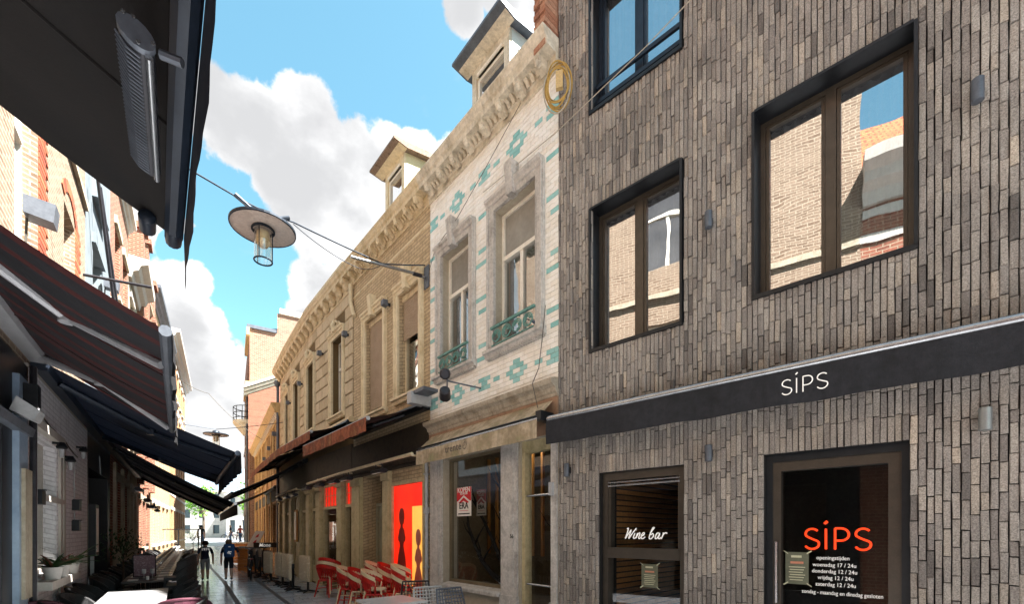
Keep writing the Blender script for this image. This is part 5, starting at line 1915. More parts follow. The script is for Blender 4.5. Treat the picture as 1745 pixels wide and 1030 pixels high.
for s, z in ((18.2, 12.3), (20.4, 12.9), (22.7, 12.3)):
    b = MB()
    b.box(L, s - .3, s + .3, -.5, .18, 3.3, z); b.box(L, s - .38, s + .38, -.58, .28, z, z + .2); b.box(L, s - .36, s + .36, -.1, .26, z - 1.6, z - 1.4)
    b.build('stepped_pier', m_redbrick, gb)
m_ochbrick = mat('ochre_brick', ['#9d8260', '#a98e6c', '#917653'], .9, 4, .003, 50, var=.2, brick=(.22, .07, .01, '#c8b490'))
h6 = row_house(L, 'ochre_house', 'ochre brick house with grey gutter farther along the left side', 'house', 23.0, 32.0, 12.6, 14.6, m_ochbrick, m_slate,
               [(23.8 + 2.1 * k, 24.8 + 2.1 * k, z, z + 1.9) for k in range(4) for z in (1.0, 4.4, 7.6)], 0, 2, .9, m_zinc, m_band)
h7 = row_house(L, 'corner_house', 'tall ochre and brick corner house at the far left end of the street', 'house', 32.0, 46.0, 14.0, 16.5, m_orbrick, m_slate,
               [(33 + 2.2 * k, 34 + 2.2 * k, z, z + 2.0) for k in range(6) for z in (1.0, 4.6, 7.8, 10.8)], 0, 3, 1.3, m_band, m_band, band=(3.9, 7.2, 10.2))
# a slender wall pole and guy rods above the red awning
t = thing('pole', 'thin dark rod slanting up the blue grey house front', 'pole', L(9.3, .1, 5))
MB().tube([(8.5, .15, 8.2), (9.3, .3, 6.2), (9.9, .3, 5.2)], .03, 6, F=L).build('rod', m_lampblack, t)
MB().tube([(8.9, .15, 8.2), (9.7, .35, 6.0)], .022, 6, F=L).build('rod', m_lampblack, t)
t = thing('flag_arm', 'long dark steel arm sticking out from the pale brick house wall', 'pole', L(8.2, 0, 6.2))
MB().tube([(8.2, .0, 6.15), (8.2, .95, 6.22)], .025, 6, F=L).build('arm', m_lampblack, t)
for s, z, lab in ((4.2, 5.05, 'grey floodlight box on the pale brick wall at the left edge'), (10.2, 6.9, 'small grey lamp box on the blue grey house'), (10.9, 5.6, 'lower small grey lamp box on the blue grey house')):
    t = thing('floodlight', lab, 'lamp', L(s, .1, z))
    MB().prism(L, [(.05, z - .09), (.28, z - .12), (.3, z + .08), (.05, z + .1)], s - .1, s + .1).build('lamp_head', m_zinc, t)
    MB().tube([(s, .06, z - .1), (s, .05, z - .5)], .012, 5, F=L).build('cable', m_cable, t)

# ------------------------------------------------------------------ awnings on the left
m_under = mat('brown_black_fabric', ['#0c0a0a', '#130f0d', '#0a090a'], .9, 2, .001, 120, var=.25, trans=.02)
m_navyfab = mat('navy_fabric', ['#0b111d', '#101827'], .85, 3, .001, 120, var=.2, trans=.04)
m_redstripe = mat('dark_red_canvas', ['#2e0d0c', '#3a1211'], .85, 3, .001, 120, var=.15, trans=.05)
m_greystripe = mat('black_stripe_canvas', ['#121215', '#19191d'], .85, 3, .001, 120, var=.15, trans=.04)
m_greyarm = mat('grey_arm_paint', ['#a2a3a6', '#b0b1b4'], .4, 6, var=.1, metal=.2)

aw1 = slope_awning(L, -6.5, -.02, 3.85, 3.05, 1.33, 'awning', 'huge brown black awning overhead at the upper left', m_under, m_navyfab, .31, .1, 12, m_bar=m_navy, m_arm=m_black, wave=.25)
for o, z in ((1.35, 3.035), (1.25, 3.06)):
    MB().tube([(-.10, o, z), (-.09, o, z), (.02, o, z), (.035, o, z)], [.02, .034, .034, .024], 12, F=L).build('end_cap', m_navy, aw1, True)
wire('guy_wire', 'bright thin wire slanting under the big brown awning', [(-1.18, .75, 3.52), (-1.66, 2.13, 3.10)], .006, m_alu)

aw2 = slope_awning(L, 0.97, 4.62, 3.66, 2.93, 1.28, 'awning', 'dark red and black striped awning with scalloped edge on the left', [m_redstripe, m_greystripe], m_greystripe, .20, .06, 20, True,
                   arms=[(1.6, 1.0), (4.45, -.75)], m_bar=m_zinc, m_arm=m_greyarm, stripes=[0, 1, 1, 0, 1, 1, 1], box=True, arm_drop=.02)
aw3 = slope_awning(L, 4.70, 9.75, 3.58, 2.72, 2.02, 'awning', 'navy black awning sloping down beyond the striped one', m_navyfab, m_navyfab, .28, .08, 12, arms=[(5.2, .9), (9.2, -.9)], m_bar=m_navy, m_arm=m_navy)
aw4 = slope_awning(L, 9.85, 18.3, 3.58, 2.28, 2.4, 'awning', 'long black awning hanging low over the terrace tables', m_greystripe, m_greystripe, .28, .08, 16, arms=[(10.6, 1.0), (14, 1.0), (17.6, -1.0)], m_bar=m_alu, m_arm=m_black)

# heater under the big awning
t = thing('patio_heater', 'grey ribbed infrared heater with round end cap under the big overhead awning', 'heater', L(-.9, 1.1, 2.75))
A = Vector((-.983, 1.19, 2.90)); B_ = Vector((-1.29, 1.61, 2.90))
ax = (B_ - A).normalized()
sd2 = ax.cross(Vector((0, 0, 1))).normalized()
upv = Vector((0, 0, 1))
rot = math.radians(-38)
ux = sd2 * math.cos(rot) + upv * math.sin(rot)
uy = -sd2 * math.sin(rot) + upv * math.cos(rot)


def hprof(k):
    pts = []
    for q in range(16):
        a = 2 * math.pi * q / 16
        x, y = .043 * math.cos(a), .029 * math.sin(a)
        pts.append((x * k, y * k))
    return pts


b = MB()
for P, k in ((A, 1), (B_, 1)):
    pass
ra = [b.vert(A + ux * x + uy * y) for x, y in hprof(1)]
rb_ = [b.vert(B_ + ux * x + uy * y) for x, y in hprof(1)]
for q in range(16): b.face((ra[q], ra[(q + 1) % 16], rb_[(q + 1) % 16], rb_[q]))
b.face(rb_)
b.build('body', m_lampblack, t, True)
b = MB()
r0 = [b.vert(A - ax * .012 + ux * x + uy * y) for x, y in hprof(1.06)]
r1 = [b.vert(A + ax * .006 + ux * x + uy * y) for x, y in hprof(1.06)]
for q in range(16): b.face((r0[q], r0[(q + 1) % 16], r1[(q + 1) % 16], r1[q]))
b.face(r0[::-1])
b.build('end_cap', m_zinc, t, True)
b = MB()
nrib = 34
for k in range(nrib):
    c = A.lerp(B_, (k + 1.2) / (nrib + 1.5))
    b.tube([tuple(c + ux * .030 - uy * .027), tuple(c + ux * .0 - uy * .035), tuple(c - ux * .037 - uy * .024)], .0028, 5)
b.build('ribs', m_zinc, t, kind='stuff')
MB().tube([tuple(A + ux * .046 - uy * .016), tuple(B_ + ux * .046 - uy * .016)], .009, 10).build('trim_bar', m_alu, t, True)
for x, y in ((.036, .010), (-.038, .008), (.022, -.02), (-.022, .021)):
    c = A - ax * .016 + ux * x + uy * y
    MB().tube([tuple(c), tuple(c - ax * .004)], .005, 8).build('screw', m_alu, t)
MB().tube([tuple(A + ux * .04 + uy * .03 + ax * .02), tuple(A + ux * .085 + uy * .05 + ax * .0)], .012, 8).build('mount', m_zinc, t)

# heaters and lamps under the long awning
for s, o, z, lab in ((11.9, .5, 2.62, 'patio heater at the near end under the long black awning'), (13.0, .6, 2.42, 'patio heater on the stone pier behind the terrace'), (14.2, .6, 2.3, 'second patio heater over the terrace tables'), (15.6, .6, 2.35, 'third patio heater over the terrace tables'), (17.2, .6, 2.3, 'farthest patio heater under the long black awning')):
    heater(L, s, o, z, lab, .45, grp='heaters under the long black awning')

# ------------------------------------------------------------------ far end of the street: square, buildings, trees
m_far = mat('far_pale_stone', ['#b8b4ac', '#c6c2ba', '#a8a49c'], .85, 1, var=.1, streak=.15)
m_farroof = mat('far_blue_roof', ['#6f7f8a', '#7d8d98'], .7, 1, var=.15)


def far_house(x0, x1, y, h, ridge, lab, mw, nw, nf, roof=m_farroof):
    T = thing('far_house', lab, 'house', ((x0 + x1) / 2, y, gz(y)))
    z0 = gz(y)
    G = lambda x, o, z: (x, y - o, z + z0)
    wins = []
    wd = (x1 - x0) / nw
    for i in range(nw):
        for f in range(nf):
            fh = h / nf
            wins.append((x0 + wd * (i + .28), x0 + wd * (i + .72), f * fh + fh * .25, f * fh + fh * .8))
    MB().wall(G, x0, x1, 0, h, wins, .3).build('wall', mw, T)
    for w in wins:
        MB().box(G, w[0], w[1], -.35, -.25, w[2], w[3]).build('window', m_far_glass, T)
    b = MB()
    b.poly([(x0, 0, h), (x1, 0, h), (x1, -5, ridge), (x0, -5, ridge)], G)
    b.poly([(x0, -10, h), (x1, -10, h), (x1, -5, ridge), (x0, -5, ridge)], G)
    b.build('roof', roof, T)
    b = MB()
    for x in (x0, x1): b.poly([(x, 0, 0), (x, -10, 0), (x, -10, h), (x, -5, ridge), (x, 0, h)], G)
    b.poly([(x0, -10, 0), (x1, -10, 0), (x1, -10, h), (x0, -10, h)], G)
    b.build('side_wall', mw, T)
    MB().box(G, x0 - .1, x1 + .1, 0, .4, h - .3, h).build('cornice', m_whitestone, T)


m_far_glass = mat('far_window', ['#3a4650', '#4a5862'], .2, 3, var=.2)
far_house(-62, -47, 78, 8.0, 12.5, 'long pale house with white windows closing the square', m_far, 6, 3)
far_house(-46.5, -40.5, 74, 7.2, 11.0, 'pale house with a blue grey roof at the end of the street', m_far, 3, 2)
far_house(-40, -33, 76, 11, 14, 'brown brick house far behind the tree on the square', m_tallbrick, 3, 3)

m_leaf = mat('leaf', ['#4c7a26', '#6b9a34', '#88b548', '#3f6a20'], .6, 2, attr=True, var=.25, trans=.35)
m_bark = mat('bark', ['#4a4036', '#5c5044'], .9, 8, .01, 30)


def tree(x, y, h, r, lab, seed, n=900, zc=.62):
    rnd = random.Random(seed)
    z0 = gz(y)
    T = thing('tree', lab, 'tree', (x, y, z0))
    b = MB()
    b.tube([(x, y, z0), (x + .05, y, z0 + h * .25), (x - .05, y + .05, z0 + h * .55)], [.18, .14, .07], 8)
    b.build('trunk', m_bark, T)
    lobes = []
    for k in range(9):
        a = rnd.uniform(0, 6.28)
        d = r * rnd.uniform(.2, .7)
        q = (x + d * math.cos(a), y + d * math.sin(a), z0 + h * zc + rnd.uniform(-.25, .35) * h * .5)
        lobes.append((q, r * rnd.uniform(.3, .5)))
        MB().tube([(x, y, z0 + h * .4), tuple((Vector((x, y, z0 + h * .4)) + Vector(q)) / 2 + Vector((0, 0, .1))), q], [.06, .045, .02], 6).build('limb', m_bark, T)
    b = MB()
    for i in range(n):
        c, rr = rnd.choice(lobes)
        v = Vector((rnd.gauss(0, 1), rnd.gauss(0, 1), rnd.gauss(0, 1))).normalized() * rr * rnd.uniform(.55, 1.05)
        p = Vector(c) + v
        u = Vector((rnd.gauss(0, 1), rnd.gauss(0, 1), rnd.gauss(0, .6))).normalized()
        w = u.cross(Vector((rnd.gauss(0, 1), rnd.gauss(0, 1), rnd.gauss(0, 1)))).normalized()
        s = rnd.uniform(.10, .2) * (h / 7)
        b.cur = rnd.random()
        b.face([b.vert(p - u * s), b.vert(p + w * s * .6), b.vert(p + u * s), b.vert(p - w * s * .6)])
    b.build('crown', m_leaf, T, kind='stuff', recalc=False)


tree(-38.0, 56, 7.4, 2.4, 'bright green tree on the square below the navy awning', 3, 1100)
tree(-34.0, 60, 8.6, 2.2, 'green tree beside the tall brick building on the square', 5, 1100)

# ------------------------------------------------------------------ paving slabs in the street
m_slab = mat('paving_slab', ['#a9abb0', '#b6b8bc', '#c0c1c4', '#9d9fa4'], .14, 3, .001, 80, attr=True, var=.22)
slabs = []
C = Path([(.9, 1.2), (-2.4, 5.4), (-5.3, 9.6), (-8.9, 14.7), (-13.1, 20.4), (-20.5, 31.5), (-27, 41.8)], 0, 1)
row = 0
s = 0.0
while s < 46:
    ln = .20 if s < 26 else .4
    w = .33 if s < 26 else .66
    half = 4.4
    x = -half - (row % 2) * w * .5
    while x < half:
        slabs.append((s + .004, s + ln - .004, x + .004, x + w - .004))
        x += w
    s += ln
    row += 1
vis = []
for i, (a, e, x0, x1) in enumerate(slabs):
    p = C((a + e) / 2, (x0 + x1) / 2, 0)
    if p[1] < 2: continue
    u, v = project(p)
    if 300 < u < 620 and v < 1035 and p[1] > 9.5:
        vis.append((p[1], i))
vis.sort()
sel = set(i for _, i in vis[:300])
b = MB()
pav = bpy.data.objects.new('pavement', None)
col.objects.link(pav)
pav['kind'] = 'structure'
for i, (a, e, x0, x1) in enumerate(slabs):
    t = MB() if i in sel else b
    t.cur = random.random()
    zt = random.uniform(-.002, .002)
    P = [C(a, x0), C(e, x0), C(e, x1), C(a, x1)]
    zz = [gz(p[1]) for p in P]
    top = [t.vert((p[0], p[1], z + zt), (p[0], p[1])) for p, z in zip(P, zz)]
    bot = [t.vert((p[0], p[1], z - .05), (p[0], p[1])) for p, z in zip(P, zz)]
    t.face(top)
    for k in range(4): t.face((top[k], bot[k], bot[(k + 1) % 4], top[(k + 1) % 4]))
    if i in sel:
        t.build('paving_slab', m_slab, pav)
b.build('paving', m_slab, pav, kind='stuff')
# gully lines
for o, lab in ((-.55, 1), (.35, 2)):
    q = MB()
    q.prism(lambda s, o_, z: tuple(Vector(C(s, o_, z)) + Vector((0, 0, gz(C(s, o_)[1])))), [(o - .05, .0), (o - .05, .006), (o + .05, .006), (o + .05, 0)], 8, 26, 30)
    q.build('gully', mat('gully_iron', ['#2a2b2e', '#3a3b3f'], .5, 6, var=.3), pav)

# ------------------------------------------------------------------ street lamps on wires
m_hat = mat('lamp_hat', ['#d8cdc2', '#e0d6cc', '#ccc0b5'], .6, 4, var=.2)
m_hattop = mat('lamp_iron', ['#1f2833', '#2a3542'], .5, 6, var=.2, metal=.4)
m_lampglass = glass('lantern_glass', .18, (.93, .93, .88))
m_amber = mat('lamp_reflector', ['#c8b48a', '#d8c8a0'], .3, 6, var=.1, metal=.3)


def street_lamp(x, y, z, lab, k=1.0):
    """z = underside of the hat"""
    t = thing('street_lamp', lab, 'lamp', (x, y, z - .52 * k), 'lanterns hung on wires over the street')
    c = (x, y, z)
    b = MB()
    b.lathe([(.13 * k, .01), (.44 * k, -.01), (.455 * k, .0), (.455 * k, .015), (.14 * k, .05), (.12 * k, .05)], c, 36)
    hat = b.build('hat', m_hat, t, True)
    MB().lathe([(.446 * k, -.022), (.46 * k, -.012), (.46 * k, .018), (.446 * k, .016)], c, 36, caps=False).build('rim', m_hattop, hat)
    MB().lathe([(.14 * k, .03), (.15 * k, .06), (.12 * k, .14), (.05 * k, .17), (.02, .18)], c, 18).build('cap', m_hattop, t, True)
    MB().lathe([(.15 * k, .0), (.165 * k, -.02), (.165 * k, -.04), (.14 * k, -.04)], c, 24, caps=False).build('collar', m_hattop, t, True)
    b = MB()
    n = 24
    r0 = [b.vert((x + .122 * k * math.cos(2 * math.pi * q / n), y + .122 * k * math.sin(2 * math.pi * q / n), z - .04)) for q in range(n)]
    r1 = [b.vert((x + .122 * k * math.cos(2 * math.pi * q / n), y + .122 * k * math.sin(2 * math.pi * q / n), z - .5 * k)) for q in range(n)]
    for q in range(n): b.face((r0[q], r0[(q + 1) % n], r1[(q + 1) % n], r1[q]))
    b.build('glass_cylinder', m_lampglass, t, 'all')
    b = MB()
    b.tube([(x + .125 * k * math.cos(2 * math.pi * q / 24), y + .125 * k * math.sin(2 * math.pi * q / 24), z - .5 * k) for q in range(24)], .012, 6, True)
    b.build('bottom_ring', m_hattop, t)
    for q in range(3):
        a = q * 2.09 + .6
        MB().tube([(x + .128 * k * math.cos(a), y + .128 * k * math.sin(a), z - .03), (x + .128 * k * math.cos(a), y + .128 * k * math.sin(a), z - .51 * k)], .007, 5).build('rod', m_hattop, t)
    MB().lathe([(.05, -.03), (.09 * k, -.06), (.10 * k, -.22 * k), (.06 * k, -.28 * k), (.03, -.3 * k)], c, 14).build('reflector', m_amber, t, True)
    return t


street_lamp(-3.83, 7.0, 6.27, 'large lantern with a wide round hat hanging over the street')
street_lamp(-12.3, 18.9, 5.64, 'far small lantern hanging lower over the street')
W0 = R(3.5, .05, 6.78)
wire('lamp_wire', 'dark wire carrying the large lantern across the street', [L(5.0, .0, 7.05), (-4.15, 6.72, 6.60), (-3.83, 7.0, 6.55), (-3.5, 7.28, 6.56), R(3.9, .75, 6.72), W0], .012, m_hattop, .01)
t = thing('wire_clamp', 'dark curved clamp holding the large lantern on its wire', 'clamp', (-3.83, 7, 6.45))
MB().tube([(-4.12, 6.76, 6.62), (-3.95, 6.9, 6.50), (-3.83, 7.0, 6.48), (-3.70, 7.11, 6.50), (-3.55, 7.24, 6.60)], [.035, .028, .03, .028, .035], 8).build('bow', m_hattop, t, True)
MB().tube([(-3.83, 7, 6.48), (-3.83, 7, 6.38)], .03, 8).build('hook', m_hattop, t)
wire('lamp_wire', 'thin second wire slung just below the lantern wire', [(-3.5, 7.28, 6.53), R(4.0, 1.2, 6.52), R(3.9, .75, 6.70)], .006, m_hattop, .06)
wire('lamp_wire', 'wire carrying the far lantern', [L(19.2, 0, 5.95), (-12.3, 18.9, 5.86), R(15.5, 0, 6.0)], .012, m_hattop, .03)
wire('lamp_wire', 'faint high wire far down the street', [L(25.5, 0, 10.0), (-17, 25.5, 9.35), R(23.2, 0, 6.5)], .014, m_cable, .25)
t = thing('flag_arm', 'steel arm bracket jutting from the brown house by the white tiles', 'pole', R(3.52, 0, 6.5))
MB().tube([R(3.52, .0, 6.55), R(3.52, .2, 6.55), tuple(Vector(R(3.52, 1.5, 6.38)))], .024, 8).build('arm', m_alu, t, True)
MB().tube([R(3.52, .12, 6.55), R(3.52, .3, 6.53)], .034, 8).build('socket', m_lampblack, t)
MB().box(R, 3.42, 3.60, .0, .02, 6.35, 6.78).build('wall_plate', m_zinc, t)
wire('lamp_wire', 'short stay wire from the lantern wire down to the brown house wall', [R(3.9, .75, 6.72), R(3.55, .03, 6.62)], .006, m_hattop)

# ------------------------------------------------------------------ furniture
m_wick = mat('black_wicker', ['#141414', '#1f1f20', '#0f0f10'], .55, 30, .004, 120, var=.4)
m_blackseat = mat('black_seat', ['#1a1a1c', '#232326'], .6, 10, var=.2)
m_whitetop = mat('white_tabletop', ['#b0aeab', '#bcbab7'], .35, 6, var=.06)
m_darktop = mat('dark_tabletop', ['#3a3531', '#48423d'], .4, 6, var=.2)
m_napkin = mat('white_cloth', ['#e0dcd4', '#ebe8e2'], .8, 6, var=.06)
m_redch = mat('red_chair_paint', ['#b3201a', '#c42a20', '#9a1a15'], .45, 8, var=.15)
m_creamch = mat('cream_chair_paint', ['#d8c49c', '#e2d0aa'], .5, 8, var=.12)
m_creamtop = mat('pale_wood_top', ['#d8c8ae', '#c8b698', '#e2d4bc'], .6, 4, var=.15, stretch=(1, 1, 4))
m_wine = mat('wine_seat', ['#4a2430', '#582c3a'], .6, 6, var=.15)
m_clear = glass('screen_glass', .08, (.93, .96, .96))
m_crate = mat('orange_wood', ['#b8702e', '#c8823c', '#a8642a'], .55, 3, .001, 30, var=.2, stretch=(1, 1, 6))


def put(o, x, y, z=0.0, rz=0.0, tilt=0.0):
    o.location = (x, y, z)
    o.rotation_euler = (tilt, 0, rz)
    return o


def face_dir(v):
    """turn about z that carries local +y onto v"""
    return math.atan2(-v[0], v[1])


def make_wicker(label, group, mb=m_wick, ms=m_blackseat):
    t = thing('wicker_chair', label, 'chair', (0, 0, 0), group)
    b = MB()
    b.box(ID, -.22, .22, -.21, .21, .42, .46)
    b.build('seat', ms, t)
    b = MB()
    n = 12
    rows = []
    for i in range(n + 1):
        a = math.pi * (i / n) * 1.05 + math.pi * 0.975
        x, y = .27 * math.cos(a), .25 * math.sin(a) + .02
        top = .66 + .17 * max(0, math.sin(math.pi * i / n)) ** .7
        rows.append([(x, y, .42), (x * 1.04, y * 1.04, top)])
    for p, q in zip(rows, rows[1:]):
        for k in (1.0,):
            f0 = [b.vert(v) for v in (p[0], q[0], q[1], p[1])]
            g0 = [b.vert((v[0] * .9, v[1] * .9 + .005, v[2])) for v in (p[0], q[0], q[1], p[1])]
            b.face(f0); b.face(g0[::-1])
            b.face((f0[3], f0[2], g0[2], g0[3])); b.face((f0[0], f0[1], g0[1], g0[0]))
    b.build('backrest', mb, t, True)
    b = MB()
    b.tube([(p[1][0] * .97, p[1][1] * .97, p[1][2]) for p in rows], .018, 6)
    b.build('top_rail', mb, t, True)
    for x, y in ((-.2, -.19), (.2, -.19), (-.2, .19), (.2, .19)):
        MB().tube([(x, y, .42), (x * 1.12, y * 1.12, 0)], [.016, .013], 6).build('leg', ms, t)
    return t


def make_table(label, group, mt, mleg, w=.68, d=.62, z=.745):
    t = thing('terrace_table', label, 'table', (0, 0, 0), group)
    b = MB()
    b.box(ID, -w / 2, w / 2, -d / 2, d / 2, z - .03, z)
    b.build('tabletop', mt, t)
    MB().tube([(0, 0, .03), (0, 0, z - .03)], .03, 8).build('column', mleg, t)
    for k in range(4):
        a = math.pi / 4 + k * math.pi / 2
        MB().tube([(0, 0, .05), (.26 * math.cos(a), .26 * math.sin(a), .015)], [.025, .018], 6).build('foot', mleg, t)
    return t


wk = make_wicker('black wicker chair along the terrace tables on the left', 'black wicker chairs on the left terrace')
tw = make_table('white topped table at the near end of the left terrace', 'white tables on the left terrace', mat('grey_white_tabletop', ['#7d7d7e', '#888889'], .4, 6, var=.08), m_black)
td = make_table('dark table with white settings in the long terrace row', 'dark tables in the long terrace row', m_darktop, m_black)
ps = thing('place_setting', 'white folded napkin and glasses on a dark terrace table', 'tableware', (0, 0, 0), 'settings on the dark terrace tables')
for sx in (-1, 1):
    b = MB()
    b.box(ID, sx * .2 - .07, sx * .2 + .07, -.13, .13, 0, .012)
    b.build('napkin', m_napkin, ps)
    MB().lathe([(.028, 0), (.004, .006), (.004, .08), (.03, .10), (.034, .16), (.03, .18)], (sx * .06, .17, 0), 8).build('wine_glass', mat('tableware_glass', ['#b8bcbc', '#c8cccc'], .15, 5, var=.1), ps)
MB().lathe([(.024, 0), (.024, .06), (.02, .065)], (0, -.05, 0), 8).build('candle', m_napkin, ps)
used = {}


def clone(root, x, y, z=0, rz=0, label=None):
    if root.name not in used:
        used[root.name] = 1
        o = root
    else:
        o = copy_tree(root)
    if label: o['label'] = label
    return put(o, x, y, z, rz)


def at(F, s, o):
    p = F(s, o, 0)
    d, n = F.dirs(s)
    return p, d, n


ORD = 'first second third fourth fifth sixth seventh eighth ninth tenth eleventh twelfth thirteenth fourteenth fifteenth sixteenth seventeenth eighteenth nineteenth twentieth'.split()
ORD += ['twenty-' + x for x in ORD[:9]]
for i, s in enumerate((3.5, 4.2, 4.9, 5.6)):
    p, d, n = at(L, s, .90)
    clone(tw, p[0], p[1], 0, face_dir(d), 'white topped terrace table, ' + ORD[i] + ' of the white ones from the camera')
k = 0
s = 7.6
while s < 24:
    p, d, n = at(L, s, .92)
    clone(td, p[0], p[1], gz(p[1]), face_dir(d), 'dark terrace table, ' + ORD[k] + ' of the long row counted from the near end')
    clone(ps, p[0], p[1], gz(p[1]) + .745, face_dir(d), 'white napkins and glasses on the ' + ORD[k] + ' dark terrace table from the near end')
    s += .74
    k += 1
for ci, s in enumerate([3.6, 4.3, 5.0, 5.7, 6.4] + [7.6 + .74 * i for i in range(21)]):
    for o, sg in ((.38, 1), (1.36, -1)):
        p, d, n = at(L, s + random.uniform(-.05, .05), o + random.uniform(-.04, .04))
        clone(wk, p[0], p[1], gz(p[1]), face_dir(n * sg) + random.uniform(-.12, .12), 'black wicker chair on the ' + ('wall' if sg > 0 else 'street') + ' side of the terrace tables, ' + ORD[ci] + ' from the camera')
# stacked wicker chairs at the street edge of the terrace
for si, (s, nst) in enumerate(((6.6, 4), (7.0, 3))):
    for i in range(nst):
        p, d, n = at(L, s + .02 * i, 1.38)
        o = clone(wk, p[0], p[1], .0 + .13 * i, face_dir(-n), 'black wicker chair, ' + ORD[i] + ' from the ground in the ' + ('nearer', 'farther')[si] + ' stack beside the tables')
        o['group'] = 'stacked black wicker chairs'

# wine coloured chairs close to the camera
for x, y, rz, lab in ((-3.86, 5.35, .6, 'wine coloured padded chair whose back shows at the bottom edge left of the kids'), (-5.35, 5.05, .9, 'wine coloured padded chair at the bottom left corner by the sill plants')):
    t = make_wicker(lab, None, m_wine, m_blackseat)
    put(t, x, y, 0, rz)

# menu stand on the row
p, d, n = at(L, 8.2, .85)
t = thing('menu_stand', 'tilted framed menu card standing on the first dark terrace table', 'menu', (p[0], p[1], .745))
G = lambda x, y, z: (p[0] + d.x * y * 1 + n.x * x, p[1] + d.y * y + n.y * x, .75 + z)
for nm, a, m_ in (('frame', .0, m_black), ('card', .006, mat('menu_card', ['#a8929a', '#8a6f78', '#c4b4b8'], .6, 25, var=.3))):
    b = MB()
    w = .17 - a * 2.5
    f = [b.vert(G(x, -a - z * .25, z)) for x, z in ((-w, a * 2.5), (w, a * 2.5), (w, .42 - a * 2.5), (-w, .42 - a * 2.5))]
    g2 = [b.vert(G(x, -a - z * .25 + .012, z)) for x, z in ((-w, a * 2.5), (w, a * 2.5), (w, .42 - a * 2.5), (-w, .42 - a * 2.5))]
    b.face(f); b.face(g2[::-1])
    for q in range(4): b.face((f[q], f[(q + 1) % 4], g2[(q + 1) % 4], g2[q]))
    b.build(nm, m_, t)

# glass wind screens across the terrace
for (x0, y0), (x1, y1), lab in (((-19.35, 24.9), (-17.1, 24.8), 'black framed glass wind screen crossing the left terrace'), ((-17.1, 24.8), (-17.9, 26.2), 'black framed glass wind screen end panel turning along the street')):
    z0 = gz(25)
    t = thing('glass_screen', lab, 'screen', ((x0 + x1) / 2, (y0 + y1) / 2, z0))
    n = 2 if abs(x1 - x0) > 1 else 1
    b = MB()
    b.tube([(x0, y0, z0 + 1.72), (x1, y1, z0 + 1.72)], .03, 6); b.build('top_rail', m_black, t)
    MB().tube([(x0, y0, z0 + .55), (x1, y1, z0 + .55)], .03, 6).build('bottom_rail', m_black, t)
    for i in range(n + 1):
        x, y = x0 + (x1 - x0) * i / n, y0 + (y1 - y0) * i / n
        MB().tube([(x, y, z0), (x, y, z0 + 1.72)], .03, 6).build('post', m_black, t)
    b = MB()
    b.face([b.vert(v) for v in ((x0, y0, z0 + .05), (x1, y1, z0 + .05), (x1, y1, z0 + .55), (x0, y0, z0 + .55))])
    b.build('lower_panel', m_black, t)
    b = MB()
    b.face([b.vert(v) for v in ((x0, y0, z0 + .58), (x1, y1, z0 + .58), (x1, y1, z0 + 1.69), (x0, y0, z0 + 1.69))])
    b.build('pane', m_clear, t)


# red and cream spindle chairs
def make_spindle(label, group, m_rail, m_slat):
    t = thing('spindle_chair', label, 'chair', (0, 0, 0), group)
    b = MB()
    b.lathe([(.0, .40), (.20, .40), (.215, .415), (.20, .435), (.0, .44)], (0, 0, 0), 18)
    b.build('seat', m_rail, t, True)
    n = 16
    top = []
    for i in range(n + 1):
        a = math.pi * (i / n) * 1.16 + math.pi * .92
        x, y = .27 * math.cos(a), .25 * math.sin(a)
        z = .62 + .15 * max(0, math.sin(math.pi * i / n))
        top.append((x, y, z))
    b = MB()
    rr = []
    for (x, y, z) in top:
        rr.append([b.vert(v) for v in ((x, y, z - .04), (x * 1.07, y * 1.07, z - .04), (x * 1.07, y * 1.07, z + .035), (x, y, z + .035))])
    for p_, q in zip(rr, rr[1:]):
        for k in range(4): b.face((p_[k], p_[(k + 1) % 4], q[(k + 1) % 4], q[k]))
    b.face(rr[0][::-1]); b.face(rr[-1])
    b.build('back_rail', m_rail, t, True)
    for i in range(2, n - 1, 1):
        x, y, z = top[i]
        MB().tube([(x * .72, y * .72, .43), (x * 1.02, y * 1.02, z - .04)], .012, 5).build('spindle', m_slat, t)
    for i in (0, n):
        x, y, z = top[i]
        MB().tube([(x * .8, y * .8, .43), (x * 1.03, y * 1.03, z - .03)], .018, 6).build('arm_post', m_rail, t)
    for x, y in ((-.15, -.14), (.15, -.14), (-.15, .14), (.15, .14)):
        MB().tube([(x, y, .41), (x * 1.5, y * 1.5, 0)], [.02, .015], 7).build('leg', m_rail, t)
    for sg in (-1, 1):
        MB().tube([(sg * .19, -.17, .2), (sg * .19, .17, .2)], .011, 6).build('stretcher', m_rail, t)
    return t


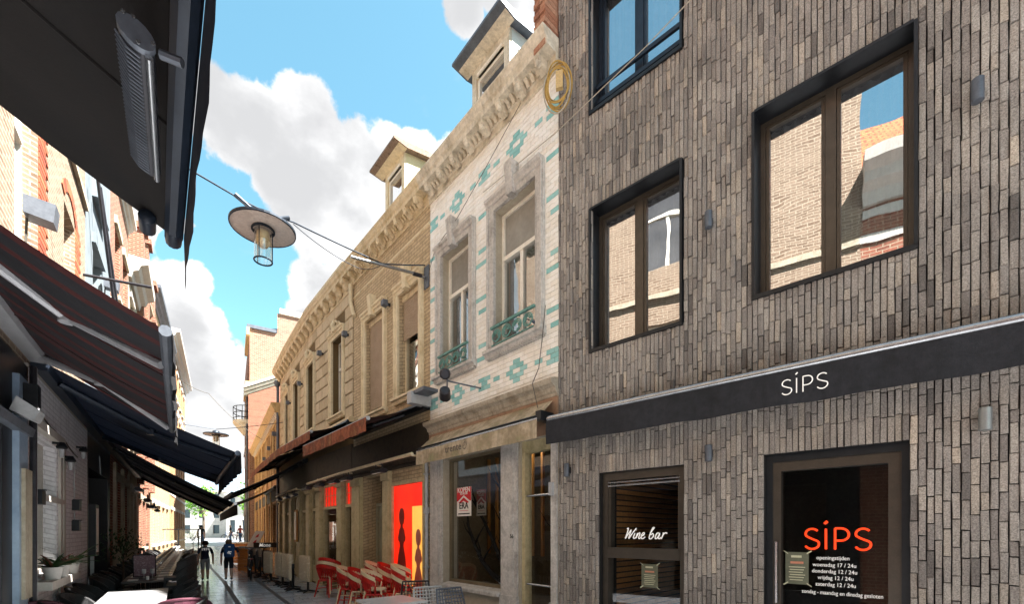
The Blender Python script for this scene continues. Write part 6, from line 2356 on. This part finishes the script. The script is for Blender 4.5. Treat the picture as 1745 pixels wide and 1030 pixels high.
cr = make_spindle('red spindle chair in the stacks before the red poster', 'red and cream chairs stacked before the poster', m_redch, m_redch)
cc = make_spindle('cream spindle chair in the stacks before the red poster', 'red and cream chairs stacked before the poster', m_creamch, m_redch)
for j, (s, o, cnt) in enumerate(((3.72, .36, 3), (4.28, .38, 3), (4.85, .40, 3), (3.95, .86, 2), (4.55, .88, 2), (5.1, .9, 2))):
    for i in range(cnt):
        p, d, n = at(R, s + .03 * i, o - .01 * i)
        clone((cr, cc)[(i + j + 1) % 2], p[0], p[1], -.0 + .09 * i, face_dir(n * -.75 - d * .6), ('red', 'cream')[(i + j + 1) % 2] + ' spindle chair, ' + ORD[i] + ' from the ground in the ' + ('back row right', 'back row middle', 'back row left', 'front row right', 'front row middle', 'front row left')[j] + ' stack')
for i in range(3):
    o = clone((cr, cc)[i % 2], -4.55 + .02 * i, 11.25 + .02 * i, .085 * i, face_dir((.35, .93)))
    o['label'] = ('red', 'cream')[i % 2] + ' spindle chair ' + ('at the bottom of', 'in the middle of', 'on top of')[i] + ' the lone stack by the folded tables'
    o['group'] = 'chairs of the lone red and cream stack'


# tables folded upright
def make_folded(label, group, mt, mleg):
    t = thing('folded_table', label, 'table', (0, 0, 0), group)
    b = MB()
    b.box(ID, -.30, .30, -.02, .02, .30, .97)
    b.build('tabletop', mt, t)
    MB().box(ID, -.26, .26, -.045, -.02, .34, .93).build('apron', mt, t)
    MB().tube([(0, .09, .03), (0, .09, .68)], .03, 8).build('column', mleg, t)
    MB().box(ID, -.06, .06, .02, .12, .60, .72).build('hinge', mleg, t)
    for k in range(4):
        a = math.pi / 4 + k * math.pi / 2
        MB().tube([(0, .09, .05), (.28 * math.cos(a), .09 + .28 * math.sin(a), .015)], [.026, .018], 6).build('foot', mleg, t)
    return t


fc = make_folded('pale table folded upright in the row by the stone house', 'pale folded tables', m_creamtop, m_black)
fd = make_folded('dark table folded upright beyond the pale ones', 'dark folded tables', mat('dark_board', ['#241d18', '#352b24'], .45, 5, var=.3), m_black)
for i in range(6):
    p, d, n = at(R, 8.3 + .64 * i, .88 + .16 * (i % 2) + .05 * (i % 3))
    clone(fc, p[0], p[1], 0, face_dir(-n) + (.12, -.12, .2)[i % 3], 'pale table folded upright, ' + ORD[i] + ' of its row from the camera')
for i in range(5):
    p, d, n = at(R, 12.6 + .75 * i, 1.0 + .2 * (i % 2))
    clone(fd, p[0], p[1], 0, face_dir(-n) + (.15, -.15)[i % 2], 'dark table folded upright, ' + ORD[i] + ' of its row from the camera')

# white table and perforated chairs at the bottom edge
t = make_table('white square table at the bottom edge before the tiled shop', None, m_whitetop, m_alu, .64, .64, .745)
put(t, -1.5, 5.68, 0, .75)


def make_shell(label, m_, wire_=False):
    t = thing('mesh_chair', label, 'chair', (0, 0, 0))
    MB().box(ID, -.21, .21, -.2, .2, .43, .45).build('seat', m_, t)
    b = MB()
    nx, nz = 9, 8

    def P(i, j):
        x = (-.22 + .44 * i / nx) * (1 - .12 * (j / nz) ** 2)
        y = -.20 - .10 * j / nz + .25 * (x * x)
        return (x, y, .46 + .37 * j / nz)
    for i in range(nx + 1):
        b.tube([P(i, j) for j in range(nz + 1)], .008 if not wire_ else .006, 5)
    for j in range(nz + 1):
        b.tube([P(i, j) for i in range(nx + 1)], .008 if not wire_ else .006, 5)
    b.build('backrest', m_, t, kind='stuff')
    b = MB()
    b.tube([P(0, j) for j in range(nz + 1)] + [P(i, nz) for i in range(1, nx + 1)] + [P(nx, j) for j in range(nz - 1, -1, -1)], .014, 6)
    b.build('back_rim', m_, t, True)
    for x, y in ((-.19, -.18), (.19, -.18), (-.19, .18), (.19, .18)):
        MB().tube([(x, y, .43), (x * 1.15, y * 1.15, 0)], .013, 6).build('leg', m_, t)
    return t


put(make_shell('white perforated chair at the bottom edge before the shop window', m_whitetop), -1.02, 6.05, 0, -2.6)
put(make_shell('dark grey perforated chair at the bottom edge by the stone sill', m_zinc), -.66, 5.95, 0, -2.4)
put(make_shell('black wire chair before the red poster at the bottom edge', m_black, True), -1.42, 6.75, 0, -2.9)

# wooden counter with signs
t = thing('wooden_counter', 'orange wooden terrace counter of horizontal boards', 'counter', (-10.3, 18.6, 0))
for k in range(6):
    MB().box(ID, -10.95, -9.82, 18.15, 18.19, .04 + k * .145, .04 + k * .145 + .138).build('board', m_crate, t)
for k in range(6):
    b = MB()
    b.face([b.vert(v) for v in ((-10.95, 18.15, .04 + k * .145), (-11.7, 19.6, .04 + k * .145), (-11.7, 19.6, .178 + k * .145), (-10.95, 18.15, .178 + k * .145))])
    b.build('board', m_crate, t)
b = MB()
pts = [(-11.0, 18.1), (-9.78, 18.1), (-10.6, 19.65), (-11.8, 19.65)]
f = [b.vert((x, y, .92)) for x, y in pts]; g2 = [b.vert((x, y, .97)) for x, y in pts]
b.face(f[::-1]); b.face(g2)
for q in range(4): b.face((f[q], f[(q + 1) % 4], g2[(q + 1) % 4], g2[q]))
b.build('top', m_darkwood, t)
t = thing('wooden_counter', 'second orange wooden counter farther behind the first', 'counter', (-13.0, 22.5, 0))
for k in range(6):
    MB().box(ID, -13.9, -12.6, 22.4, 22.44, .05 + k * .16, .05 + k * .16 + .15).build('board', m_crate, t)
MB().box(ID, -13.95, -12.55, 22.35, 23.4, 1.0, 1.05).build('top', m_creamtop, t)
for x in (-13.85, -12.7):
    MB().box(ID, x, x + .08, 23.2, 23.3, 0, 1.0).build('post', m_crate, t)
t = thing('sign_board', 'white leaning sign board with red marks on the wooden counter', 'sign', (-10.5, 18.5, .97))
b = MB()
f = [b.vert(v) for v in ((-10.75, 18.4, .97), (-10.35, 18.4, .97), (-10.12, 18.62, 1.62), (-10.5, 18.62, 1.62))]
g2 = [b.vert((b.v[i][0], b.v[i][1] + .03, b.v[i][2])) for i in f]
b.face(f); b.face(g2[::-1])
for q in range(4): b.face((f[q], f[(q + 1) % 4], g2[(q + 1) % 4], g2[q]))
b.build('board', m_posterwhite, t)
for x, z in ((-10.42, 1.35), (-10.52, 1.12)):
    b = MB()
    b.face([b.vert(v) for v in ((x, 18.44, z), (x + .13, 18.44, z + .03), (x + .17, 18.46, z + .16), (x + .06, 18.46, z + .1))])
    b.build('red_mark', m_posterred, t)
t = thing('name_board', 'dark board with white lettering standing on the wooden counter', 'sign', (-10.0, 18.2, .97))
MB().box(ID, -10.3, -9.4, 18.12, 18.16, .97, 1.16).build('board', m_darkwood, t)
text('Mone', lambda x, y, z: (-9.85 + x, 18.115 - y, 1.0 + z), .2, m_whiteprint, 'lettering', t, shear=.2, weight=.004)

# ------------------------------------------------------------------ bicycles
m_tyre = mat('tyre', ['#121214', '#1a1a1c'], .8, 20)
m_bikeframe = mat('black_bike_paint', ['#16181c', '#22252a'], .35, 9, var=.1)


def make_bike(label, mf=m_bikeframe, group=None):
    t = thing('bicycle', label, 'bicycle', (0, 0, 0), group)
    for y in (-.52, .52):
        b = MB()
        b.tube([(0, y + .33 * math.cos(a), .35 + .33 * math.sin(a)) for a in [2 * math.pi * q / 24 for q in range(24)]], .022, 6, True)
        w = b.build('wheel', m_tyre, t, True)
        b = MB()
        for q in range(10):
            a = 2 * math.pi * q / 10
            b.tube([(0, y, .35), (0, y + .31 * math.cos(a), .35 + .31 * math.sin(a))], .0035, 4)
        b.build('spokes', m_alu, w, kind='stuff')
        MB().tube([(-.04, y, .35), (.04, y, .35)], .025, 8).build('hub', m_alu, w)
        b = MB()
        b.tube([(0, y + .37 * math.cos(a), .35 + .37 * math.sin(a)) for a in [math.pi * (.15 + .75 * q / 10) for q in range(11)]], .016, 5)
        b.build('mudguard', m_lampblack, t)
    b = MB()
    b.tube([(0, -.52, .35), (0, -.12, .32), (0, -.22, .82)], .017, 7)
    b.tube([(0, -.12, .32), (0, .36, .78)], .019, 7); b.tube([(0, -.20, .74), (0, .33, .86)], .016, 7)
    b.tube([(0, -.52, .35), (0, -.20, .74)], .012, 6); b.tube([(0, .52, .35), (0, .38, .72), (0, .30, 1.0)], .018, 7)
    b.build('frame', mf, t, True)
    MB().tube([(0, .29, 1.0), (-.15, .30, 1.04), (-.29, .16, 1.02)], .013, 6).build('handlebar', m_alu, t)
    MB().tube([(0, .29, 1.0), (.15, .30, 1.04), (.29, .16, 1.02)], .013, 6).build('handlebar', m_alu, t)
    b = MB()
    b.tube([(0, -.38, .90), (0, -.30, .92), (0, -.16, .91), (0, -.06, .90)], [.07, .085, .05, .02], 8)
    b.build('saddle', m_blackseat, t, True)
    MB().box(ID, -.07, .07, -.85, -.35, .70, .72).build('rack', m_lampblack, t)
    MB().lathe([(.02, -.01), (.09, -.008), (.09, .008), (.02, .01)], (0, 0, 0), 12, lambda x, y, z: (z + .05, x - .12, y + .32)).build('chainwheel', m_alu, t)
    for sg in (-1, 1):
        MB().tube([(sg * .03, -.12, .32), (sg * .09, -.12 + sg * .1, .32 - sg * .13), (sg * .17, -.12 + sg * .1, .32 - sg * .13)], .012, 5).build('pedal', m_lampblack, t)
    MB().lathe([(.0, -.02), (.03, -.015), (.03, .015), (0, .02)], (0, -.9, .72), 8).build('rear_light', mat('red_reflector', '#b01818', .3, 9), t)
    return t


bk = make_bike('black bicycle being pushed by the child with the backpack')
put(bk, -8.86, 15.35, 0, face_dir((-.55, .83)), 0)
for i, (x, y, rz, m_, lab) in enumerate(((-28.0, 46, 1.4, mat('pink_bike', '#c83a4a', .4, 9), 'pink bicycle parked on the square'), (-27.2, 46.4, 1.3, m_bikeframe, 'black bicycle parked right of the pink one on the square'), (-29.0, 46.6, 1.5, mat('blue_bike', '#3a5a8a', .4, 9), 'blue bicycle parked left of the pink one on the square'), (-26.4, 47, 1.7, m_alu, 'grey bicycle parked at the right end of the bicycles on the square'))):
    put(make_bike(lab, m_, 'bicycles parked on the square'), x, y, gz(y), rz)

# ------------------------------------------------------------------ people
m_skin = mat('skin', ['#cf9f84', '#d9ab92'], .6, 6, var=.06)
m_hairb = mat('brown_hair', ['#6a4a30', '#7d5a3c'], .6, 20, .004, 60)
m_hairk = mat('black_hair', ['#1a1614', '#26201c'], .6, 20, .004, 60)


def person(label, h, loc, rz, shirt, legs, shoes, hair, sleeve=.66, hem=.27, stride=.07, arms=((-.15, .05, .43), (.15, -.02, .43)), bald=False, build=1.0, group=None):
    V = [(0, 0, .53), (0, .0, .62), (0, .005, .73), (0, 0, .82), (0, .0, .855), (0, .012, .905), (0, .01, .955)]
    rad = [(.078, .062), (.074, .058), (.088, .062), (.045, .04), (.036, .036), (.056, .062), (.046, .052)]
    E_ = [(0, 1), (1, 2), (2, 3), (3, 4), (4, 5), (5, 6)]

    def add(p, r, j):
        V.append(p); rad.append(r if isinstance(r, tuple) else (r, r)); E_.append((j, len(V) - 1)); return len(V) - 1
    nose = add((0, .072, .90), .010, 5)
    for sg in (-1, 1):
        add((sg * .066, .0, .905), .012, 5)
        sh_ = add((sg * .105, 0, .795), .040, 2)
        hd = arms[0] if sg < 0 else arms[1]
        el = add(((sg * .125 + hd[0]) * .5 + sg * .012, (hd[1]) * .4 - .02, (.795 + hd[2]) / 2 + .01), .029, sh_)
        wr = add((hd[0], hd[1], hd[2]), .021, el)
        dv = (Vector((hd[0], hd[1], hd[2])) - Vector(V[el])).normalized()
        pm = add(tuple(Vector(hd) + dv * .035), .021, wr)
        for q in range(4):
            off = Vector((0, (q - 1.5) * .011, 0))
            tip = Vector(V[pm]) + dv * (.045 + (.012 if q in (1, 2) else 0)) + off
            add(tuple(tip), .0068, pm)
        add(tuple(Vector(V[wr]) + dv * .03 + Vector((-sg * .012, .03, 0))), .0075, wr)
        hp = add((sg * .048, 0, .495), .064, 0)
        kn = add((sg * .052, .02 + sg * stride * .6, .285), .043, hp)
        an = add((sg * .052, -.02 + sg * stride, .055), .028, kn)
        add((sg * .058, .075 + sg * stride, .028), .026, an)
    me = bpy.data.meshes.new('body')
    me.from_pydata([(x * h * build if abs(x) > .0 else 0, y * h, z * h) for x, y, z in V], E_, [])
    ob = bpy.data.objects.new('tmp', me)
    col.objects.link(ob)
    sk = ob.modifiers.new('skin', 'SKIN')
    sk.use_smooth_shade = True
    for i, (rx, ry) in enumerate(rad):
        me.skin_vertices[0].data[i].radius = (rx * h * build, ry * h * build)
    me.skin_vertices[0].data[0].use_root = True
    ob.modifiers.new('sub', 'SUBSURF').levels = 2
    dg = bpy.context.evaluated_depsgraph_get()
    m2 = bpy.data.meshes.new_from_object(ob.evaluated_get(dg))
    bpy.data.objects.remove(ob)
    t = thing('person', label, 'person', loc, group)
    t.rotation_euler = (0, 0, rz)
    for m_ in (m_skin, shirt, legs, shoes): m2.materials.append(m_)
    for p in m2.polygons:
        c = p.center / h
        arm = abs(c.x) > .118 * build
        if c.z > .835: k = 0
        elif arm and c.z < sleeve and c.z > .30: k = 0
        elif c.z > .53 or (arm and c.z >= sleeve): k = 1
        elif c.z > hem and not arm: k = 2
        elif c.z < .062: k = 3
        else: k = 0
        p.material_index = k
        p.use_smooth = True
    bo = bpy.data.objects.new('body', m2)
    col.objects.link(bo)
    bo.parent = t
    if not bald:
        b = MB()
        prof = [(.0, .985), (.03, .982), (.052, .965), (.064, .935), (.066, .905), (.060, .88), (.05, .87)]
        rings = []
        for r, z in prof:
            rings.append([b.vert(((r + .003) * h * math.cos(a) + random.uniform(-.004, .004) * h, (r * 1.08 + .003) * h * math.sin(a) - (.006 + (.92 - z) * .12) * h + random.uniform(-.004, .004) * h, z * h)) for a in [2 * math.pi * q / 14 for q in range(14)]])
        for p_, q_ in zip(rings, rings[1:]):
            for k in range(14):
                if p_ is rings[4] or p_ is rings[5]:
                    a = 2 * math.pi * (k + .5) / 14
                    if math.sin(a) > .35: continue
                b.face((p_[k], p_[(k + 1) % 14], q_[(k + 1) % 14], q_[k]))
        ORIG[t.name] = (0, 0, 0)
        b.build('hair', hair, t, 'all')
    return t


m_navyshirt = mat('navy_shirt', ['#202a40', '#2a3550'], .85, 9, var=.15)
m_greyshort = mat('grey_shorts', ['#aab2b6', '#b8c0c4'], .85, 7, var=.15)
m_darkshort = mat('dark_shorts', ['#1e2228', '#282d34'], .85, 7, var=.15)
m_shoe = mat('dark_shoe', ['#33363a', '#45484c'], .7, 9)
m_blackshirt = mat('black_shirt', ['#101114', '#18191c'], .85, 9)
m_jeans = mat('blue_jeans', ['#5a7494', '#6a84a4'], .85, 9, var=.15)
m_whiteshirt = mat('white_shirt', ['#c8ccd0', '#d6dade'], .85, 9)
rzs = face_dir((-.6, .8))
k1 = person('child with cropped black hair in a navy printed shirt and grey shorts walking away', 1.33, (-10.05, 14.9, 0), rzs, m_navyshirt, m_greyshort, m_shoe, m_hairk, stride=.05, arms=((-.15, .03, .45), (.165, .07, .46)))
k2 = person('child with brown hair and a blue backpack walking away beside a bicycle', 1.37, (-9.28, 14.9, 0), rzs, m_navyshirt, m_darkshort, m_shoe, m_hairb, stride=-.05, arms=((-.15, .02, .45), (.22, .17, .60)), hem=.29)
person('man in a black shirt and jeans standing at the far end of the street', 1.78, (-27.6, 44.6, gz(44.6)), 2.2, m_blackshirt, m_jeans, m_shoe, m_hairk, hem=.07, stride=.02, bald=True)
person('person in black with folded arms by the far end of the terrace', 1.8, (-27.0, 39.5, gz(39.5)), .5, m_blackshirt, m_jeans, m_shoe, m_hairk, hem=.07, stride=.03)
person('person in a pale shirt beside the one in black at the far terrace', 1.7, (-27.6, 40.5, gz(40.5)), -.4, m_whiteshirt, m_jeans, m_shoe, m_hairb, hem=.07, stride=.03)
person('person in red passing behind the man at the far end', 1.7, (-27.6, 46.2, gz(46.2)), 1.0, mat('red_shirt', '#a8483a', .85, 9), m_jeans, m_shoe, m_hairb, hem=.07, stride=.05)
# number on the shirt
d = Vector((-.6, .8, 0)); n = Vector((.8, .6, 0))
c = Vector((-10.05, 14.9, 0))
text('1974', lambda x, y, z: tuple(c + n * x - d * (.105 + y) + Vector((0, 0, .98 + z))), .11, m_whiteprint, 'shirt_print', k1, weight=.003) if False else None
G1 = lambda x, y, z: tuple(n * 0 + Vector((x, -.098 - y, .985 + z)))
ORIG[k1.name] = (0, 0, 0)
text('1974', G1, .115, m_whiteprint, 'shirt_print', k1, weight=.003)
# backpack
bp = thing('backpack', 'blue backpack with pale emblem on the back of the brown haired child', 'backpack', (-9.28, 14.9, 0))
bp.rotation_euler = (0, 0, rzs)
ORIG[bp.name] = (0, 0, 0)
b = MB()


def rr_(w, h_, r=.05, n=4):
    pts = []
    for cx, cz, a0 in ((w - r, h_ - r, 0), (-w + r, h_ - r, 90), (-w + r, -h_ + r, 180), (w - r, -h_ + r, 270)):
        for q in range(n + 1):
            a = math.radians(a0 + 90 * q / n)
            pts.append((cx + r * math.cos(a), cz + r * math.sin(a)))
    return pts


lay = [(-.075, .95), (-.10, 1.0), (-.20, 1.0), (-.235, .9)]
rg = []
for y, k in lay:
    rg.append([b.vert((x * k, y, .985 + z * k)) for x, z in rr_(.15, .215)])
for p_, q_ in zip(rg, rg[1:]):
    for k in range(len(p_)): b.face((p_[k], p_[(k + 1) % len(p_)], q_[(k + 1) % len(p_)], q_[k]))
b.face(rg[0]); b.face(rg[-1][::-1])
b.build('bag', mat('blue_nylon', ['#284f7e', '#335d90'], .7, 8, .002, 60, var=.2), bp, True)
b = MB()
rg = []
for y, k in ((-.232, 1), (-.262, .9)):
    rg.append([b.vert((x * k, y, .91 + z * k)) for x, z in rr_(.11, .09, .03)])
for k in range(len(rg[0])): b.face((rg[0][k], rg[0][(k + 1) % len(rg[0])], rg[1][(k + 1) % len(rg[0])], rg[1][k]))
b.face(rg[1][::-1])
b.build('pocket', mat('blue_nylon', None), bp)
Gb = lambda x, y, z: (x, -.265 - y, .92 + z)
b = MB()
stroke(b, Gb, arc(0, 0, .05, .035, 20, 320, 12), .007); stroke(b, Gb, [(-.06, -.02), (0, .01), (.06, .04)], .006); stroke(b, Gb, [(-.03, .05), (.03, -.05)], .006)
b.build('emblem', m_whiteprint, bp)
for sg in (-1, 1):
    MB().tube([(sg * .09, -.06, 1.17), (sg * .10, .03, 1.13), (sg * .11, .09, 1.02), (sg * .10, .0, .85)], .014, 5).build('strap', m_darkshort, bp)
MB().box(ID, -.03, .03, -.242, -.236, 1.10, 1.115).build('logo', m_whiteprint, bp)

# ------------------------------------------------------------------ plants
m_leafd = mat('dark_leaf', ['#243a1c', '#34502a', '#1c2e18'], .55, 6, var=.25, trans=.15)
m_leafr = mat('reddish_leaf', ['#6a2a22', '#5a3a26', '#3a4a26'], .55, 6, var=.25, trans=.15)
m_pot = mat('pale_pot', ['#b8b4ae', '#c6c2bc'], .6, 6, var=.1)


def strap_plant(x, y, z, n, ln, lab, seed, mix=.25, pot=True):
    rnd = random.Random(seed)
    t = thing('pot_plant', lab, 'plant', (x, y, z))
    if pot:
        MB().lathe([(.07, 0), (.095, .14), (.10, .15), (.085, .15), (.08, .13)], (x, y, z), 12).build('pot', m_pot, t, True)
    z += .13
    for i in range(n):
        a = rnd.uniform(0, 6.28)
        l_ = ln * rnd.uniform(.6, 1.1)
        up = rnd.uniform(.35, 1.0)
        w = rnd.uniform(.014, .028)
        b = MB()
        prev = None
        dx, dy = math.cos(a), math.sin(a)
        for k in range(6):
            q = k / 5
            r = l_ * q * (1 - .25 * up)
            hh = l_ * up * (q - .75 * q * q * (1.4 - up))
            ww = w * (1 - q ** 2) + .002
            p0 = b.vert((x + dx * r - dy * ww, y + dy * r + dx * ww, z + hh)); p1 = b.vert((x + dx * r + dy * ww, y + dy * r - dx * ww, z + hh + .006))
            if prev: b.face((prev[0], prev[1], p1, p0))
            prev = (p0, p1)
        b.build('leaf', m_leafr if rnd.random() < mix else m_leafd, t, 'all', recalc=False)


for s, o, n_, ln, lab, sd_, mx in ((4.95, .14, 26, .34, 'reddish strap leaf plant at the left of the white window sill', 1, .5), (5.35, .15, 24, .32, 'green strap leaf plant in the middle of the white window sill', 2, .15), (5.95, .16, 28, .38, 'spreading green plant in a pale pot at the right of the white sill', 3, .2)):
    q = L(s, o, 1.02)
    strap_plant(q[0], q[1], q[2], n_, ln, lab, sd_, mx)


def bush(x, y, z0, zc, r, lab, seed, n=420):
    rnd = random.Random(seed)
    t = thing('potted_tree', lab, 'plant', (x, y, z0))
    MB().box(lambda a, b_, c_: (x + a, y + b_, z0 + c_), -.17, .17, -.17, .17, 0, .42).build('planter', m_black, t)
    MB().tube([(x, y, z0 + .4), (x + .02, y, z0 + .75), (x, y + .02, zc)], [.022, .018, .012], 7).build('trunk', m_bark, t)
    for k in range(7):
        a = rnd.uniform(0, 6.28)
        MB().tube([(x, y, zc - .15), (x + .6 * r * math.cos(a), y + .6 * r * math.sin(a), zc + rnd.uniform(-.1, .3))], [.01, .004], 5).build('limb', m_bark, t)
    b = MB()
    for i in range(n):
        v = Vector((rnd.gauss(0, 1), rnd.gauss(0, 1), rnd.gauss(0, 1))).normalized() * r * rnd.uniform(.2, 1.1)
        p = Vector((x, y, zc)) + v
        u = Vector((rnd.gauss(0, 1), rnd.gauss(0, 1), rnd.gauss(0, 1))).normalized()
        w = u.cross(Vector((0, 0, 1))).normalized()
        s_ = rnd.uniform(.03, .055)
        b.cur = rnd.random()
        b.face([b.vert(p - u * s_), b.vert(p + w * s_ * .35), b.vert(p + u * s_), b.vert(p - w * s_ * .35)])
    b.build('foliage', m_leafd, t, kind='stuff', recalc=False)


q = L(9.1, .45, 0)
bush(q[0], q[1], 0, 1.32, .36, 'small dark olive tree in a black planter by the shop entrance', 4)
q = L(26.5, 1.4, 0)
bush(q[0], q[1], gz(q[1]), 1.3, .4, 'green potted bush behind the glass screen', 9)
